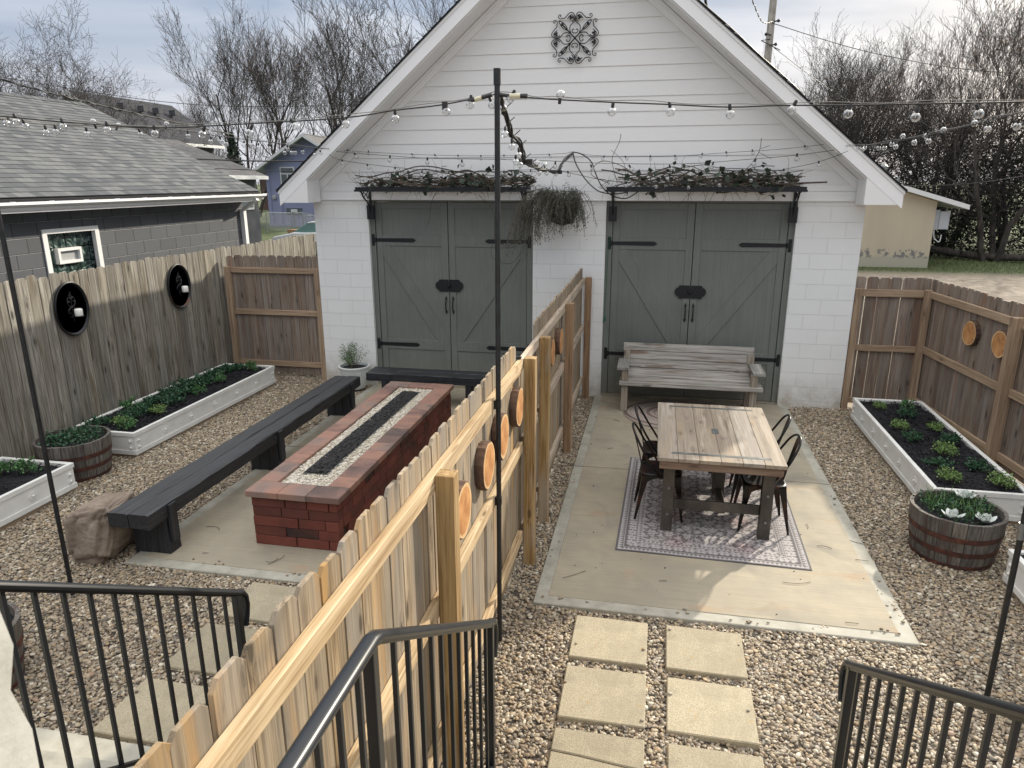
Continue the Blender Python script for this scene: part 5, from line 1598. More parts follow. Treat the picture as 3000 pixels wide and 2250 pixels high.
# ------------------------------------------------------------------ weathered plank bench
wb = thing('plank_bench', 'weathered grey plank bench with arms in front of the right garage doors', 'bench', (.66, -.45, 0))
x0, x1 = -.235, 1.535
for k, (za, zb_, yy) in enumerate(((.735,.832,-.135),(.620,.730,-.16),(.505,.615,-.185))):
    m_ = MB(); O = 0
    m_.add([(x0+.01*k, yy-.030, za),(x1-.004*k, yy-.030, za),(x1-.004*k, yy+.012, za),(x0+.01*k, yy+.012, za),(x0+.01*k, yy+.0, zb_),(x1-.004*k, yy+.0, zb_),(x1-.004*k, yy+.042, zb_),(x0+.01*k, yy+.042, zb_)],
           [(0,3,2,1),(4,5,6,7),(0,1,5,4),(1,2,6,5),(2,3,7,6),(3,0,4,7)])
    part('back_plank', m_, M_WEAX, wb, bevel=.004)
part('seat_plank', MB().add([(x0+.06,-.458,.395),(x1-.06,-.458,.395),(x1-.06,-.190,.455),(x0+.06,-.190,.455),(x0+.06,-.466,.434),(x1-.06,-.466,.434),(x1-.06,-.198,.500),(x0+.06,-.198,.500)], [(0,3,2,1),(4,5,6,7),(0,1,5,4),(1,2,6,5),(2,3,7,6),(3,0,4,7)]), M_WEAX, wb, bevel=.004)
part('seat_plank', MB().box(x0-.02, -.745, .372, x1+.07, -.462, .425), M_WEAX, wb, bevel=.005)
for xa in (x0-.045, x1-.055):
    part('armrest', MB().box(xa-.01, -.72, .578, xa+.145, -.20, .622), M_WEAY, wb, bevel=.004)
for xa in (x0+.01, x1-.085):
    part('leg', MB().box(xa, -.70, -.0, xa+.088, -.612, .371).box(xa, -.70, .426, xa+.088, -.612, .577), M_WEAZ, wb, bevel=.004)
    part('leg', MB().box(xa, -.20, 0, xa+.088, -.115, .735), M_WEAZ, wb, bevel=.004)
    part('apron', MB().box(xa+.01, -.611, .28, xa+.05, -.201, .371), M_WEAY, wb, bevel=.003)

# ------------------------------------------------------------------ dining table
dt_ = thing('dining_table', 'plank topped dining table on dark steel look legs, centre of the patio rug', 'table', (.775, -3.47, 0))
tx0, tx1, ty0, ty1 = .245, 1.305, -4.285, -2.675
n_ = 6; wb_ = (tx1-tx0)/n_; tp = MB()
for k in range(n_):
    ja = rng.uniform(-.004,.004); tp.box(tx0+wb_*k+.0014, ty0+ja, .730, tx0+wb_*(k+1)-.0014, ty1+rng.uniform(-.006,.006), .762)
part('tabletop', tp, M_TAB, dt_, bevel=.002)
ap = MB()
for q in (ty0+.02, ty1-.055): part('apron', MB().box(tx0+.02, q, .655, tx1-.02, q+.035, .729), M_TABE, dt_, bevel=.002)
for q in (tx0+.02, tx1-.05): part('apron', MB().box(q, ty0+.056, .665, q+.03, ty1-.056, .729), M_TLEG, dt_, bevel=.002)
il = MB()
for y in (ty0+.135, ty1-.12): il.box(tx0+.12, y-.020, .7615, tx1-.11, y+.020, .7642)
il.box(.745, -3.585, .7615, .805, -3.44, .7642)
part('steel_inlay', il, M_STEEL, dt_)
lg = [(.31, -4.115), (1.145, -4.130), (.31, -2.82), (1.145, -2.82)]
for (x, y) in lg: part('leg', MB().box(x, y-.02, 0, x+.098, y+.055, .654), M_TLEG, dt_, bevel=.003)
for y in (-3.66, -3.15): part('leg', MB().box(.775, y-.02, .19, .885, y+.05, .70), M_TLEG, dt_, bevel=.003)
part('stretcher', MB().box(.409, -4.105, .215, 1.144, -4.075, .305), M_TLEG, dt_, bevel=.003)
part('stretcher', MB().box(.409, -2.81, .215, 1.144, -2.78, .305), M_TLEG, dt_, bevel=.003)
part('stretcher', MB().box(.80, -4.074, .19, .86, -2.811, .26), M_TLEG, dt_, bevel=.003)
bt = MB()
for (x, y) in lg[:2]:
    for z_ in (.17, .42): bt.lathe([(0,.009),(.012,.007),(.014,0)][::-1], (x+.05, y-.0205, z_), 10, (0,-1,0))
for z_ in (.5,.6): bt.lathe([(0,.009),(.012,.007),(.014,0)][::-1], (.83, -3.6805, z_), 10, (0,-1,0))
part('bolt', bt, M_STEEL, dt_)

# ------------------------------------------------------------------ metal chairs (built facing +x at the origin)
def chair(label):
    t_ = thing('metal_chair', label, 'chair', (0,0,0), 'black metal cafe chairs round the dining table')
    # seat pan
    s_ = MB(); n_ = 32
    def sq(a, r_):   # superellipse
        c, s1 = math.cos(a), math.sin(a); k = (abs(c)**5+abs(s1)**5)**(-1/5); return (r_*k*c, r_*.97*k*s1)
    rings = [(.185,.424),(.188,.446),(.178,.454),(.165,.452),(.15,.446),(.08,.444),(.0,.444)]
    vs = []; fs = []
    for r_, z_ in rings[:-1]:
        for k in range(n_): x, y = sq(2*math.pi*k/n_, r_); vs.append((x, y, z_))
    for q in range(len(rings)-2):
        for k in range(n_): k2 = (k+1) % n_; fs.append((q*n_+k, q*n_+k2, (q+1)*n_+k2, (q+1)*n_+k))
    fs.append(tuple((len(rings)-2)*n_+k for k in range(n_))); fs.append(tuple(range(n_))[::-1])
    s_.add(vs, fs); part('seat', s_, M_CHAIR, t_, smooth=50)
    # legs: pressed channel, wide at the top
    for sx in (1, -1):
        for sy in (1, -1):
            l = MB(); pr = []
            tx, ty = (.205, .19) if sx > 0 else (-.225, .19)
            for u, w_ in ((0,.062),(.15,.055),(.45,.036),(1,.017)):
                cx_ = sx*.145+(tx-sx*.145)*u; cy__ = sy*(.145+(ty-.145)*u); z_ = .440*(1-u)
                pr.append((cx_, cy__, z_, w_))
            vs = []
            for cx_, cy__, z_, w_ in pr:
                # V section with the apex outward
                vs += [(cx_+sx*w_*.45, cy__+sy*w_*.45, z_), (cx_+sx*w_*.45, cy__-sy*w_*.6, z_), (cx_+sx*w_*.38, cy__-sy*w_*.6, z_), (cx_+sx*w_*.30, cy__+sy*w_*.30, z_), (cx_-sx*w_*.6, cy__+sy*w_*.38, z_), (cx_-sx*w_*.6, cy__+sy*w_*.45, z_)]
            fs = []
            for q in range(3):
                for k in range(6):
                    k2 = (k+1) % 6; f_ = (q*6+k, q*6+k2, (q+1)*6+k2, (q+1)*6+k); fs.append(f_ if sx*sy < 0 else f_[::-1])
            fs.append((18,19,20,21,22,23)); l.add(vs, fs)
            part('leg', l, M_CHAIR, t_, smooth=35)
    # curved apron between the legs
    a_ = MB()
    for rot in range(4):
        c, s1 = math.cos(rot*math.pi/2), math.sin(rot*math.pi/2); vs = []; N_ = 12
        for i in range(N_+1):
            u = -1+2*i/N_; x = u*.15; d = .060*abs(u)**2.5+.018
            for z_, yy in ((.436, .180), (.436-d, .183)):
                vs.append((c*x-s1*yy, s1*x+c*yy, z_))
        fs = [(2*i, 2*i+1, 2*i+3, 2*i+2) for i in range(N_)]
        a_.add(vs, fs)
    part('apron', a_, M_CHAIR, t_, smooth=50)
    # hoop back and centre slat
    b = MB()
    pts = smoothpts([(-.02,.183,.435),(-.075,.196,.52),(-.165,.192,.66),(-.235,.155,.79),(-.268,.085,.848),(-.277,0,.862),(-.268,-.085,.848),(-.235,-.155,.79),(-.165,-.192,.66),(-.075,-.196,.52),(-.02,-.183,.435)], 5)
    b.tube(pts, .0105, 8); part('back_hoop', b, M_CHAIR, t_, smooth='all')
    sl = MB(); vs = []
    zz = [(.44,-.172,.030),(.56,-.195,.038),(.70,-.232,.045),(.80,-.258,.050),(.852,-.272,.046)]
    for z_, x, w_ in zz:
        for k, yy in enumerate((-w_, -w_*.5, 0, w_*.5, w_)): vs.append((x-.006*(1-(yy/w_)**2), yy, z_))
    for z_, x, w_ in zz:
        for k, yy in enumerate((-w_, -w_*.5, 0, w_*.5, w_)): vs.append((x-.003-.006*(1-(yy/w_)**2), yy, z_))
    fs = []
    for q in range(4):
        for k in range(4):
            i = q*5+k; fs.append((i, i+1, i+6, i+5)); fs.append((25+i+1, 25+i, 25+i+5, 25+i+6))
        fs.append((q*5, q*5+5, 25+q*5+5, 25+q*5)); fs.append((q*5+4, 25+q*5+4, 25+q*5+9, q*5+9))
    sl.add(vs, fs); part('back_slat', sl, M_CHAIR, t_, smooth=40)
    return t_
ch = chair('black metal chair on the left side of the table, nearest the photographer')
spots = [(.293, -3.765, 0.03, None), (.30, -3.22, -.04, 'black metal chair on the left side of the table, nearest the garage'),
         (1.19, -3.83, math.pi+.04, 'black metal chair on the right side of the table, nearest the photographer, seat showing'),
         (1.20, -3.24, math.pi-.05, 'black metal chair on the right side of the table, nearest the garage')]
for i, (x, y, a, lb) in enumerate(spots):
    o = ch if i == 0 else copy_tree(ch)
    o.location = (x, y, .006); o.rotation_euler = (0, 0, a)
    if lb: o['label'] = lb

# ------------------------------------------------------------------ rugs
def rug():
    W, H = 1.575, 2.16; cs = .0072
    nx, ny = int(W/cs), int(H/cs)
    X_, Y_ = np.meshgrid((np.arange(nx)+.5)*cs, (np.arange(ny)+.5)*cs, indexing='ij')
    ex = np.minimum(X_, W-X_); ey = np.minimum(Y_, H-Y_); e = np.minimum(ex, ey)
    al = np.where(ex < ey, Y_, X_)          # coordinate along the border
    v = np.zeros_like(X_)
    def star(x, y, cell, k, r1, r2):
        fx = (x/cell) % 1-.5; fy = (y/cell) % 1-.5; r_ = np.hypot(fx, fy); a = np.arctan2(fy, fx)
        m_ = .5+.5*np.cos(k*a)
        return (r_ < r1*(.55+.45*m_)) & ~(r_ < r2)
    # field: dense scrolling vines and flowers
    x, y = X_-W/2, Y_-H/2; x = np.abs(x)
    wx = x+.012*np.sin(y*37)+.009*np.sin(y*61+1); wy = y+.012*np.sin(x*41+.5)+.008*np.sin(x*73)
    f = star(wx+.05, wy, .155, 6, .34, .12) | star(wx+.127, wy+.077, .155, 8, .26, .07)
    f |= star(wx+.09, wy+.035, .0775, 3, .24, 0)
    w1 = np.sin(2*np.pi*(wx/.155)+2.1*np.sin(2*np.pi*wy/.155)); f |= np.abs(w1) < .16
    w2 = np.sin(2*np.pi*(wy/.155)+2.6*np.sin(2*np.pi*wx/.0775+1)); f |= (np.abs(w2) < .17)
    f ^= star(wx+.02, wy+.03, .31, 4, .16, .06)
    rn = np.random.RandomState(4)
    # wide main border
    ac = al
    bmain = star(ac, e-.075, .095, 6, .46, .13); s1 = np.abs((e-.125)/.035-np.sin(2*np.pi*ac/.095)) < .25; bmain |= s1
    bmain |= star(ac+.047, e-.03, .0475, 4, .40, 0)
    out = f.copy()
    B = (e < .205); out[B] = bmain[B]
    zig = np.abs(((ac/.036) % 1)-.5)*2
    g1 = (e > .025) & (e < .055); out[g1] = (zig > (e[g1]-.025)/.03 if False else (zig[g1] > (e[g1]-.025)/.03))
    g2 = (e > .175) & (e < .205); out[g2] = (zig[g2] > (e[g2]-.175)/.03)
    for c, w_ in ((.018,.005),(.060,.0045),(.170,.0045),(.210,.0045)): out[np.abs(e-c) < w_] = True
    for c, w_ in ((.066,.003),(.164,.003),(.2165,.003),(.009,.006)): out[np.abs(e-c) < w_] = False
    worn = rn.rand(nx//6+2, ny//6+2); worn = np.kron(worn, np.ones((6,6)))[:nx,:ny]
    noise = rn.rand(nx, ny)
    light = np.array([.43,.405,.40]); dark = np.array([.105,.097,.10])
    lv_ = out.astype(float)*(.86+.14*worn)+(~out)*.0
    lv_ = np.clip(lv_+(noise-.5)*.16, 0, 1)
    for _ in range(1): lv_ = .5*lv_+.125*(np.roll(lv_,1,0)+np.roll(lv_,-1,0)+np.roll(lv_,1,1)+np.roll(lv_,-1,1))
    colr = dark[None,None]*(1-lv_[...,None])+light[None,None]*lv_[...,None]
    blush = np.exp(-((np.abs(X_-W/2)-.28)**2+((Y_ % .5)-.25)**2)/.012); colr *= (1-.16*blush[...,None]*np.array([-.2,.9,.9]))
    bm_v = [(i*cs, j*cs, .008) for i in range(nx+1) for j in range(ny+1)]
    xs, ys_ = np.meshgrid(np.arange(nx+1)*cs, np.arange(ny+1)*cs, indexing='ij')
    zz = .0075+.0012*np.sin(xs*7+ys_*3)
    V = np.stack([xs-W/2, ys_-H/2, zz], -1).reshape(-1, 3)
    I = np.arange(nx)[:,None]*(ny+1)+np.arange(ny)[None]
    F = np.stack([I, I+ny+1, I+ny+2, I+1], -1).reshape(-1, 4)
    me = bpy.data.meshes.new('patterned_pile'); me.from_pydata(V.tolist(), [], F.tolist())
    at = me.color_attributes.new('weave', 'FLOAT_COLOR', 'CORNER')
    c4 = np.concatenate([colr.reshape(-1, 3), np.ones((nx*ny, 1))], 1)
    at.data.foreach_set('color', np.repeat(c4, 4, axis=0).ravel().astype(np.float32))
    t = NT('woven_rug_pattern', .95)
    an = t.n('ShaderNodeVertexColor', layer_name='weave'); t.color(an.outputs[0])
    t.bump(t.noise(t.map(t.coord(), (300, 300, 300)), 1.0, 2), .3, .002)
    me.materials.append(t.m)
    th = thing('patterned_rug', 'grey and white oriental patterned outdoor rug under the dining table', 'rug', (.747, -3.50, 0))
    o = bpy.data.objects.new('woven_face', me); COL.objects.link(o); o.parent = th
    e_ = MB(); e_.box(-W/2+.747-.004, -H/2-3.50-.004, .0015, W/2+.747+.004, H/2-3.50+.004, .006)
    part('bound_edge', e_, plain('dark_grey_rug_binding', (.10,.10,.11), .9), th)
    th.rotation_euler.z = R(-1.3)
rug()
om_ = NT('braided_jute', .95)
oo = om_.sep(om_.coord()); dd = om_.math('SQRT', om_.math('ADD', om_.math('POWER', om_.math('MULTIPLY', oo[0], .80), 2.0), om_.math('POWER', om_.math('MULTIPLY', oo[1], 1.08), 2.0)))
rg = om_.math('SINE', om_.math('MULTIPLY', dd, 300.0)); bands = om_.noise(om_.comb(om_.math('MULTIPLY', dd, 17.0), 0.0, 0.0), 1.0, 3, .6)
co = om_.ramp(bands, [(.36,(.12,.085,.075)),(.46,(.22,.165,.14)),(.52,(.45,.40,.36)),(.56,(.26,.20,.165)),(.68,(.40,.35,.31))])
om_.color(co); om_.bump(om_.math('ADD', om_.math('MULTIPLY', rg, .4), om_.noise(om_.coord(), 160, 2)), .5, .004)
ov_ = MB(); ov_.lathe([(0,.004),(1,.004),(1.0,.009),(.985,.013),(0,.013)], (.62,-.72,0), 64, sx=.80, sy=.70)
solid('oval_rug', ov_, om_.m, 'oval braided jute rug under the weathered bench', 'rug', smooth=40, origin=(.62,-.72,0))

# ------------------------------------------------------------------ light poles
def pole(name, x, y, top, r_, label, lean=(0,0), collar=None, braces=False):
    t_ = thing('light_pole', label, 'pole', (x, y, 0), 'black string light poles')
    p_ = MB(); p_.tube([(x,y,-.3),(x+lean[0]*.3,y+lean[1]*.3,top*.5),(x+lean[0],y+lean[1],top)], r_, 12); part('pole', p_, M_POLE, t_, smooth=50)
    c = MB(); X1, Y1 = x+lean[0], y+lean[1]
    c.tube([(X1,Y1,top-.01),(X1,Y1,top+.075)], r_*1.28, 12); part('cap', c, M_POLE, t_, smooth=50)
    if braces:
        for z_ in (1.66, 1.0):
            h = MB(); h.box(x-.032, y-.012, z_, x+.019, y+.0175, z_+.055); part('bracket', h, M_IRON, t_)
    if collar:
        h = MB(); h.tube([(x+lean[0]*.4,y+lean[1]*.4,collar),(x+lean[0]*.4,y+lean[1]*.4,collar+.10)], r_*1.2, 12); part('clamp_collar', h, M_STEEL, t_, smooth=50)
pole('p', -.783, -5.93, 3.56, .0165, 'tall black light pole standing against the dividing fence', (.012, 0), None, True)
pole('p', -4.14, -6.01, 3.55, .0165, 'tall black light pole in the gravel of the fire pit yard', (.0, .0))
pole('p', 2.285, -5.90, 3.50, .0165, 'tall black light pole at the right edge of the dining yard', (-.02, 0), 1.05)

# ------------------------------------------------------------------ string lights
STR = {
 'near_left': ([(-4.136, -6.01, 3.448), (-3.965, -6.005, 3.439), (-3.55, -5.994, 3.4), (-2.916, -5.977, 3.357), (-2.401, -5.963, 3.367), (-1.701, -5.945, 3.393), (-1.371, -5.936, 3.43), (-1.095, -5.928, 3.454), (-0.783, -5.92, 3.504)],
  [(-3.877, -6.003, 3.404), (-3.546, -5.994, 3.37), (-3.239, -5.986, 3.347), (-2.918, -5.977, 3.321), (-2.599, -5.969, 3.313), (-2.288, -5.96, 3.318), (-1.991, -5.952, 3.352), (-1.677, -5.944, 3.359), (-1.373, -5.936, 3.384), (-1.069, -5.928, 3.416), (-0.929, -5.924, 3.452), (-0.803, -5.921, 3.448)]),
 'left': ([(-4.14, -6.004, 3.454), (-4.146, -5.852, 3.439), (-4.16, -5.48, 3.432), (-4.175, -5.077, 3.45), (-4.193, -4.609, 3.469), (-4.212, -4.108, 3.491), (-4.23, -3.639, 3.491), (-4.245, -3.228, 3.477), (-4.266, -2.693, 3.472), (-4.289, -2.076, 3.47), (-4.316, -1.359, 3.455), (-4.351, -0.449, 3.463)],
  [(-4.148, -5.803, 3.414), (-4.154, -5.648, 3.407), (-4.16, -5.476, 3.375), (-4.164, -5.384, 3.384), (-4.176, -5.072, 3.388), (-4.179, -4.984, 3.484), (-4.19, -4.698, 3.475), (-4.2, -4.438, 3.422), (-4.214, -4.059, 3.532), (-4.226, -3.75, 3.447), (-4.24, -3.381, 3.417), (-4.247, -3.192, 3.427), (-4.251, -3.095, 3.406), (-4.264, -2.746, 3.411), (-4.27, -2.58, 3.421), (-4.276, -2.431, 3.4), (-4.285, -2.181, 3.402), (-4.299, -1.803, 3.368), (-4.303, -1.713, 3.41), (-4.307, -1.617, 3.375), (-4.31, -1.519, 3.378), (-4.318, -1.302, 3.395), (-4.332, -0.943, 3.373), (-4.34, -0.743, 3.395)]),
 'near_right': ([(-0.763, -5.92, 3.503), (-0.574, -5.919, 3.48), (-0.422, -5.918, 3.467), (-0.122, -5.916, 3.447), (0.166, -5.914, 3.431), (0.482, -5.912, 3.411), (0.738, -5.91, 3.414), (1.089, -5.908, 3.408), (1.42, -5.906, 3.408), (1.886, -5.903, 3.408), (2.284, -5.9, 3.42)],
  [(-0.418, -5.918, 3.495), (-0.135, -5.916, 3.399), (0.18, -5.914, 3.393), (0.49, -5.912, 3.375), (0.798, -5.91, 3.391), (1.078, -5.908, 3.366), (1.401, -5.906, 3.344), (1.692, -5.904, 3.355), (-0.699, -5.919, 3.479)]),
 'right': ([(2.33, -0.443, 3.43), (2.323, -1.383, 3.397), (2.318, -2.139, 3.389), (2.31, -3.124, 3.395), (2.305, -3.808, 3.404), (2.301, -4.464, 3.423), (2.297, -4.942, 3.434), (2.29, -5.878, 3.445)],
  [(2.326, -1.037, 3.379), (2.325, -1.214, 3.359), (2.324, -1.303, 3.375), (2.32, -1.852, 3.349), (2.318, -2.063, 3.341), (2.317, -2.29, 3.367), (2.316, -2.426, 3.337), (2.314, -2.604, 3.423), (2.312, -2.952, 3.35), (2.31, -3.246, 3.389), (2.309, -3.314, 3.345), (2.307, -3.62, 3.413), (2.302, -4.217, 3.42), (2.301, -4.449, 3.367), (2.298, -4.88, 3.355)]),
 'top': ([(-4.473, -0.2, 3.477), (-4.287, -0.2, 3.455), (-3.713, -0.2, 3.418), (-2.928, -0.2, 3.38), (-2.271, -0.2, 3.365), (-1.631, -0.2, 3.369), (-1.13, -0.2, 3.384), (-1.007, -0.2, 3.403), (-0.72, -0.2, 3.355), (0.003, -0.2, 3.336), (0.418, -0.2, 3.342), (0.953, -0.2, 3.375), (1.587, -0.2, 3.409), (2.111, -0.2, 3.459), (2.378, -0.2, 3.474)],
  [(-4.212, -0.2, 3.433), (-3.886, -0.2, 3.403), (-3.225, -0.2, 3.367), (-2.9, -0.2, 3.35), (-2.577, -0.2, 3.337), (-2.255, -0.2, 3.328), (-1.939, -0.2, 3.332), (-1.306, -0.2, 3.341), (-0.607, -0.2, 3.312), (-0.294, -0.2, 3.309), (0.014, -0.2, 3.307), (0.332, -0.2, 3.31), (0.647, -0.2, 3.33), (0.965, -0.2, 3.346), (1.284, -0.2, 3.366), (1.917, -0.2, 3.415)]),
 'middle': ([(-4.371, -0.42, 3.457), (-4.19, -0.42, 3.425), (-3.474, -0.42, 3.368), (-2.948, -0.42, 3.334), (-2.008, -0.42, 3.311), (-1.386, -0.42, 3.292), (-0.578, -0.42, 3.252), (0.418, -0.42, 3.238), (1.164, -0.42, 3.283), (1.778, -0.42, 3.332), (2.336, -0.42, 3.404)],
  [(-3.975, -0.42, 3.356), (-3.493, -0.42, 3.312), (-2.956, -0.42, 3.28), (-2.465, -0.42, 3.247), (-1.211, -0.42, 3.214), (-0.721, -0.42, 3.177), (-0.22, -0.42, 3.174), (0.284, -0.42, 3.171), (0.776, -0.42, 3.197), (1.279, -0.42, 3.231), (1.782, -0.42, 3.287), (2.265, -0.42, 3.337)]),
 'low': ([(-4.338, -0.5, 3.393), (-4.162, -0.5, 3.315), (-3.386, -0.5, 3.215), (-2.626, -0.5, 3.161), (-1.991, -0.5, 3.155), (-1.515, -0.5, 3.176), (-1.169, -0.5, 3.164), (-0.645, -0.5, 3.057), (-0.279, -0.5, 3.014), (0.101, -0.5, 3.002), (0.43, -0.5, 3.001), (0.503, -0.5, 2.997), (0.877, -0.5, 3.019), (1.252, -0.5, 3.079), (1.629, -0.5, 3.163), (2.021, -0.5, 3.247), (2.339, -0.5, 3.369)],
  [(-4.147, -0.5, 3.27), (-3.775, -0.5, 3.211), (-3.395, -0.5, 3.169), (-3.017, -0.5, 3.119), (-2.639, -0.5, 3.106), (-2.266, -0.5, 3.105), (-1.893, -0.5, 3.113), (-1.525, -0.5, 3.127), (-1.016, -0.5, 3.106), (-0.277, -0.5, 2.97), (0.103, -0.5, 2.96), (0.506, -0.5, 2.95), (0.88, -0.5, 2.978), (1.256, -0.5, 3.033), (1.633, -0.5, 3.12), (2.029, -0.5, 3.206)]),
 'bundle': ([(-0.783, -5.844, 3.508), (-0.792, -5.662, 3.463), (-0.796, -5.56, 3.393), (-0.806, -5.343, 3.326), (-0.82, -5.03, 3.289), (-0.83, -4.795, 3.2), (-0.844, -4.493, 3.17), (-0.869, -3.94, 3.133), (-0.902, -3.203, 3.136), (-0.952, -2.089, 3.136), (-0.987, -1.302, 3.25), (-1.055, 0.213, 3.418)],
  [(-0.791, -5.673, 3.454), (-0.793, -5.621, 3.311), (-0.806, -5.344, 3.25), (-0.82, -5.03, 3.208), (-0.813, -5.175, 3.159), (-0.822, -4.977, 3.145), (-0.848, -4.4, 3.164), (-0.874, -3.826, 3.1), (-0.902, -3.2, 3.106), (-0.944, -2.265, 3.102), (-0.896, -3.343, 3.182), (-0.869, -3.943, 3.182)]),
 'loop1': ([(-1.013, -0.15, 3.404), (-0.968, -0.15, 3.257), (-0.839, -0.15, 3.058), (-0.669, -0.15, 2.908), (-0.503, -0.15, 2.868), (-0.319, -0.15, 2.878), (-0.14, -0.15, 2.957)],
  []),
 'loop2': ([(-1.007, -0.2, 3.403), (-0.883, -0.2, 3.372), (-0.758, -0.2, 3.274), (-0.692, -0.2, 3.117), (-0.605, -0.2, 2.958), (-0.458, -0.2, 2.839), (-0.273, -0.2, 2.81), (-0.096, -0.2, 2.919)],
  []),
}

def bulb_meshes():
    b = MB(); b.ball((0,0,0), .0235, 14, 9); g = b.mesh('bulb', smooth='all'); g.materials.append(M_GLASS)
    s_ = MB(); s_.lathe([(0,.0),(.008,.0),(.0092,.005),(.0092,.026),(.007,.032),(0,.032)], (0,0,.019), 10); m2 = s_.mesh('socket', smooth=40); m2.materials.append(M_CABLE)
    f = MB(); f.tube([(0,0,.014),(0,0,-.004)], .0028, 5); f.tube([(-.006,0,.0),(0,0,.006),(.006,0,.0)], .0009, 3); m3 = f.mesh('filament'); m3.materials.append(plain('brass_filament_stem', (.55,.5,.42), .4, .3))
    return g, m2, m3
BG, BS, BF = bulb_meshes()
def string(key, label, rw=.0038, up_=(), bs=1.0, slack=True):
    W_, B_ = STR[key]
    t_ = thing('string_light', label, 'string lights', W_[0], 'strings of clear globe bulbs')
    pts = smoothpts(W_, 4)
    w_ = MB(); w_.tube(pts, rw, 6); part('cable', w_, M_CABLE, t_, smooth='all')
    if slack:
        g_ = MB(); g_.tube([p+Vector((0,0,.012+.005*math.sin(i))) for i, p in enumerate(pts)], .0022, 4); part('guide_wire', g_, M_WIRE, t_)
    off = Vector(W_[0])
    for i, c in enumerate(B_):
        c = Vector(c); a = min(pts, key=lambda p: (p-c).length+.0*p.x)
        d = (a-c); 
        if d.length < .02: d = Vector((0,0,.03))
        dn = d.normalized(); dn = (dn+Vector((0,0,.9 if d.z > -.01 else -.4))).normalized()
        s_ = bpy.data.objects.new('socket', BS); COL.objects.link(s_); s_.parent = t_
        s_.location = c-off; s_.rotation_mode = 'QUATERNION'; s_.rotation_quaternion = dn.to_track_quat('Z', 'Y'); s_.scale = (bs,bs,bs)
        g = bpy.data.objects.new('bulb', BG); COL.objects.link(g); g.parent = s_
        f = bpy.data.objects.new('filament', BF); COL.objects.link(f); f.parent = s_
    return t_
string('near_left', 'string of clear globe bulbs from the left pole to the centre pole')
string('left', 'string of clear globe bulbs from the left pole to the left eave of the garage')
string('near_right', 'string of clear globe bulbs from the centre pole to the right pole')
string('right', 'string of clear globe bulbs from the right eave of the garage to the right pole')
string('top', 'uppermost of the thin light strings stretched across the garage front', .0026, bs=.95, slack=False)
string('middle', 'middle light string with larger bulbs stretched across the garage front', .0032, bs=1.3, slack=False)
string('low', 'lowest light string, dipping to the ivy shelves across the garage front', .0030, bs=1.1, slack=False)
cb_ = string('bundle', 'bundle of black light cables sagging from the centre pole to the gable', .010, bs=.9, slack=False)
mb = MB(); rnd = random.Random(9); W_ = smoothpts(STR['bundle'][0], 4)
for k in range(3):
    ph = rnd.uniform(0, 6); mb.tube([p+Vector((.016*math.sin(ph+i*.7), 0, .016*math.cos(ph*1.3+i*.6))) for i, p in enumerate(W_)], .006, 6)
for i in range(5, len(W_), 4):
    p = W_[i]; mb.tube([p+Vector((-.02,0,-.02)), p+Vector((.02,0,.02)), p+Vector((.045,0,.04))], .003, 4)
for q in (W_[22], W_[36], W_[-1]): mb.box(q.x-.05, q.y-.02, q.z-.03, q.x+.05, q.y+.02, q.z+.01)
part('cable_ties', mb, M_CABLE, cb_)
for key, lb in (('loop1','left one of the black cables looping from the gable to the right iron shelf'), ('loop2','outer black cable looping from the gable to the right iron shelf')):
    m_ = MB(); m_.tube(smoothpts(STR[key][0], 5), .0075, 6)
    solid('power_cable', m_, M_CABLE, lb, 'cable', smooth='all')
# transparent adaptor plugs at the centre pole
ad = thing('plug_adapter', 'two clear plug couplings tied at the top of the centre pole', 'plug', (-.78,-5.93,3.49))
m_ = MB()
m_.tube([(-.90,-5.93,3.478),(-.86,-5.93,3.486)], .013, 8); m_.tube([(-.70,-5.93,3.492),(-.64,-5.93,3.490)], .014, 8)
part('clear_body', m_, plain('cloudy_clear_plastic', (.62,.58,.42), .2), ad, smooth=40)
m_ = MB(); m_.tube([(-.94,-5.93,3.470),(-.90,-5.93,3.478)], .012, 8); m_.tube([(-.86,-5.93,3.486),(-.80,-5.93,3.50)], .011, 8); m_.tube([(-.64,-5.93,3.490),(-.60,-5.93,3.489)], .013, 8); m_.tube([(-.76,-5.93,3.50),(-.70,-5.93,3.492)], .010, 8)
m_.box(-1.09,-5.94,3.425,-1.06,-5.92,3.47)
part('black_plug', m_, M_CABLE, ad, smooth=40)
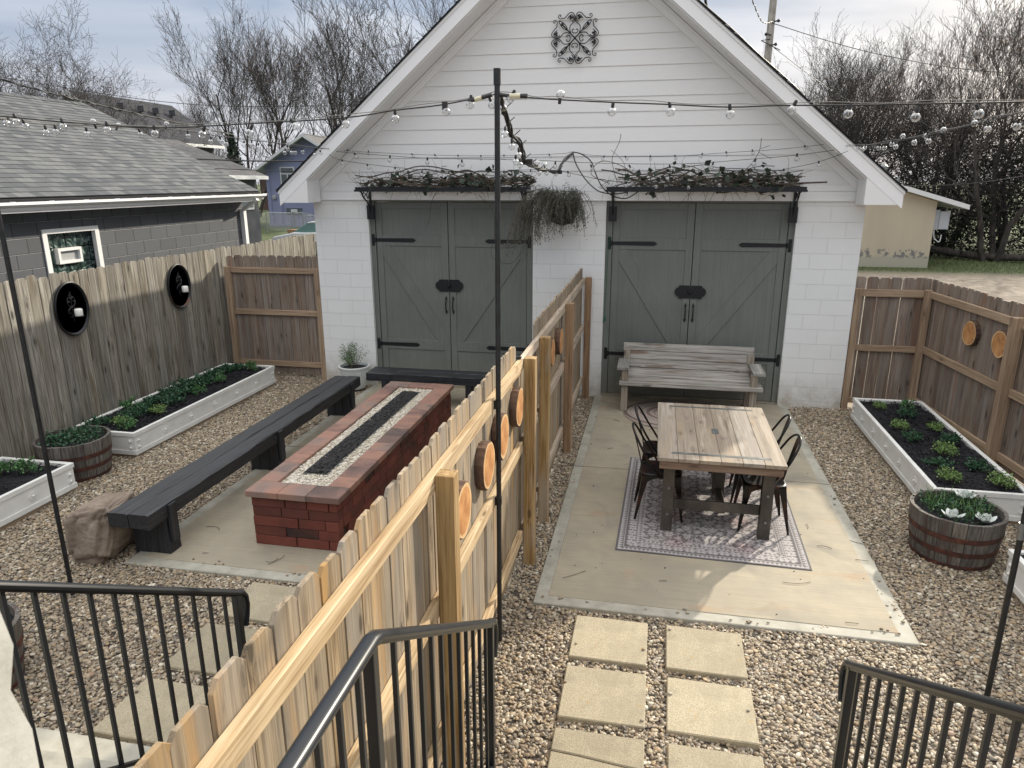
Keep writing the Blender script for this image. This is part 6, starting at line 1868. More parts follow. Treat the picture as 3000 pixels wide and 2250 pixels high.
# ------------------------------------------------------------------ stair railings
def railing(x, label, ywall=-9.35, flip=1):
    t_ = thing('stair_railing', label, 'railing', (x, -8.3, 0), 'black iron stair railings')
    yb, zb_ = -7.265, 1.045; yc, zc_ = -8.585, 1.895
    A = Vector((x, ywall, 1.905)); B = Vector((x, yc, zc_)); C_ = Vector((x, yb, zb_))
    # cap rail: moulded section swept along the path, with the tongue curling down at the foot
    sec = [(-.024,.004),(-.020,.012),(-.013,.017),(0,.019),(.013,.017),(.020,.012),(.024,.004),(.022,-.006),(.014,-.009),(.014,-.017),(-.014,-.017),(-.014,-.009),(-.022,-.006)]
    d1 = (B-C_).normalized()
    path = [A, B+Vector((0,-.02,.002)), B+Vector((0,.015,-.010)), C_+d1*.04]
    path += [C_+Vector((0,-.005,.004)), C_+Vector((0,.030,-.014)), C_+Vector((0,.055,-.050)), C_+Vector((0,.060,-.100)), C_+Vector((0,.048,-.155)), C_+Vector((0,.028,-.205))]
    m_ = MB(); vs = []; n_ = len(sec)
    for i, p in enumerate(path):
        tg = (path[min(i+1, len(path)-1)]-path[max(i-1, 0)]).normalized(); U = Vector((1,0,0)); V = tg.cross(U)*-1
        if V.z < 0 and i < 5: V = -V
        if i == 0: V0 = V
        if V.dot(V0) < 0 and i < 5: V = -V
        if i >= 5:
            V = Vector((0, -tg.z, tg.y)); 
        k = 1.0 if i < 6 else 1-.12*(i-5)
        for a, b in sec: vs.append(p+U*a+V*b*k)
    fs = []
    for i in range(len(path)-1):
        for k in range(n_): k2 = (k+1) % n_; fs.append((i*n_+k, i*n_+k2, (i+1)*n_+k2, (i+1)*n_+k))
    fs.append(tuple(range(n_))[::-1]); fs.append(tuple((len(path)-1)*n_+k for k in range(n_)))
    m_.add(vs, fs); part('handrail', m_, M_RAILM, t_, smooth=30)
    lo = MB(); lo.bar(C_+Vector((0,-.03,-.80)), B+Vector((0,.01,-.80)), .022, .014); lo.bar(B+Vector((0,-.01,-.80)), A+Vector((0,0,-.80)), .022, .014)
    part('bottom_rail', lo, M_RAILM, t_)
    sl_ = (zc_-zb_)/(yc-yb)
    y = yb-.105
    while y > yc+.03:
        z_ = zb_+sl_*(y-yb)-.012
        part('baluster', MB().box(x-.0075, y-.0075, z_-.79, x+.0075, y+.0075, z_), M_RAILM, t_, bevel=.0012); y -= .1085
    y = yc-.11
    while y > ywall:
        z_ = 1.89; part('baluster', MB().box(x-.0075, y-.0075, z_-.80, x+.0075, y+.0075, z_-.0), M_RAILM, t_, bevel=.0012); y -= .11
    for y, z0, z_ in ((yb-.012, -.02, zb_), (yc-.03, .95, zc_)):
        part('newel_post', MB().box(x-.0165, y-.0165, z0, x+.0165, y+.0165, z_), M_RAILM, t_, bevel=.002)
        part('base_plate', MB().box(x-.05, y-.05, max(z0,.0), x+.05, y+.05, max(z0,.0)+.012) if z0 > 0 else MB().box(x-.05, y-.05, -.03, x+.05, y+.05, -.01), M_RAILM, t_)
railing(-1.84, 'black iron stair railing in the fire pit yard, at the lower left')
railing(-.53, 'black iron stair railing right next to the dividing fence')
railing(1.05, 'black iron stair railing in the dining yard, at the lower right')

# ------------------------------------------------------------------ white painted corner of the house beside the camera
m_ = MB(); rnd = random.Random(6); hx, hy = -.484, -9.57
N1 = 60; prof = []
for i in range(N1+1):
    z_ = 3.1*i/N1; prof.append((z_, .006*math.sin(z_*9)+rnd.uniform(-.007,.007)))
vs = []; 
for z_, e in prof:
    vs += [(hx+e, hy+e*.6, z_), (hx+e+.004, hy-.10, z_), (hx-.28, hy-.10, z_), (hx-.28, hy+e*.4, z_)]
fs = [(i*4+k, i*4+(k+1) % 4, (i+1)*4+(k+1) % 4, (i+1)*4+k) for i in range(N1) for k in range(4)]
fs = [f[::-1] for f in fs]; fs.append((N1*4+3, N1*4+2, N1*4+1, N1*4))
m_.add(vs, fs)
hc = thing('house_corner', 'rough white painted corner of the house at the lower left edge', 'wall', (hx-.14, hy-.05, 0))
t = NT('rough_white_masonry_paint', .8); n1 = t.noise(t.coord(), 14, 5, .65)
t.color(t.mix(t.ramp(n1, [(.35, 0.0), (.7, 1.0)]), (.36,.36,.32), (.50,.495,.45))); t.bump(n1, .4, .008)
part('masonry', m_, t.m, hc, smooth=60)
part('dark_door_frame', MB().box(hx-.28, hy-.16, 0, hx-.018, hy-.1005, 3.1), M_CABLE, hc)
# ------------------------------------------------------------------ neighbour's block garage on the left
ng_ = thing('block_garage', 'slate grey block garage with asphalt shingle roof beyond the left fence', 'garage', (-9.8, -2, 0))
NX, NY0, NY1 = -8.10, -9.6, 3.36
ww0, ww1, wz0, wz1 = -1.60, -.66, 1.52, 2.345
w = MB()
w.box(NX-.2, NY0, -.1, NX, ww0, 2.72); w.box(NX-.2, ww1, -.1, NX, NY1, 2.72); w.box(NX-.2, ww0, -.1, NX, ww1, wz0); w.box(NX-.2, ww0, wz1, NX, ww1, 2.72)
w.box(-14.6, NY1-.2, -.1, NX-.2, NY1, 2.72)
part('wall', w, M_CMUG, ng_)
# face courses: every course stands 5 mm proud with an open bed joint below it
fc = MB()
k = 0
while .08+.2032*k < 2.66:
    z0 = .08+.2032*k+.004; z1 = min(.08+.2032*(k+1)-.004, 2.69); k += 1
    segs_ = [(NY0, NY1)] if (z1 < wz0-.05 or z0 > wz1+.03) else [(NY0, ww0-.02), (ww1+.02, NY1)]
    for a, b in segs_: fc.box(NX+.0005, a, z0, NX+.007, b+.001, z1)
part('block_face', fc, M_CMUG, ng_)
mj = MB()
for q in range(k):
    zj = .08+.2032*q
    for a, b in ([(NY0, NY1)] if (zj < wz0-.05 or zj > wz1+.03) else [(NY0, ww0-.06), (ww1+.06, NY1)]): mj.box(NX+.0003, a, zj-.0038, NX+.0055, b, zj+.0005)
part('mortar_beds', mj, plain('pale_mortar_lit_ledge', (.42,.42,.42), .8, nscale=9, namt=.4), ng_)  # pale mortar residue, lightened to paint in the sunlit ledge lines
wi = MB()
fw_ = .085
wi.box(NX-.04, ww0-fw_*.5, wz1, NX+.025, ww1+fw_*.5, wz1+fw_*.75); wi.box(NX-.04, ww0-fw_*.6, wz0-.1, NX+.025, ww0+fw_*.35, wz1); wi.box(NX-.04, ww1-fw_*.35, wz0-.1, NX+.025, ww1+fw_*.6, wz1)
win = part('window', wi, M_WHITE, ng_)
gbm = NT('glass_block', .08, (.05,.075,.07)); 
_v = gbm.noise(gbm.coord(), 9, 3, .5, 2.0); gbm.color(gbm.ramp(_v, [(.35,(.01,.02,.018)),(.55,(.05,.085,.075)),(.7,(.25,.32,.30))])); gbm.bump(_v, .9, .03)
gbk = MB(); mo = MB(); nb = 4; bw_ = (ww1-ww0)/4.35
mo.box(NX-.16, ww0, wz0, NX-.115, ww1, wz1)
zz = wz1-bw_
for r_ in range(4):
    for c in range(5):
        y0 = ww0+c*bw_; y1 = min(y0+bw_, ww1)
        if y1-y0 < .06: continue
        if c in (1,2) and r_ == 1: continue
        z1 = wz1-r_*bw_; z0 = max(z1-bw_, wz0)
        if z1-z0 < .05: continue
        gbk.box(NX-.135, y0+.006, z0+.006, NX-.075, y1-.006, z1-.006)
part('glass_blocks', gbk, gbm.m, win, bevel=.012, segs=2); part('mortar', mo, plain('dark_block_mortar', (.08,.10,.095), .8), win)
v_ = MB(); yv0, yv1, zv1 = ww0+bw_, ww0+3*bw_, wz1-bw_; zv0 = zv1-bw_
v_.box(NX-.135, yv0, zv0, NX-.02, yv0+.04, zv1); v_.box(NX-.135, yv1-.04, zv0, NX-.02, yv1, zv1); v_.box(NX-.135, yv0+.04, zv0, NX-.02, yv1-.04, zv0+.04); v_.box(NX-.135, yv0+.04, zv1-.04, NX-.02, yv1-.04, zv1)
vt = part('vent_frame', v_, M_WHITE, win); part('vent_screen', MB().box(NX-.10, yv0+.04, zv0+.04, NX-.06, yv1-.04, zv1-.04), plain('grey_vent_screen', (.35,.36,.36), .6), vt)
# roof
def uvroof(mb, xe, ze, xr, zr, y0, y1, lift=.006):
    "shingle courses from eave (xe,ze) up to ridge (xr,zr)"
    Ls = math.hypot(xr-xe, zr-ze); dx, dz = (xr-xe)/Ls, (zr-ze)/Ls; nx_, nz_ = -dz*np.sign(dx), abs(dx)
    n_ = int(Ls/.1425)
    for i in range(n_+1):
        s0 = i*.1425; s1 = min(Ls, s0+.16)
        a = (xe+dx*s0+nx_*(lift+.006), ze+dz*s0+nz_*(lift+.006)); b = (xe+dx*s1+nx_*lift, ze+dz*s1+nz_*lift)
        A = (a[0], y0, a[1]); B = (a[0], y1, a[1]); C_ = (b[0], y1, b[1]); D_ = (b[0], y0, b[1])
        uv = [(y0, s0), (y1, s0), (y1, s1), (y0, s1)]
        if dx < 0: mb.quad(A, B, C_, D_, uv)
        else: mb.quad(B, A, D_, C_, [uv[1], uv[0], uv[3], uv[2]])
        # butt edge
        lo_ = (a[0]-nx_*.012, a[1]-nz_*.012)
        mb.quad((lo_[0], y0, lo_[1]), (lo_[0], y1, lo_[1]), B, A, [(y0, s0+.001)]*4)
EX, EZ, GX, GZ = -7.74, 2.845, -11.45, 4.56
sh = MB(); uvroof(sh, EX, EZ, GX, GZ, NY0-.3, NY1+.10); uvroof(sh, 2*GX-EX, EZ, GX, GZ, NY0-.3, NY1+.10)
dk = MB()
dk.prism([(EX+.01, EZ-.02), (GX, GZ-.02), (2*GX-EX, EZ-.02), (2*GX-EX, EZ-.06), (GX, GZ-.09), (EX+.01, EZ-.06)], (0, NY0-.3, 0), (1,0,0), (0,0,1), (0,1,0), NY1-NY0+.40)
rf = part('roof', dk, M_SHD, ng_); part('shingles', sh, M_SHG, rf)
rg_ = MB()
for i in range(70):
    y = NY0-.3+i*.19
    if y > NY1: break
    for q in (1, -1): rg_.quad((GX, y, GZ+.028), (GX, y+.2, GZ+.022), (GX+q*.13, y+.2, GZ-.045), (GX+q*.13, y, GZ-.037), [(y,0),(y+.2,0),(y+.2,.13),(y,.13)])
part('ridge_cap', rg_, M_SHG, rf)
part('gable_wall', MB().prism([(-14.6, 2.72), (NX, 2.72), (NX, 2.72+.05), (GX, GZ-.1), (-14.6, 2.77)], (0, NY1-.14, 0), (1,0,0), (0,0,1), (0,1,0), .12), M_TRIM, ng_)
gt = MB()
gx = EX-.02
secg = [(0,0),(.02,-.005),(.035,.03),(.07,.045),(.085,.06),(.10,.065),(.10,.10),(.092,.10),(.092,.072),(.06,.055),(.028,.04),(.012,.012),(0,.012)]
vs = [(gx+.0+a, y, 2.695+b) for y in (NY0-.3, NY1+.22) for a, b in secg]; n_ = len(secg)
gt.add(vs, [(k, (k+1) % n_, n_+(k+1) % n_, n_+k) for k in range(n_)]+[tuple(range(n_, 2*n_)), tuple(range(n_))[::-1]])
gt.box(gx-.02, NY0-.3, 2.66, gx-.0005, NY1+.1, 2.80)
for i in range(24): y = NY0+i*.6; gt.box(gx+.0, y, 2.79, gx+.095, y+.02, 2.80)
part('gutter', gt, M_TRIM, ng_)
part('soffit', MB().box(NX, NY0, 2.69, gx-.0205, NY1+.1, 2.702), M_TRIM, ng_)
ds = MB(); ds.box(NX+.004, NY1-.12, .1, NX+.09, NY1-.02, 2.50); ds.bar((NX+.05, NY1-.07, 2.48), (gx+.05, NY1-.07, 2.70), .085, .06)
part('downspout', ds, M_TRIM, ng_)
# coaxial conduits lying on the fence side wall
# ------------------------------------------------------------------ farther buildings
M_DKW = plain('dark_navy_siding', (.045,.05,.06), .8, nscale=2)
M_BLU = plain('slate_blue_stucco', (.235,.255,.40), .85, nscale=1.5, namt=.06)
M_WIN = plain('dim_window_glass', (.10,.12,.14), .1)
M_FAS = plain('off_white_fascia', (.60,.61,.62), .6)
def gable_house(name, label, x0, x1, y0, y1, zb, ze, zr, wm, rm, over=.35, cat='house'):
    "ridge along y"
    h = thing(name, label, cat, ((x0+x1)/2, (y0+y1)/2, zb)); xr = (x0+x1)/2; sl = (zr-ze)/(x1-xr)
    w_ = MB(); w_.prism([(x0,zb),(x1,zb),(x1,ze),(xr,zr-.06),(x0,ze)], (0,y0,0), (1,0,0), (0,0,1), (0,1,0), y1-y0)
    part('wall', w_, wm, h)
    s_ = MB(); uvroof(s_, x1+over, ze-sl*over+.05, xr, zr+.05, y0-over, y1+over); uvroof(s_, x0-over, ze-sl*over+.05, xr, zr+.05, y0-over, y1+over)
    d = MB(); d.prism([(x1+over, ze-sl*over), (x1+over, ze-sl*over+.045), (xr, zr+.045), (x0-over, ze-sl*over+.045), (x0-over, ze-sl*over), (xr, zr)], (0,y0-over,0), (1,0,0), (0,0,1), (0,1,0), y1-y0+2*over)
    rf_h = part('roof', d, M_FAS, h); part('shingles', s_, rm, rf_h)
    f = MB()
    for a, b in ((x1+over, x0-over),):
        f.prism([(x1+over, ze-sl*over-.14), (x1+over, ze-sl*over+.05), (xr, zr+.05), (x0-over, ze-sl*over+.05), (x0-over, ze-sl*over-.14), (xr, zr-.16)], (0,y0-over-.03,0), (1,0,0), (0,0,1), (0,1,0), .028)
    f.box(x1+over, y0-over, ze-sl*over-.10, x1+over+.09, y1+over, ze-sl*over+.03)
    part('fascia', f, M_FAS, h); return h
hA = gable_house('house', 'house with charcoal roof and white rake board behind the grey garage', -28.6, -23.6, 19.9, 26.5, -.1, 5.1, 6.95, M_DKW, M_SHD, .35)
for y in (21.5, 22.9, 24.0, 25.3): part('roof_vent', MB().box(-25.2, y, 6.35, -24.85, y+.25, 6.62), M_DKW, hA)
hB = gable_house('house', 'long dark house with weathered grey roof between the grey garage and the blue house', -23.0, -15.9, 9.0, 17.3, -.1, 3.32, 4.62, M_DKW, M_SHL, .3)
for y, z0, z1 in ((15.9, 1.95, 2.75), (13.2, 1.95, 2.6)):
    wn_ = part('window', MB().box(-15.9, y, z0, -15.86, y+1.0, z1), M_FAS, hB); part('pane', MB().box(-15.87, y+.08, z0+.08, -15.85, y+.92, z1-.08), M_WIN, wn_)
hC = gable_house('house', 'slate blue stucco house with white gable boards', -27.2, -20.4, 37.9, 46, -.1, 4.05, 6.1, M_BLU, M_SHL, .75)
wn_ = part('window', MB().box(-26.05, 37.84, 2.62, -24.95, 37.9, 4.0), M_FAS, hC)
part('pane', MB().box(-25.95, 37.82, 2.75, -25.55, 37.84, 3.5).box(-25.45, 37.82, 2.75, -25.05, 37.84, 3.5).box(-25.95, 37.82, 3.6, -25.05, 37.84, 3.92), M_WIN, wn_)
wn_ = part('window', MB().box(-25.8, 37.85, .75, -24.6, 37.9, 1.2), M_WIN, hC); part('vent_frame', MB().box(-25.45, 37.83, .9, -24.95, 37.85, 1.12), M_FAS, wn_)
part('meter', MB().lathe([(0,.12),(.16,.1),(.18,0)][::-1], (-26.65,37.9,1.95), 12, (0,-1,0)), plain('grey_meter_box', (.35,.36,.38), .5), hC)
part('conduit', MB().tube([(-26.1,37.86,.0),(-26.1,37.86,3.9)], .03, 6).tube([(-26.9,37.86,.0),(-26.9,37.86,3.9)], .02, 6), M_BLU, hC)
gable_house('house', 'small dark brick house far behind the blue house', -44, -36, 66, 74, -.1, 3.6, 6.5, plain('dark_brick', (.10,.06,.05), .9), M_SHD, .3)
# cream stucco shed right of the garage
cs_ = thing('shed', 'cream stucco shed with flaking base and shed roof behind the garage', 'shed', (7.6, 21.5, 0))
tcr = NT('cream_stucco_flaking', .9); oc = tcr.sep(tcr.coord())
n1 = tcr.noise(tcr.coord(), 2.4, 5, .65); n2 = tcr.noise(tcr.coord(), 5, 4, .7)
base = tcr.mix(tcr.ramp(tcr.noise(tcr.map(tcr.coord(), (1.5,1,.3)), 1, 3), [(.4,0.0),(.7,.5)]), (.47,.405,.305), (.38,.33,.255))
lowz = tcr.ramp(tcr.math('ADD', oc[2], tcr.math('MULTIPLY', tcr.math('SUBTRACT', n1, .5), .35)), [(.25, 1.0), (.38, 0.0)])
base = tcr.mix(lowz, base, (.36,.34,.27))
band = tcr.math('MULTIPLY', tcr.ramp(oc[2], [(.22,0.0),(.30,1.0),(.52,1.0),(.62,0.0)]), tcr.ramp(n2, [(.53,0.0),(.56,1.0)]))
base = tcr.mix(band, base, (.17,.165,.16)); tcr.color(base); tcr.bump(tcr.noise(tcr.coord(), 60, 3), .4, .01)
SX0, SX1, SY0, SY1 = 3.6, 9.98, 18.75, 24.0
part('wall', MB().prism([(SX0,-.1),(SX1,-.1),(SX1,2.28),(SX0,4.2)], (0,SY0,0), (1,0,0), (0,0,1), (0,1,0), SY1-SY0), tcr.m, cs_)
sl_s = (4.2-2.28)/(SX1-SX0)
rp = lambda x, d: 2.30+sl_s*(SX1-x)+d
part('roof', MB().prism([(SX0-.3, rp(SX0-.3,0)), (SX1+.95, rp(SX1+.95,0)), (SX1+.95, rp(SX1+.95,.16)), (SX0-.3, rp(SX0-.3,.16))], (0,SY0-.35,0), (1,0,0), (0,0,1), (0,1,0), SY1-SY0+.7), M_FAS, cs_)
part('vent_pipe', MB().lathe([(.14,0),(.14,.45),(.12,.5),(.19,.55),(.19,.62),(.05,.72)], (8.35, 20.0, rp(8.35,.1)), 12).lathe([(.05,0),(.05,.45)], (9.0, 20.2, rp(9.0,.1)), 8), M_STEEL, cs_)
bxs = MB().box(SX1+.005, 18.9, 1.28, SX1+.2, 19.25, 1.98).box(SX1+.2, 18.85, 1.30, SX1+.52, 19.2, 1.93)
part('meter_box', bxs, plain('grey_meter_cabinet', (.38,.40,.43), .5), cs_)
part('meter_cable', MB().tube(smoothpts([(SX1+.1,18.95,1.28),(SX1+.12,18.9,1.0),(SX1+.3,18.85,.85),(SX1+.35,18.9,1.1)],4), .018, 5), M_FAS, cs_)
# utility pole and wires
up_ = thing('utility_pole', 'weathered grey utility pole rising behind the right roof slope', 'utility pole', (4.40, 24.4, 0))
m_ = MB(); m_.tube([(4.36,24.4,-.3),(4.38,24.4,6),(4.46,24.4,13)], [.20,.165,.14], 14); part('shaft', m_, M_POLEW, up_, smooth=50)
m_ = MB()
for z_, dx in ((9.4,.25),(8.9,-.2),(8.5,.22)): m_.bar((4.42,24.2,z_), (4.42+dx,24.1,z_+.02), .05, .05); m_.ball((4.42+dx,24.1,z_+.02), .07, 8, 5)
m_.tube([(4.42,24.25,8.75),(4.05,24.2,8.7),(4.85,24.2,8.3)], .02, 5)
part('insulators', m_, M_CABLE, up_)
def wire(label, pts, r_=.012, tw=False):
    m_ = MB(); P = smoothpts(pts, 8); m_.tube(P, r_, 5)
    if tw: m_.tube([p+Vector((.02*math.sin(i*1.1),0,.02*math.cos(i*1.1))) for i, p in enumerate(smoothpts(pts, 30))], r_*.8, 4)
    solid('power_line', m_, M_CABLE, label, 'power line', 'overhead wires', smooth='all')
wire('twisted service cable from the utility pole to the garage ridge side', [(4.45,24.2,9.42),(3.6,20.5,8.75),(2.3,13,8.2),(1.3,6.5,7.6),(.9,4.5,7.4)], .014, True)
wire('black cable running up from the right roof edge near the ridge', [(.1,-.3,7.5),(.45,1.2,6.4),(.75,2.2,5.35),(.95,2.7,4.95)], .022)
wire('upper wire from the utility pole away to the right', [(4.45,24.2,9.35),(9,24.9,8.1),(15,25.9,7.3),(28,28,6.9)], .016)
wire('lower wire from the utility pole away to the right', [(4.6,24.2,8.4),(8,24.2,6.15),(11.5,24.6,5.3),(16,25.2,4.7),(28,27,4.3)], .014)
wire('wire passing low across the thicket at the right', [(6.9,14.5,2.85),(9.5,14.2,2.95),(12.5,14,3.6),(17,14,5.0)], .010)
wire('thick service drop crossing the left sky down to the roofs', [(-22,-2,8.2),(-16,1.2,6.2),(-13.6,3.4,5.15),(-12.9,6.4,4.72),(-12.2,10.0,4.35)], .016, True)
wire('thin wire crossing behind the left trees', [(-34,14,8.4),(-27.4,17.5,7.3),(-19.8,18.7,6.2),(-13.2,20,6.1),(-6,21.5,6.2)], .014)
wire('low black wire in front of the blue house', [(-14.9,10.0,3.75),(-11.8,10.2,3.62),(-8.2,10.9,3.6)], .022)
wire('thin low black wire in front of the blue house', [(-13.0,9.6,3.42),(-10.5,9.9,3.32),(-7.4,10.7,3.30)], .012)
mk = MB(); mk.tube([(X_, -.478, RZ-SLP*(X_-RX)+.012+.006*math.sin(X_*9)) for X_ in np.linspace(.25, 1.75, 14)], .007, 5)
solid('roof_edge_cable', mk, M_WIRE, 'pale cable clipped along the edge of the right roof slope', 'cable', smooth='all')
# chain link fence far left
cl = thing('chain_link_fence', 'silver chain link fence and gate in front of the blue house', 'fence', (-22, 31.3, 0))
M_GALV = plain('galvanised_tube', (.45,.47,.5), .4, .6)
m_ = MB()
for a in (-23.65, -21.95, -21.75, -21.2, -21.0, -19.5): m_.tube([(a,31.3,0),(a,31.3,1.2)], .035, 6)
part('fence_posts', m_, M_GALV, cl)
m_ = MB(); m_.tube([(-23.65,31.3,1.18),(-21.95,31.3,1.15)], .025, 6); m_.tube([(-21.75,31.3,1.12),(-21.2,31.3,1.2)], .025, 6); m_.tube([(-21.0,31.3,1.0),(-19.5,31.3,1.0)], .025, 6)
part('top_rail', m_, M_GALV, cl)
m_ = MB()
for i in range(46):
    a = -24.7+i*.09
    for q in (1, -1):
        xa, xb = (a, a+1.05) if q > 0 else (a+1.05, a); 
        m_.bar((xa,31.3,.08), (xb,31.3+.004*q,1.13), .008, .008)
part('chain_link_mesh', m_, M_GALV, cl)
part('brown_box', MB().box(-17.6,22.6,.0,-17.0,23.1,.75), plain('cardboard_brown', (.30,.18,.09), .9), hB)
# parked white car
car = thing('parked_car', 'white car parked beyond the left gate, mostly hidden by the garage pier', 'car', (-12.8, 18.6, -.05))
M_CARP = NT('white_car_paint', .25, (.70,.71,.72)); M_CARP.b.inputs['Coat Weight'].default_value = .6; M_CARP = M_CARP.m
M_CARG = plain('tinted_car_glass', (.14,.24,.23), .06)
bx_ = -15.9
body = [(0,.35),(.05,.62),(.25,.80),(.95,.93),(1.15,.98),(3.5,1.0),(4.35,.95),(4.55,.80),(4.6,.40),(4.45,.28),(3.95,.25),(3.9,.45),(3.6,.62),(3.3,.45),(3.25,.25),(1.3,.25),(1.25,.45),(.95,.62),(.65,.45),(.6,.25),(.15,.27)]
part('body', MB().prism([(p[0]+bx_, p[1]) for p in body][::-1], (0,17.8,0), (1,0,0), (0,0,1), (0,1,0), 1.75), M_CARP, car, bevel=.05, segs=2)
cab = [(1.0,.93),(1.75,1.36),(2.0,1.42),(3.1,1.42),(3.9,1.0)]
part('cabin', MB().prism([(p[0]+bx_, p[1]) for p in cab][::-1], (0,17.93,0), (1,0,0), (0,0,1), (0,1,0), 1.49), M_CARG, car, bevel=.03, segs=2)
part('car_roof', MB().prism([(p[0]+bx_, p[1]) for p in [(1.72,1.36),(1.98,1.44),(3.12,1.44),(3.2,1.38)]][::-1], (0,17.91,0), (1,0,0), (0,0,1), (0,1,0), 1.53), M_CARP, car, bevel=.02)
for x in (.95, 3.6):
    for y in (17.82, 19.4):
        wl_ = part('wheel', MB().lathe([(0,0),(.19,.0),(.2,.01),(.31,.0),(.33,.03),(.33,.14),(.3,.16),(0,.16)], (bx_+x, y-.03, .33), 20, (0,1,0)), M_CABLE, car, smooth=40)
        part('rim', MB().lathe([(0,.02),(.17,.01),(.19,-.008),(.19,-.003),(0,-.002)][::-1], (bx_+x, y-.035, .33), 16, (0,1,0)), M_STEEL, wl_)
# fallen log and stump end by the thicket
lg_ = MB(); lg_.tube(smoothpts([(11.0,22.6,.32),(11.9,22.2,.18),(13.0,21.6,.10),(14.4,20.9,.12),(15.6,20.2,.16)],4), [.16,.17,.15,.15,.16,.14,.14,.15,.13,.13,.14,.12,.12,.12,.11,.10,.10], 9)
rnd = random.Random(2)
for k in range(9):
    lg_.bar((11.05,22.6,.32), (10.6+rnd.uniform(-.2,.5),22.4+rnd.uniform(-.2,.2),.32+rnd.uniform(-.1,.4)), .07, .05)
solid('fallen_log', lg_, M_BARK, 'fallen splintered tree trunk lying at the edge of the thicket', 'log', smooth=60)

# ------------------------------------------------------------------ trees
def tree_mesh(seed, H, spread=.45, ntr=1, lean=0., levels=5, kids=(6,5,5,4,4), droop=0.0, r0=.16, wob=.16, first=.25, brown=0, twr=1.0):
    rnd = random.Random(seed); T_ = MB(); C_ = MB(); Lf = MB()
    def seg(mb, pts, rs, n):
        mb.tube(pts, rs, n, caps=False)
    def branch(p, d, L, r, lv):
        n_ = max(3, min(9, int(L/.35)+2)) if lv < 3 else (4 if lv < 4 else 3)
        pts = [p.copy()]; rs = [r]; dd = d.copy()
        w_ = wob*(1+.10*lv)
        for i in range(n_):
            up_k = (.12 if lv > 0 else .03)-droop*.02*lv
            dd = (dd+Vector((rnd.gauss(0,w_), rnd.gauss(0,w_), rnd.gauss(0,w_*.6)+up_k))).normalized()
            p = p+dd*(L/n_); pts.append(p.copy()); rs.append(max(.0045*twr, r*(1-.72*(i+1)/n_)))
        seg(T_ if lv < 2 else C_, pts, rs, 7 if lv == 0 else (5 if lv == 1 else (4 if lv == 2 else 3)))
        if lv >= levels: 
            if brown and rnd.random() < brown:
                for _ in range(3): leafquad(Lf, pts[-1]+Vector((rnd.gauss(0,.05),rnd.gauss(0,.05),rnd.gauss(0,.05))), .09, rnd)
            return
        nk = kids[lv]
        for k in range(nk):
            u = first+(1-first)*(k+rnd.uniform(0,.9))/nk if lv == 0 else .15+.85*(k+rnd.uniform(0,.9))/nk
            i = min(len(pts)-2, int(u*(len(pts)-1))); f = u*(len(pts)-1)-i
            q = pts[i].lerp(pts[i+1], min(1, f)); base = (pts[i+1]-pts[i]).normalized()
            an = rnd.uniform(.45, 1.0)*(spread/.45)*(.8 if lv else 1)
            az_ = 2.399*k+rnd.uniform(-.7,.7)+lv
            o = base.orthogonal().normalized(); o.rotate(Matrix.Rotation(az_, 3, base))
            nd = (base*math.cos(an)+o*math.sin(an)).normalized()
            Lk = L*rnd.uniform(.48,.72)*(1-.35*u*(lv == 0)); rk = max(.005, rs[min(len(rs)-1, i+1)]*rnd.uniform(.5,.72))
            branch(q, nd, Lk, rk, lv+1)
    for t_ in range(ntr):
        a = 6.283*t_/max(1, ntr)+rnd.uniform(-.4,.4); ln = (lean if ntr == 1 else .16+lean)
        branch(Vector((.25*math.cos(a)*(ntr > 1), .25*math.sin(a)*(ntr > 1), -.2)), Vector((math.cos(a)*ln, math.sin(a)*ln, 1)).normalized(), H*.80*rnd.uniform(.9,1.05), r0*(1 if ntr == 1 else .75), 0)
    mz = max(v[2] for v in C_.v); k = H/mz
    for M_ in (T_, C_, Lf): M_.v = [(a*k, b*k, c*k) for a, b, c in M_.v]
    return T_, C_, Lf
PROTO = {}
def proto(key, **kw): PROTO[key] = (kw, tree_mesh(**kw))
def plant_tree(key, x, y, label, group, s_=1.0, rz=0.0, mat=None, sz=1.0, z0=-.1):
    mat = mat or M_BARK
    if isinstance(PROTO[key], tuple):
        kw, (T_, C_, Lf) = PROTO[key]
        t_ = thing('bare_tree', label, 'tree', (0,0,0), group)
        part('trunk', T_, mat, t_, smooth=60); part('crown', C_, mat, t_)
        if Lf.v: part('dry_leaves', Lf, M_LF_B, t_)
        PROTO[key] = t_
    else:
        t_ = copy_tree(PROTO[key]); t_['label'] = label; t_['group'] = group
    t_.location = (x, y, z0); t_.rotation_euler.z = rz; t_.scale = (s_, s_, s_*sz)
    return t_
G1 = 'bare trees beyond the roofs on the left'; G2 = 'bare trees of the thicket on the right'
proto('wide', seed=3, H=10.0, spread=.60, ntr=2, lean=.0, kids=(6,5,5,4,4), twr=1.35, r0=.27, wob=.20, first=.35)
proto('upright', seed=8, H=10.0, spread=.36, ntr=3, lean=.0, kids=(6,5,4,4,3), r0=.19, twr=1.35, wob=.14, first=.35, brown=.08)
proto('thin', seed=14, H=10.0, spread=.36, ntr=1, kids=(9,5,4,4,3), twr=1.3, r0=.17, wob=.16, first=.3)
proto('thicket', seed=22, H=10.0, spread=.40, ntr=4, lean=.08, kids=(6,5,4,4,3), twr=1.35, r0=.18, wob=.14, first=.25)
proto('arching', seed=31, H=9.0, spread=.75, ntr=2, lean=.3, kids=(6,5,4,4,3), droop=3, r0=.24, wob=.22, first=.2)
plant_tree('wide', -28.5, 18.6, 'broad bare tree with heavy low limbs at the left edge of the sky', G1, 1.25, .5)
plant_tree('wide', -21.2, 17.6, 'rounded bare tree with two dark curving limbs behind the charcoal roof', G1, 1.06, .9)
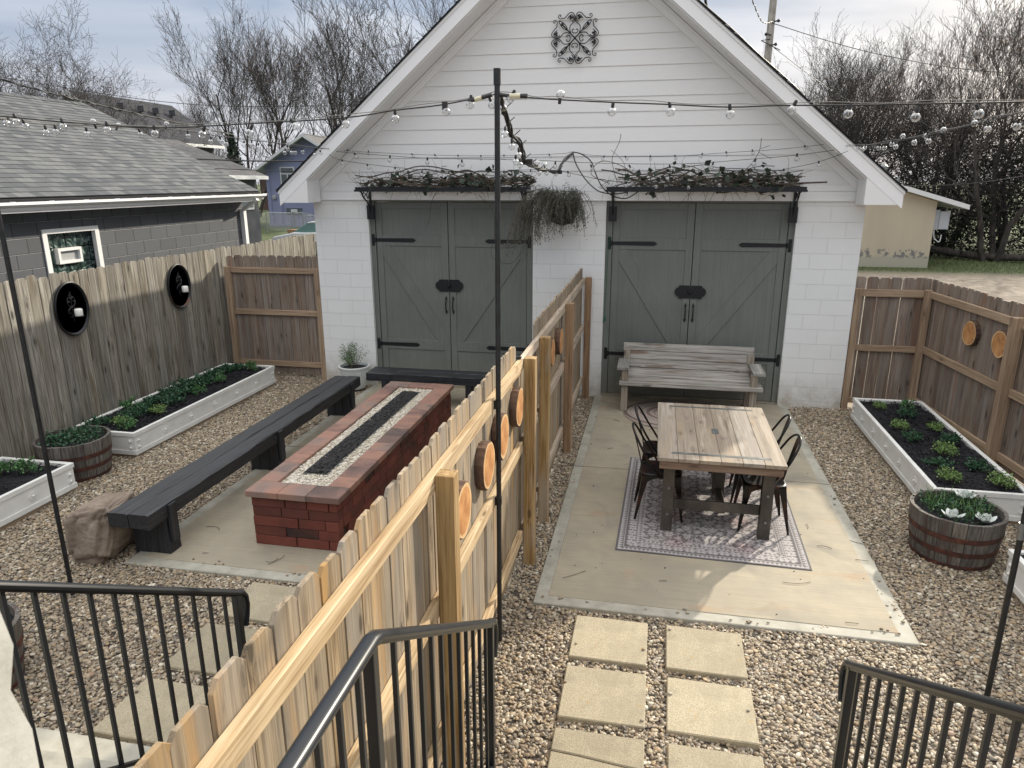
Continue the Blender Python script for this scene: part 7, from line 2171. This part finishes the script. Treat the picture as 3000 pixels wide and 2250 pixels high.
plant_tree('thin', -26.4, 28.5, 'slim pale bare tree behind the long grey roof', G1, .95, .3)
plant_tree('thicket', -28.8, 29.8, 'low twiggy bare tree between the rounded tree and the slim one', G1, .80, 1.3)
plant_tree('upright', -35.2, 49.5, 'bare tree with forked trunk left of the reddish one', G1, 1.85, .2)
plant_tree('upright', -30.6, 50.0, 'bare tree with forked trunk and a few reddish dry leaves', G1, 1.85, 2.4)
plant_tree('thin', -16.4, 28.0, 'fine twigged bare tree beside the left roof slope', G1, 1.08, 1.9)
plant_tree('thicket', -12.6, 25.9, 'dense bare tree rising behind the left slope of the garage roof', G1, 1.50, .4)
plant_tree('wide', -34.0, 24.5, 'distant bare tree at the extreme left of the skyline', G1, 1.2, 4.0)
plant_tree('thin', 5.4, 30.0, 'small bare tree just right of the utility pole', G2, .98, 5.0, M_BARKR)
plant_tree('thicket', 6.9, 27.6, 'dense upright bare tree, first one right of the utility pole', G2, .95, .9, M_BARKR)
plant_tree('upright', 8.2, 26.6, 'upright bare tree above the right roof slope', G2, 1.02, .7)
plant_tree('thicket', 10.4, 28.4, 'dense upright bare tree in the middle of the right thicket', G2, 1.06, 3.1)
plant_tree('thin', 11.4, 25.2, 'slender bare tree above the cream shed', G2, .88, 2.0)
plant_tree('thicket', 14.0, 28.6, 'many stemmed bare tree behind the fallen log', G2, 1.02, 4.6)
plant_tree('arching', 14.2, 23.4, 'dark gnarled tree with arching limbs over the thicket', G2, .80, 1.2, M_BARKR)
plant_tree('upright', 13.2, 21.6, 'tall bare tree standing nearest at the right edge', G2, 1.22, 1.1)
# dark evergreen in the distance
ev = thing('pine_tree', 'small dark conical evergreen between the bare trunks on the left', 'tree', (-33, 43.5, 0)); c = MB(); rnd = random.Random(12)
part('trunk', MB().tube([(-33,43.5,0),(-33,43.5,6.2)], [.16,.03], 7), M_BARK, ev)
for k in range(3200):
    z_ = rnd.uniform(.4, 6.6); r_ = (6.7-z_)*.27*math.sqrt(rnd.random()); a = rnd.uniform(0, 6.283); leafquad(c, (-33+r_*math.cos(a), 43.5+r_*math.sin(a), z_), .26, rnd, .5)
part('needles', c, leafm('dark_conifer_needle', (.008,.02,.012), (.025,.05,.03)), ev)
# undergrowth: one uncountable mass of brambles, vines and evergreen shrubs
lf = MB(); st = MB(); rnd = random.Random(33)
def zmax(x, y):
    base = 1.6+1.2*math.sin(x*.9+1)+.9*math.sin(x*2.1+y)+max(0, (y-22))*.35
    return max(.7, base+1.1)
for k in range(30000):
    x = rnd.uniform(10.2, 24); y = rnd.uniform(22.6-(x-10.2)*.42, 30); zt = zmax(x, y)
    z_ = zt*rnd.random()**.8
    if y > 26 and rnd.random() < .5: continue
    leafquad(lf, (x, y, z_), rnd.uniform(.07,.16), rnd, .9)
solid('undergrowth', lf, leafm('undergrowth_leaf', (.005,.010,.005), (.020,.030,.014), 1.0), 'dark tangled evergreen undergrowth at the foot of the right trees', 'undergrowth', kind='stuff', origin=(14,24,0))
for k in range(6500):
    x = rnd.uniform(3.0, 24); y = rnd.uniform(max(19.5, 23.0-(max(0,x-10.2))*.42), 31)
    if x < 10.4: y = rnd.uniform(25.5, 32)
    z_ = rnd.uniform(0, 5.4)*(1 if x > 7 else .7); p = Vector((x, y, z_)); d = Vector((rnd.gauss(0,1), rnd.gauss(0,1), rnd.gauss(.3,.6))).normalized(); L_ = rnd.uniform(.8, 2.6); pts = [p.copy()]
    for i in range(4):
        d = (d+Vector((rnd.gauss(0,.3), rnd.gauss(0,.3), rnd.gauss(-.12,.25)))).normalized(); p = p+d*(L_/4); pts.append(p.copy())
    st.tube(pts, [.018,.015,.012,.009,.006], 3, caps=False)
solid('bramble_thicket', st, M_BARKR, 'tangle of bare vines and brambles filling the right thicket', 'brambles', kind='stuff', origin=(14,26,0))
st = MB()
for k in range(1500):
    x = rnd.uniform(-60, -14); y = rnd.uniform(50, 62); z_ = rnd.uniform(0, 6.5); p = Vector((x, y, z_)); d = Vector((rnd.gauss(0,.6), rnd.gauss(0,.6), 1)).normalized(); L_ = rnd.uniform(1, 3); pts = [p.copy()]
    for i in range(4):
        d = (d+Vector((rnd.gauss(0,.25), rnd.gauss(0,.25), rnd.gauss(0,.2)))).normalized(); p = p+d*(L_/4); pts.append(p.copy())
    st.tube(pts, [.03,.024,.020,.015,.010], 3, caps=False)
solid('distant_brush', st, M_BARK, 'low line of distant bare brush behind the left houses', 'brush', kind='stuff', origin=(-22,35,0))
# grass tufts at the edge of the lane
gr = MB()
for k in range(9000):
    x = rnd.uniform(6.5, 22); y = rnd.uniform(17.3, 23.5)
    if 3.5 < x < 10.1 and y > 18.6: continue
    a = rnd.uniform(0, 6.28); L_ = rnd.uniform(.03,.09); s1 = Vector((math.cos(a), math.sin(a), 0))*.012; b = Vector((x, y, -.09)); e = b+Vector((rnd.gauss(0,.03), rnd.gauss(0,.03), L_)); gr.add([b-s1, b+s1, e], [(0,1,2)])
for k in range(2600):
    x = rnd.uniform(4.2, 16); y = rnd.uniform(3, 20); a = rnd.uniform(0, 6.28); s1 = rnd.uniform(.02,.05)
    c = Vector((x, y, -.075)); U = Vector((math.cos(a), math.sin(a), rnd.uniform(-.3,.3)))*s1; V = Vector((-math.sin(a), math.cos(a), rnd.uniform(-.3,.3)))*s1*.6
solid('grass', gr, leafm('winter_grass', (.05,.08,.02), (.14,.17,.06)), 'short winter grass and leaf litter at the foot of the thicket', 'grass', kind='stuff', origin=(14,20,0))
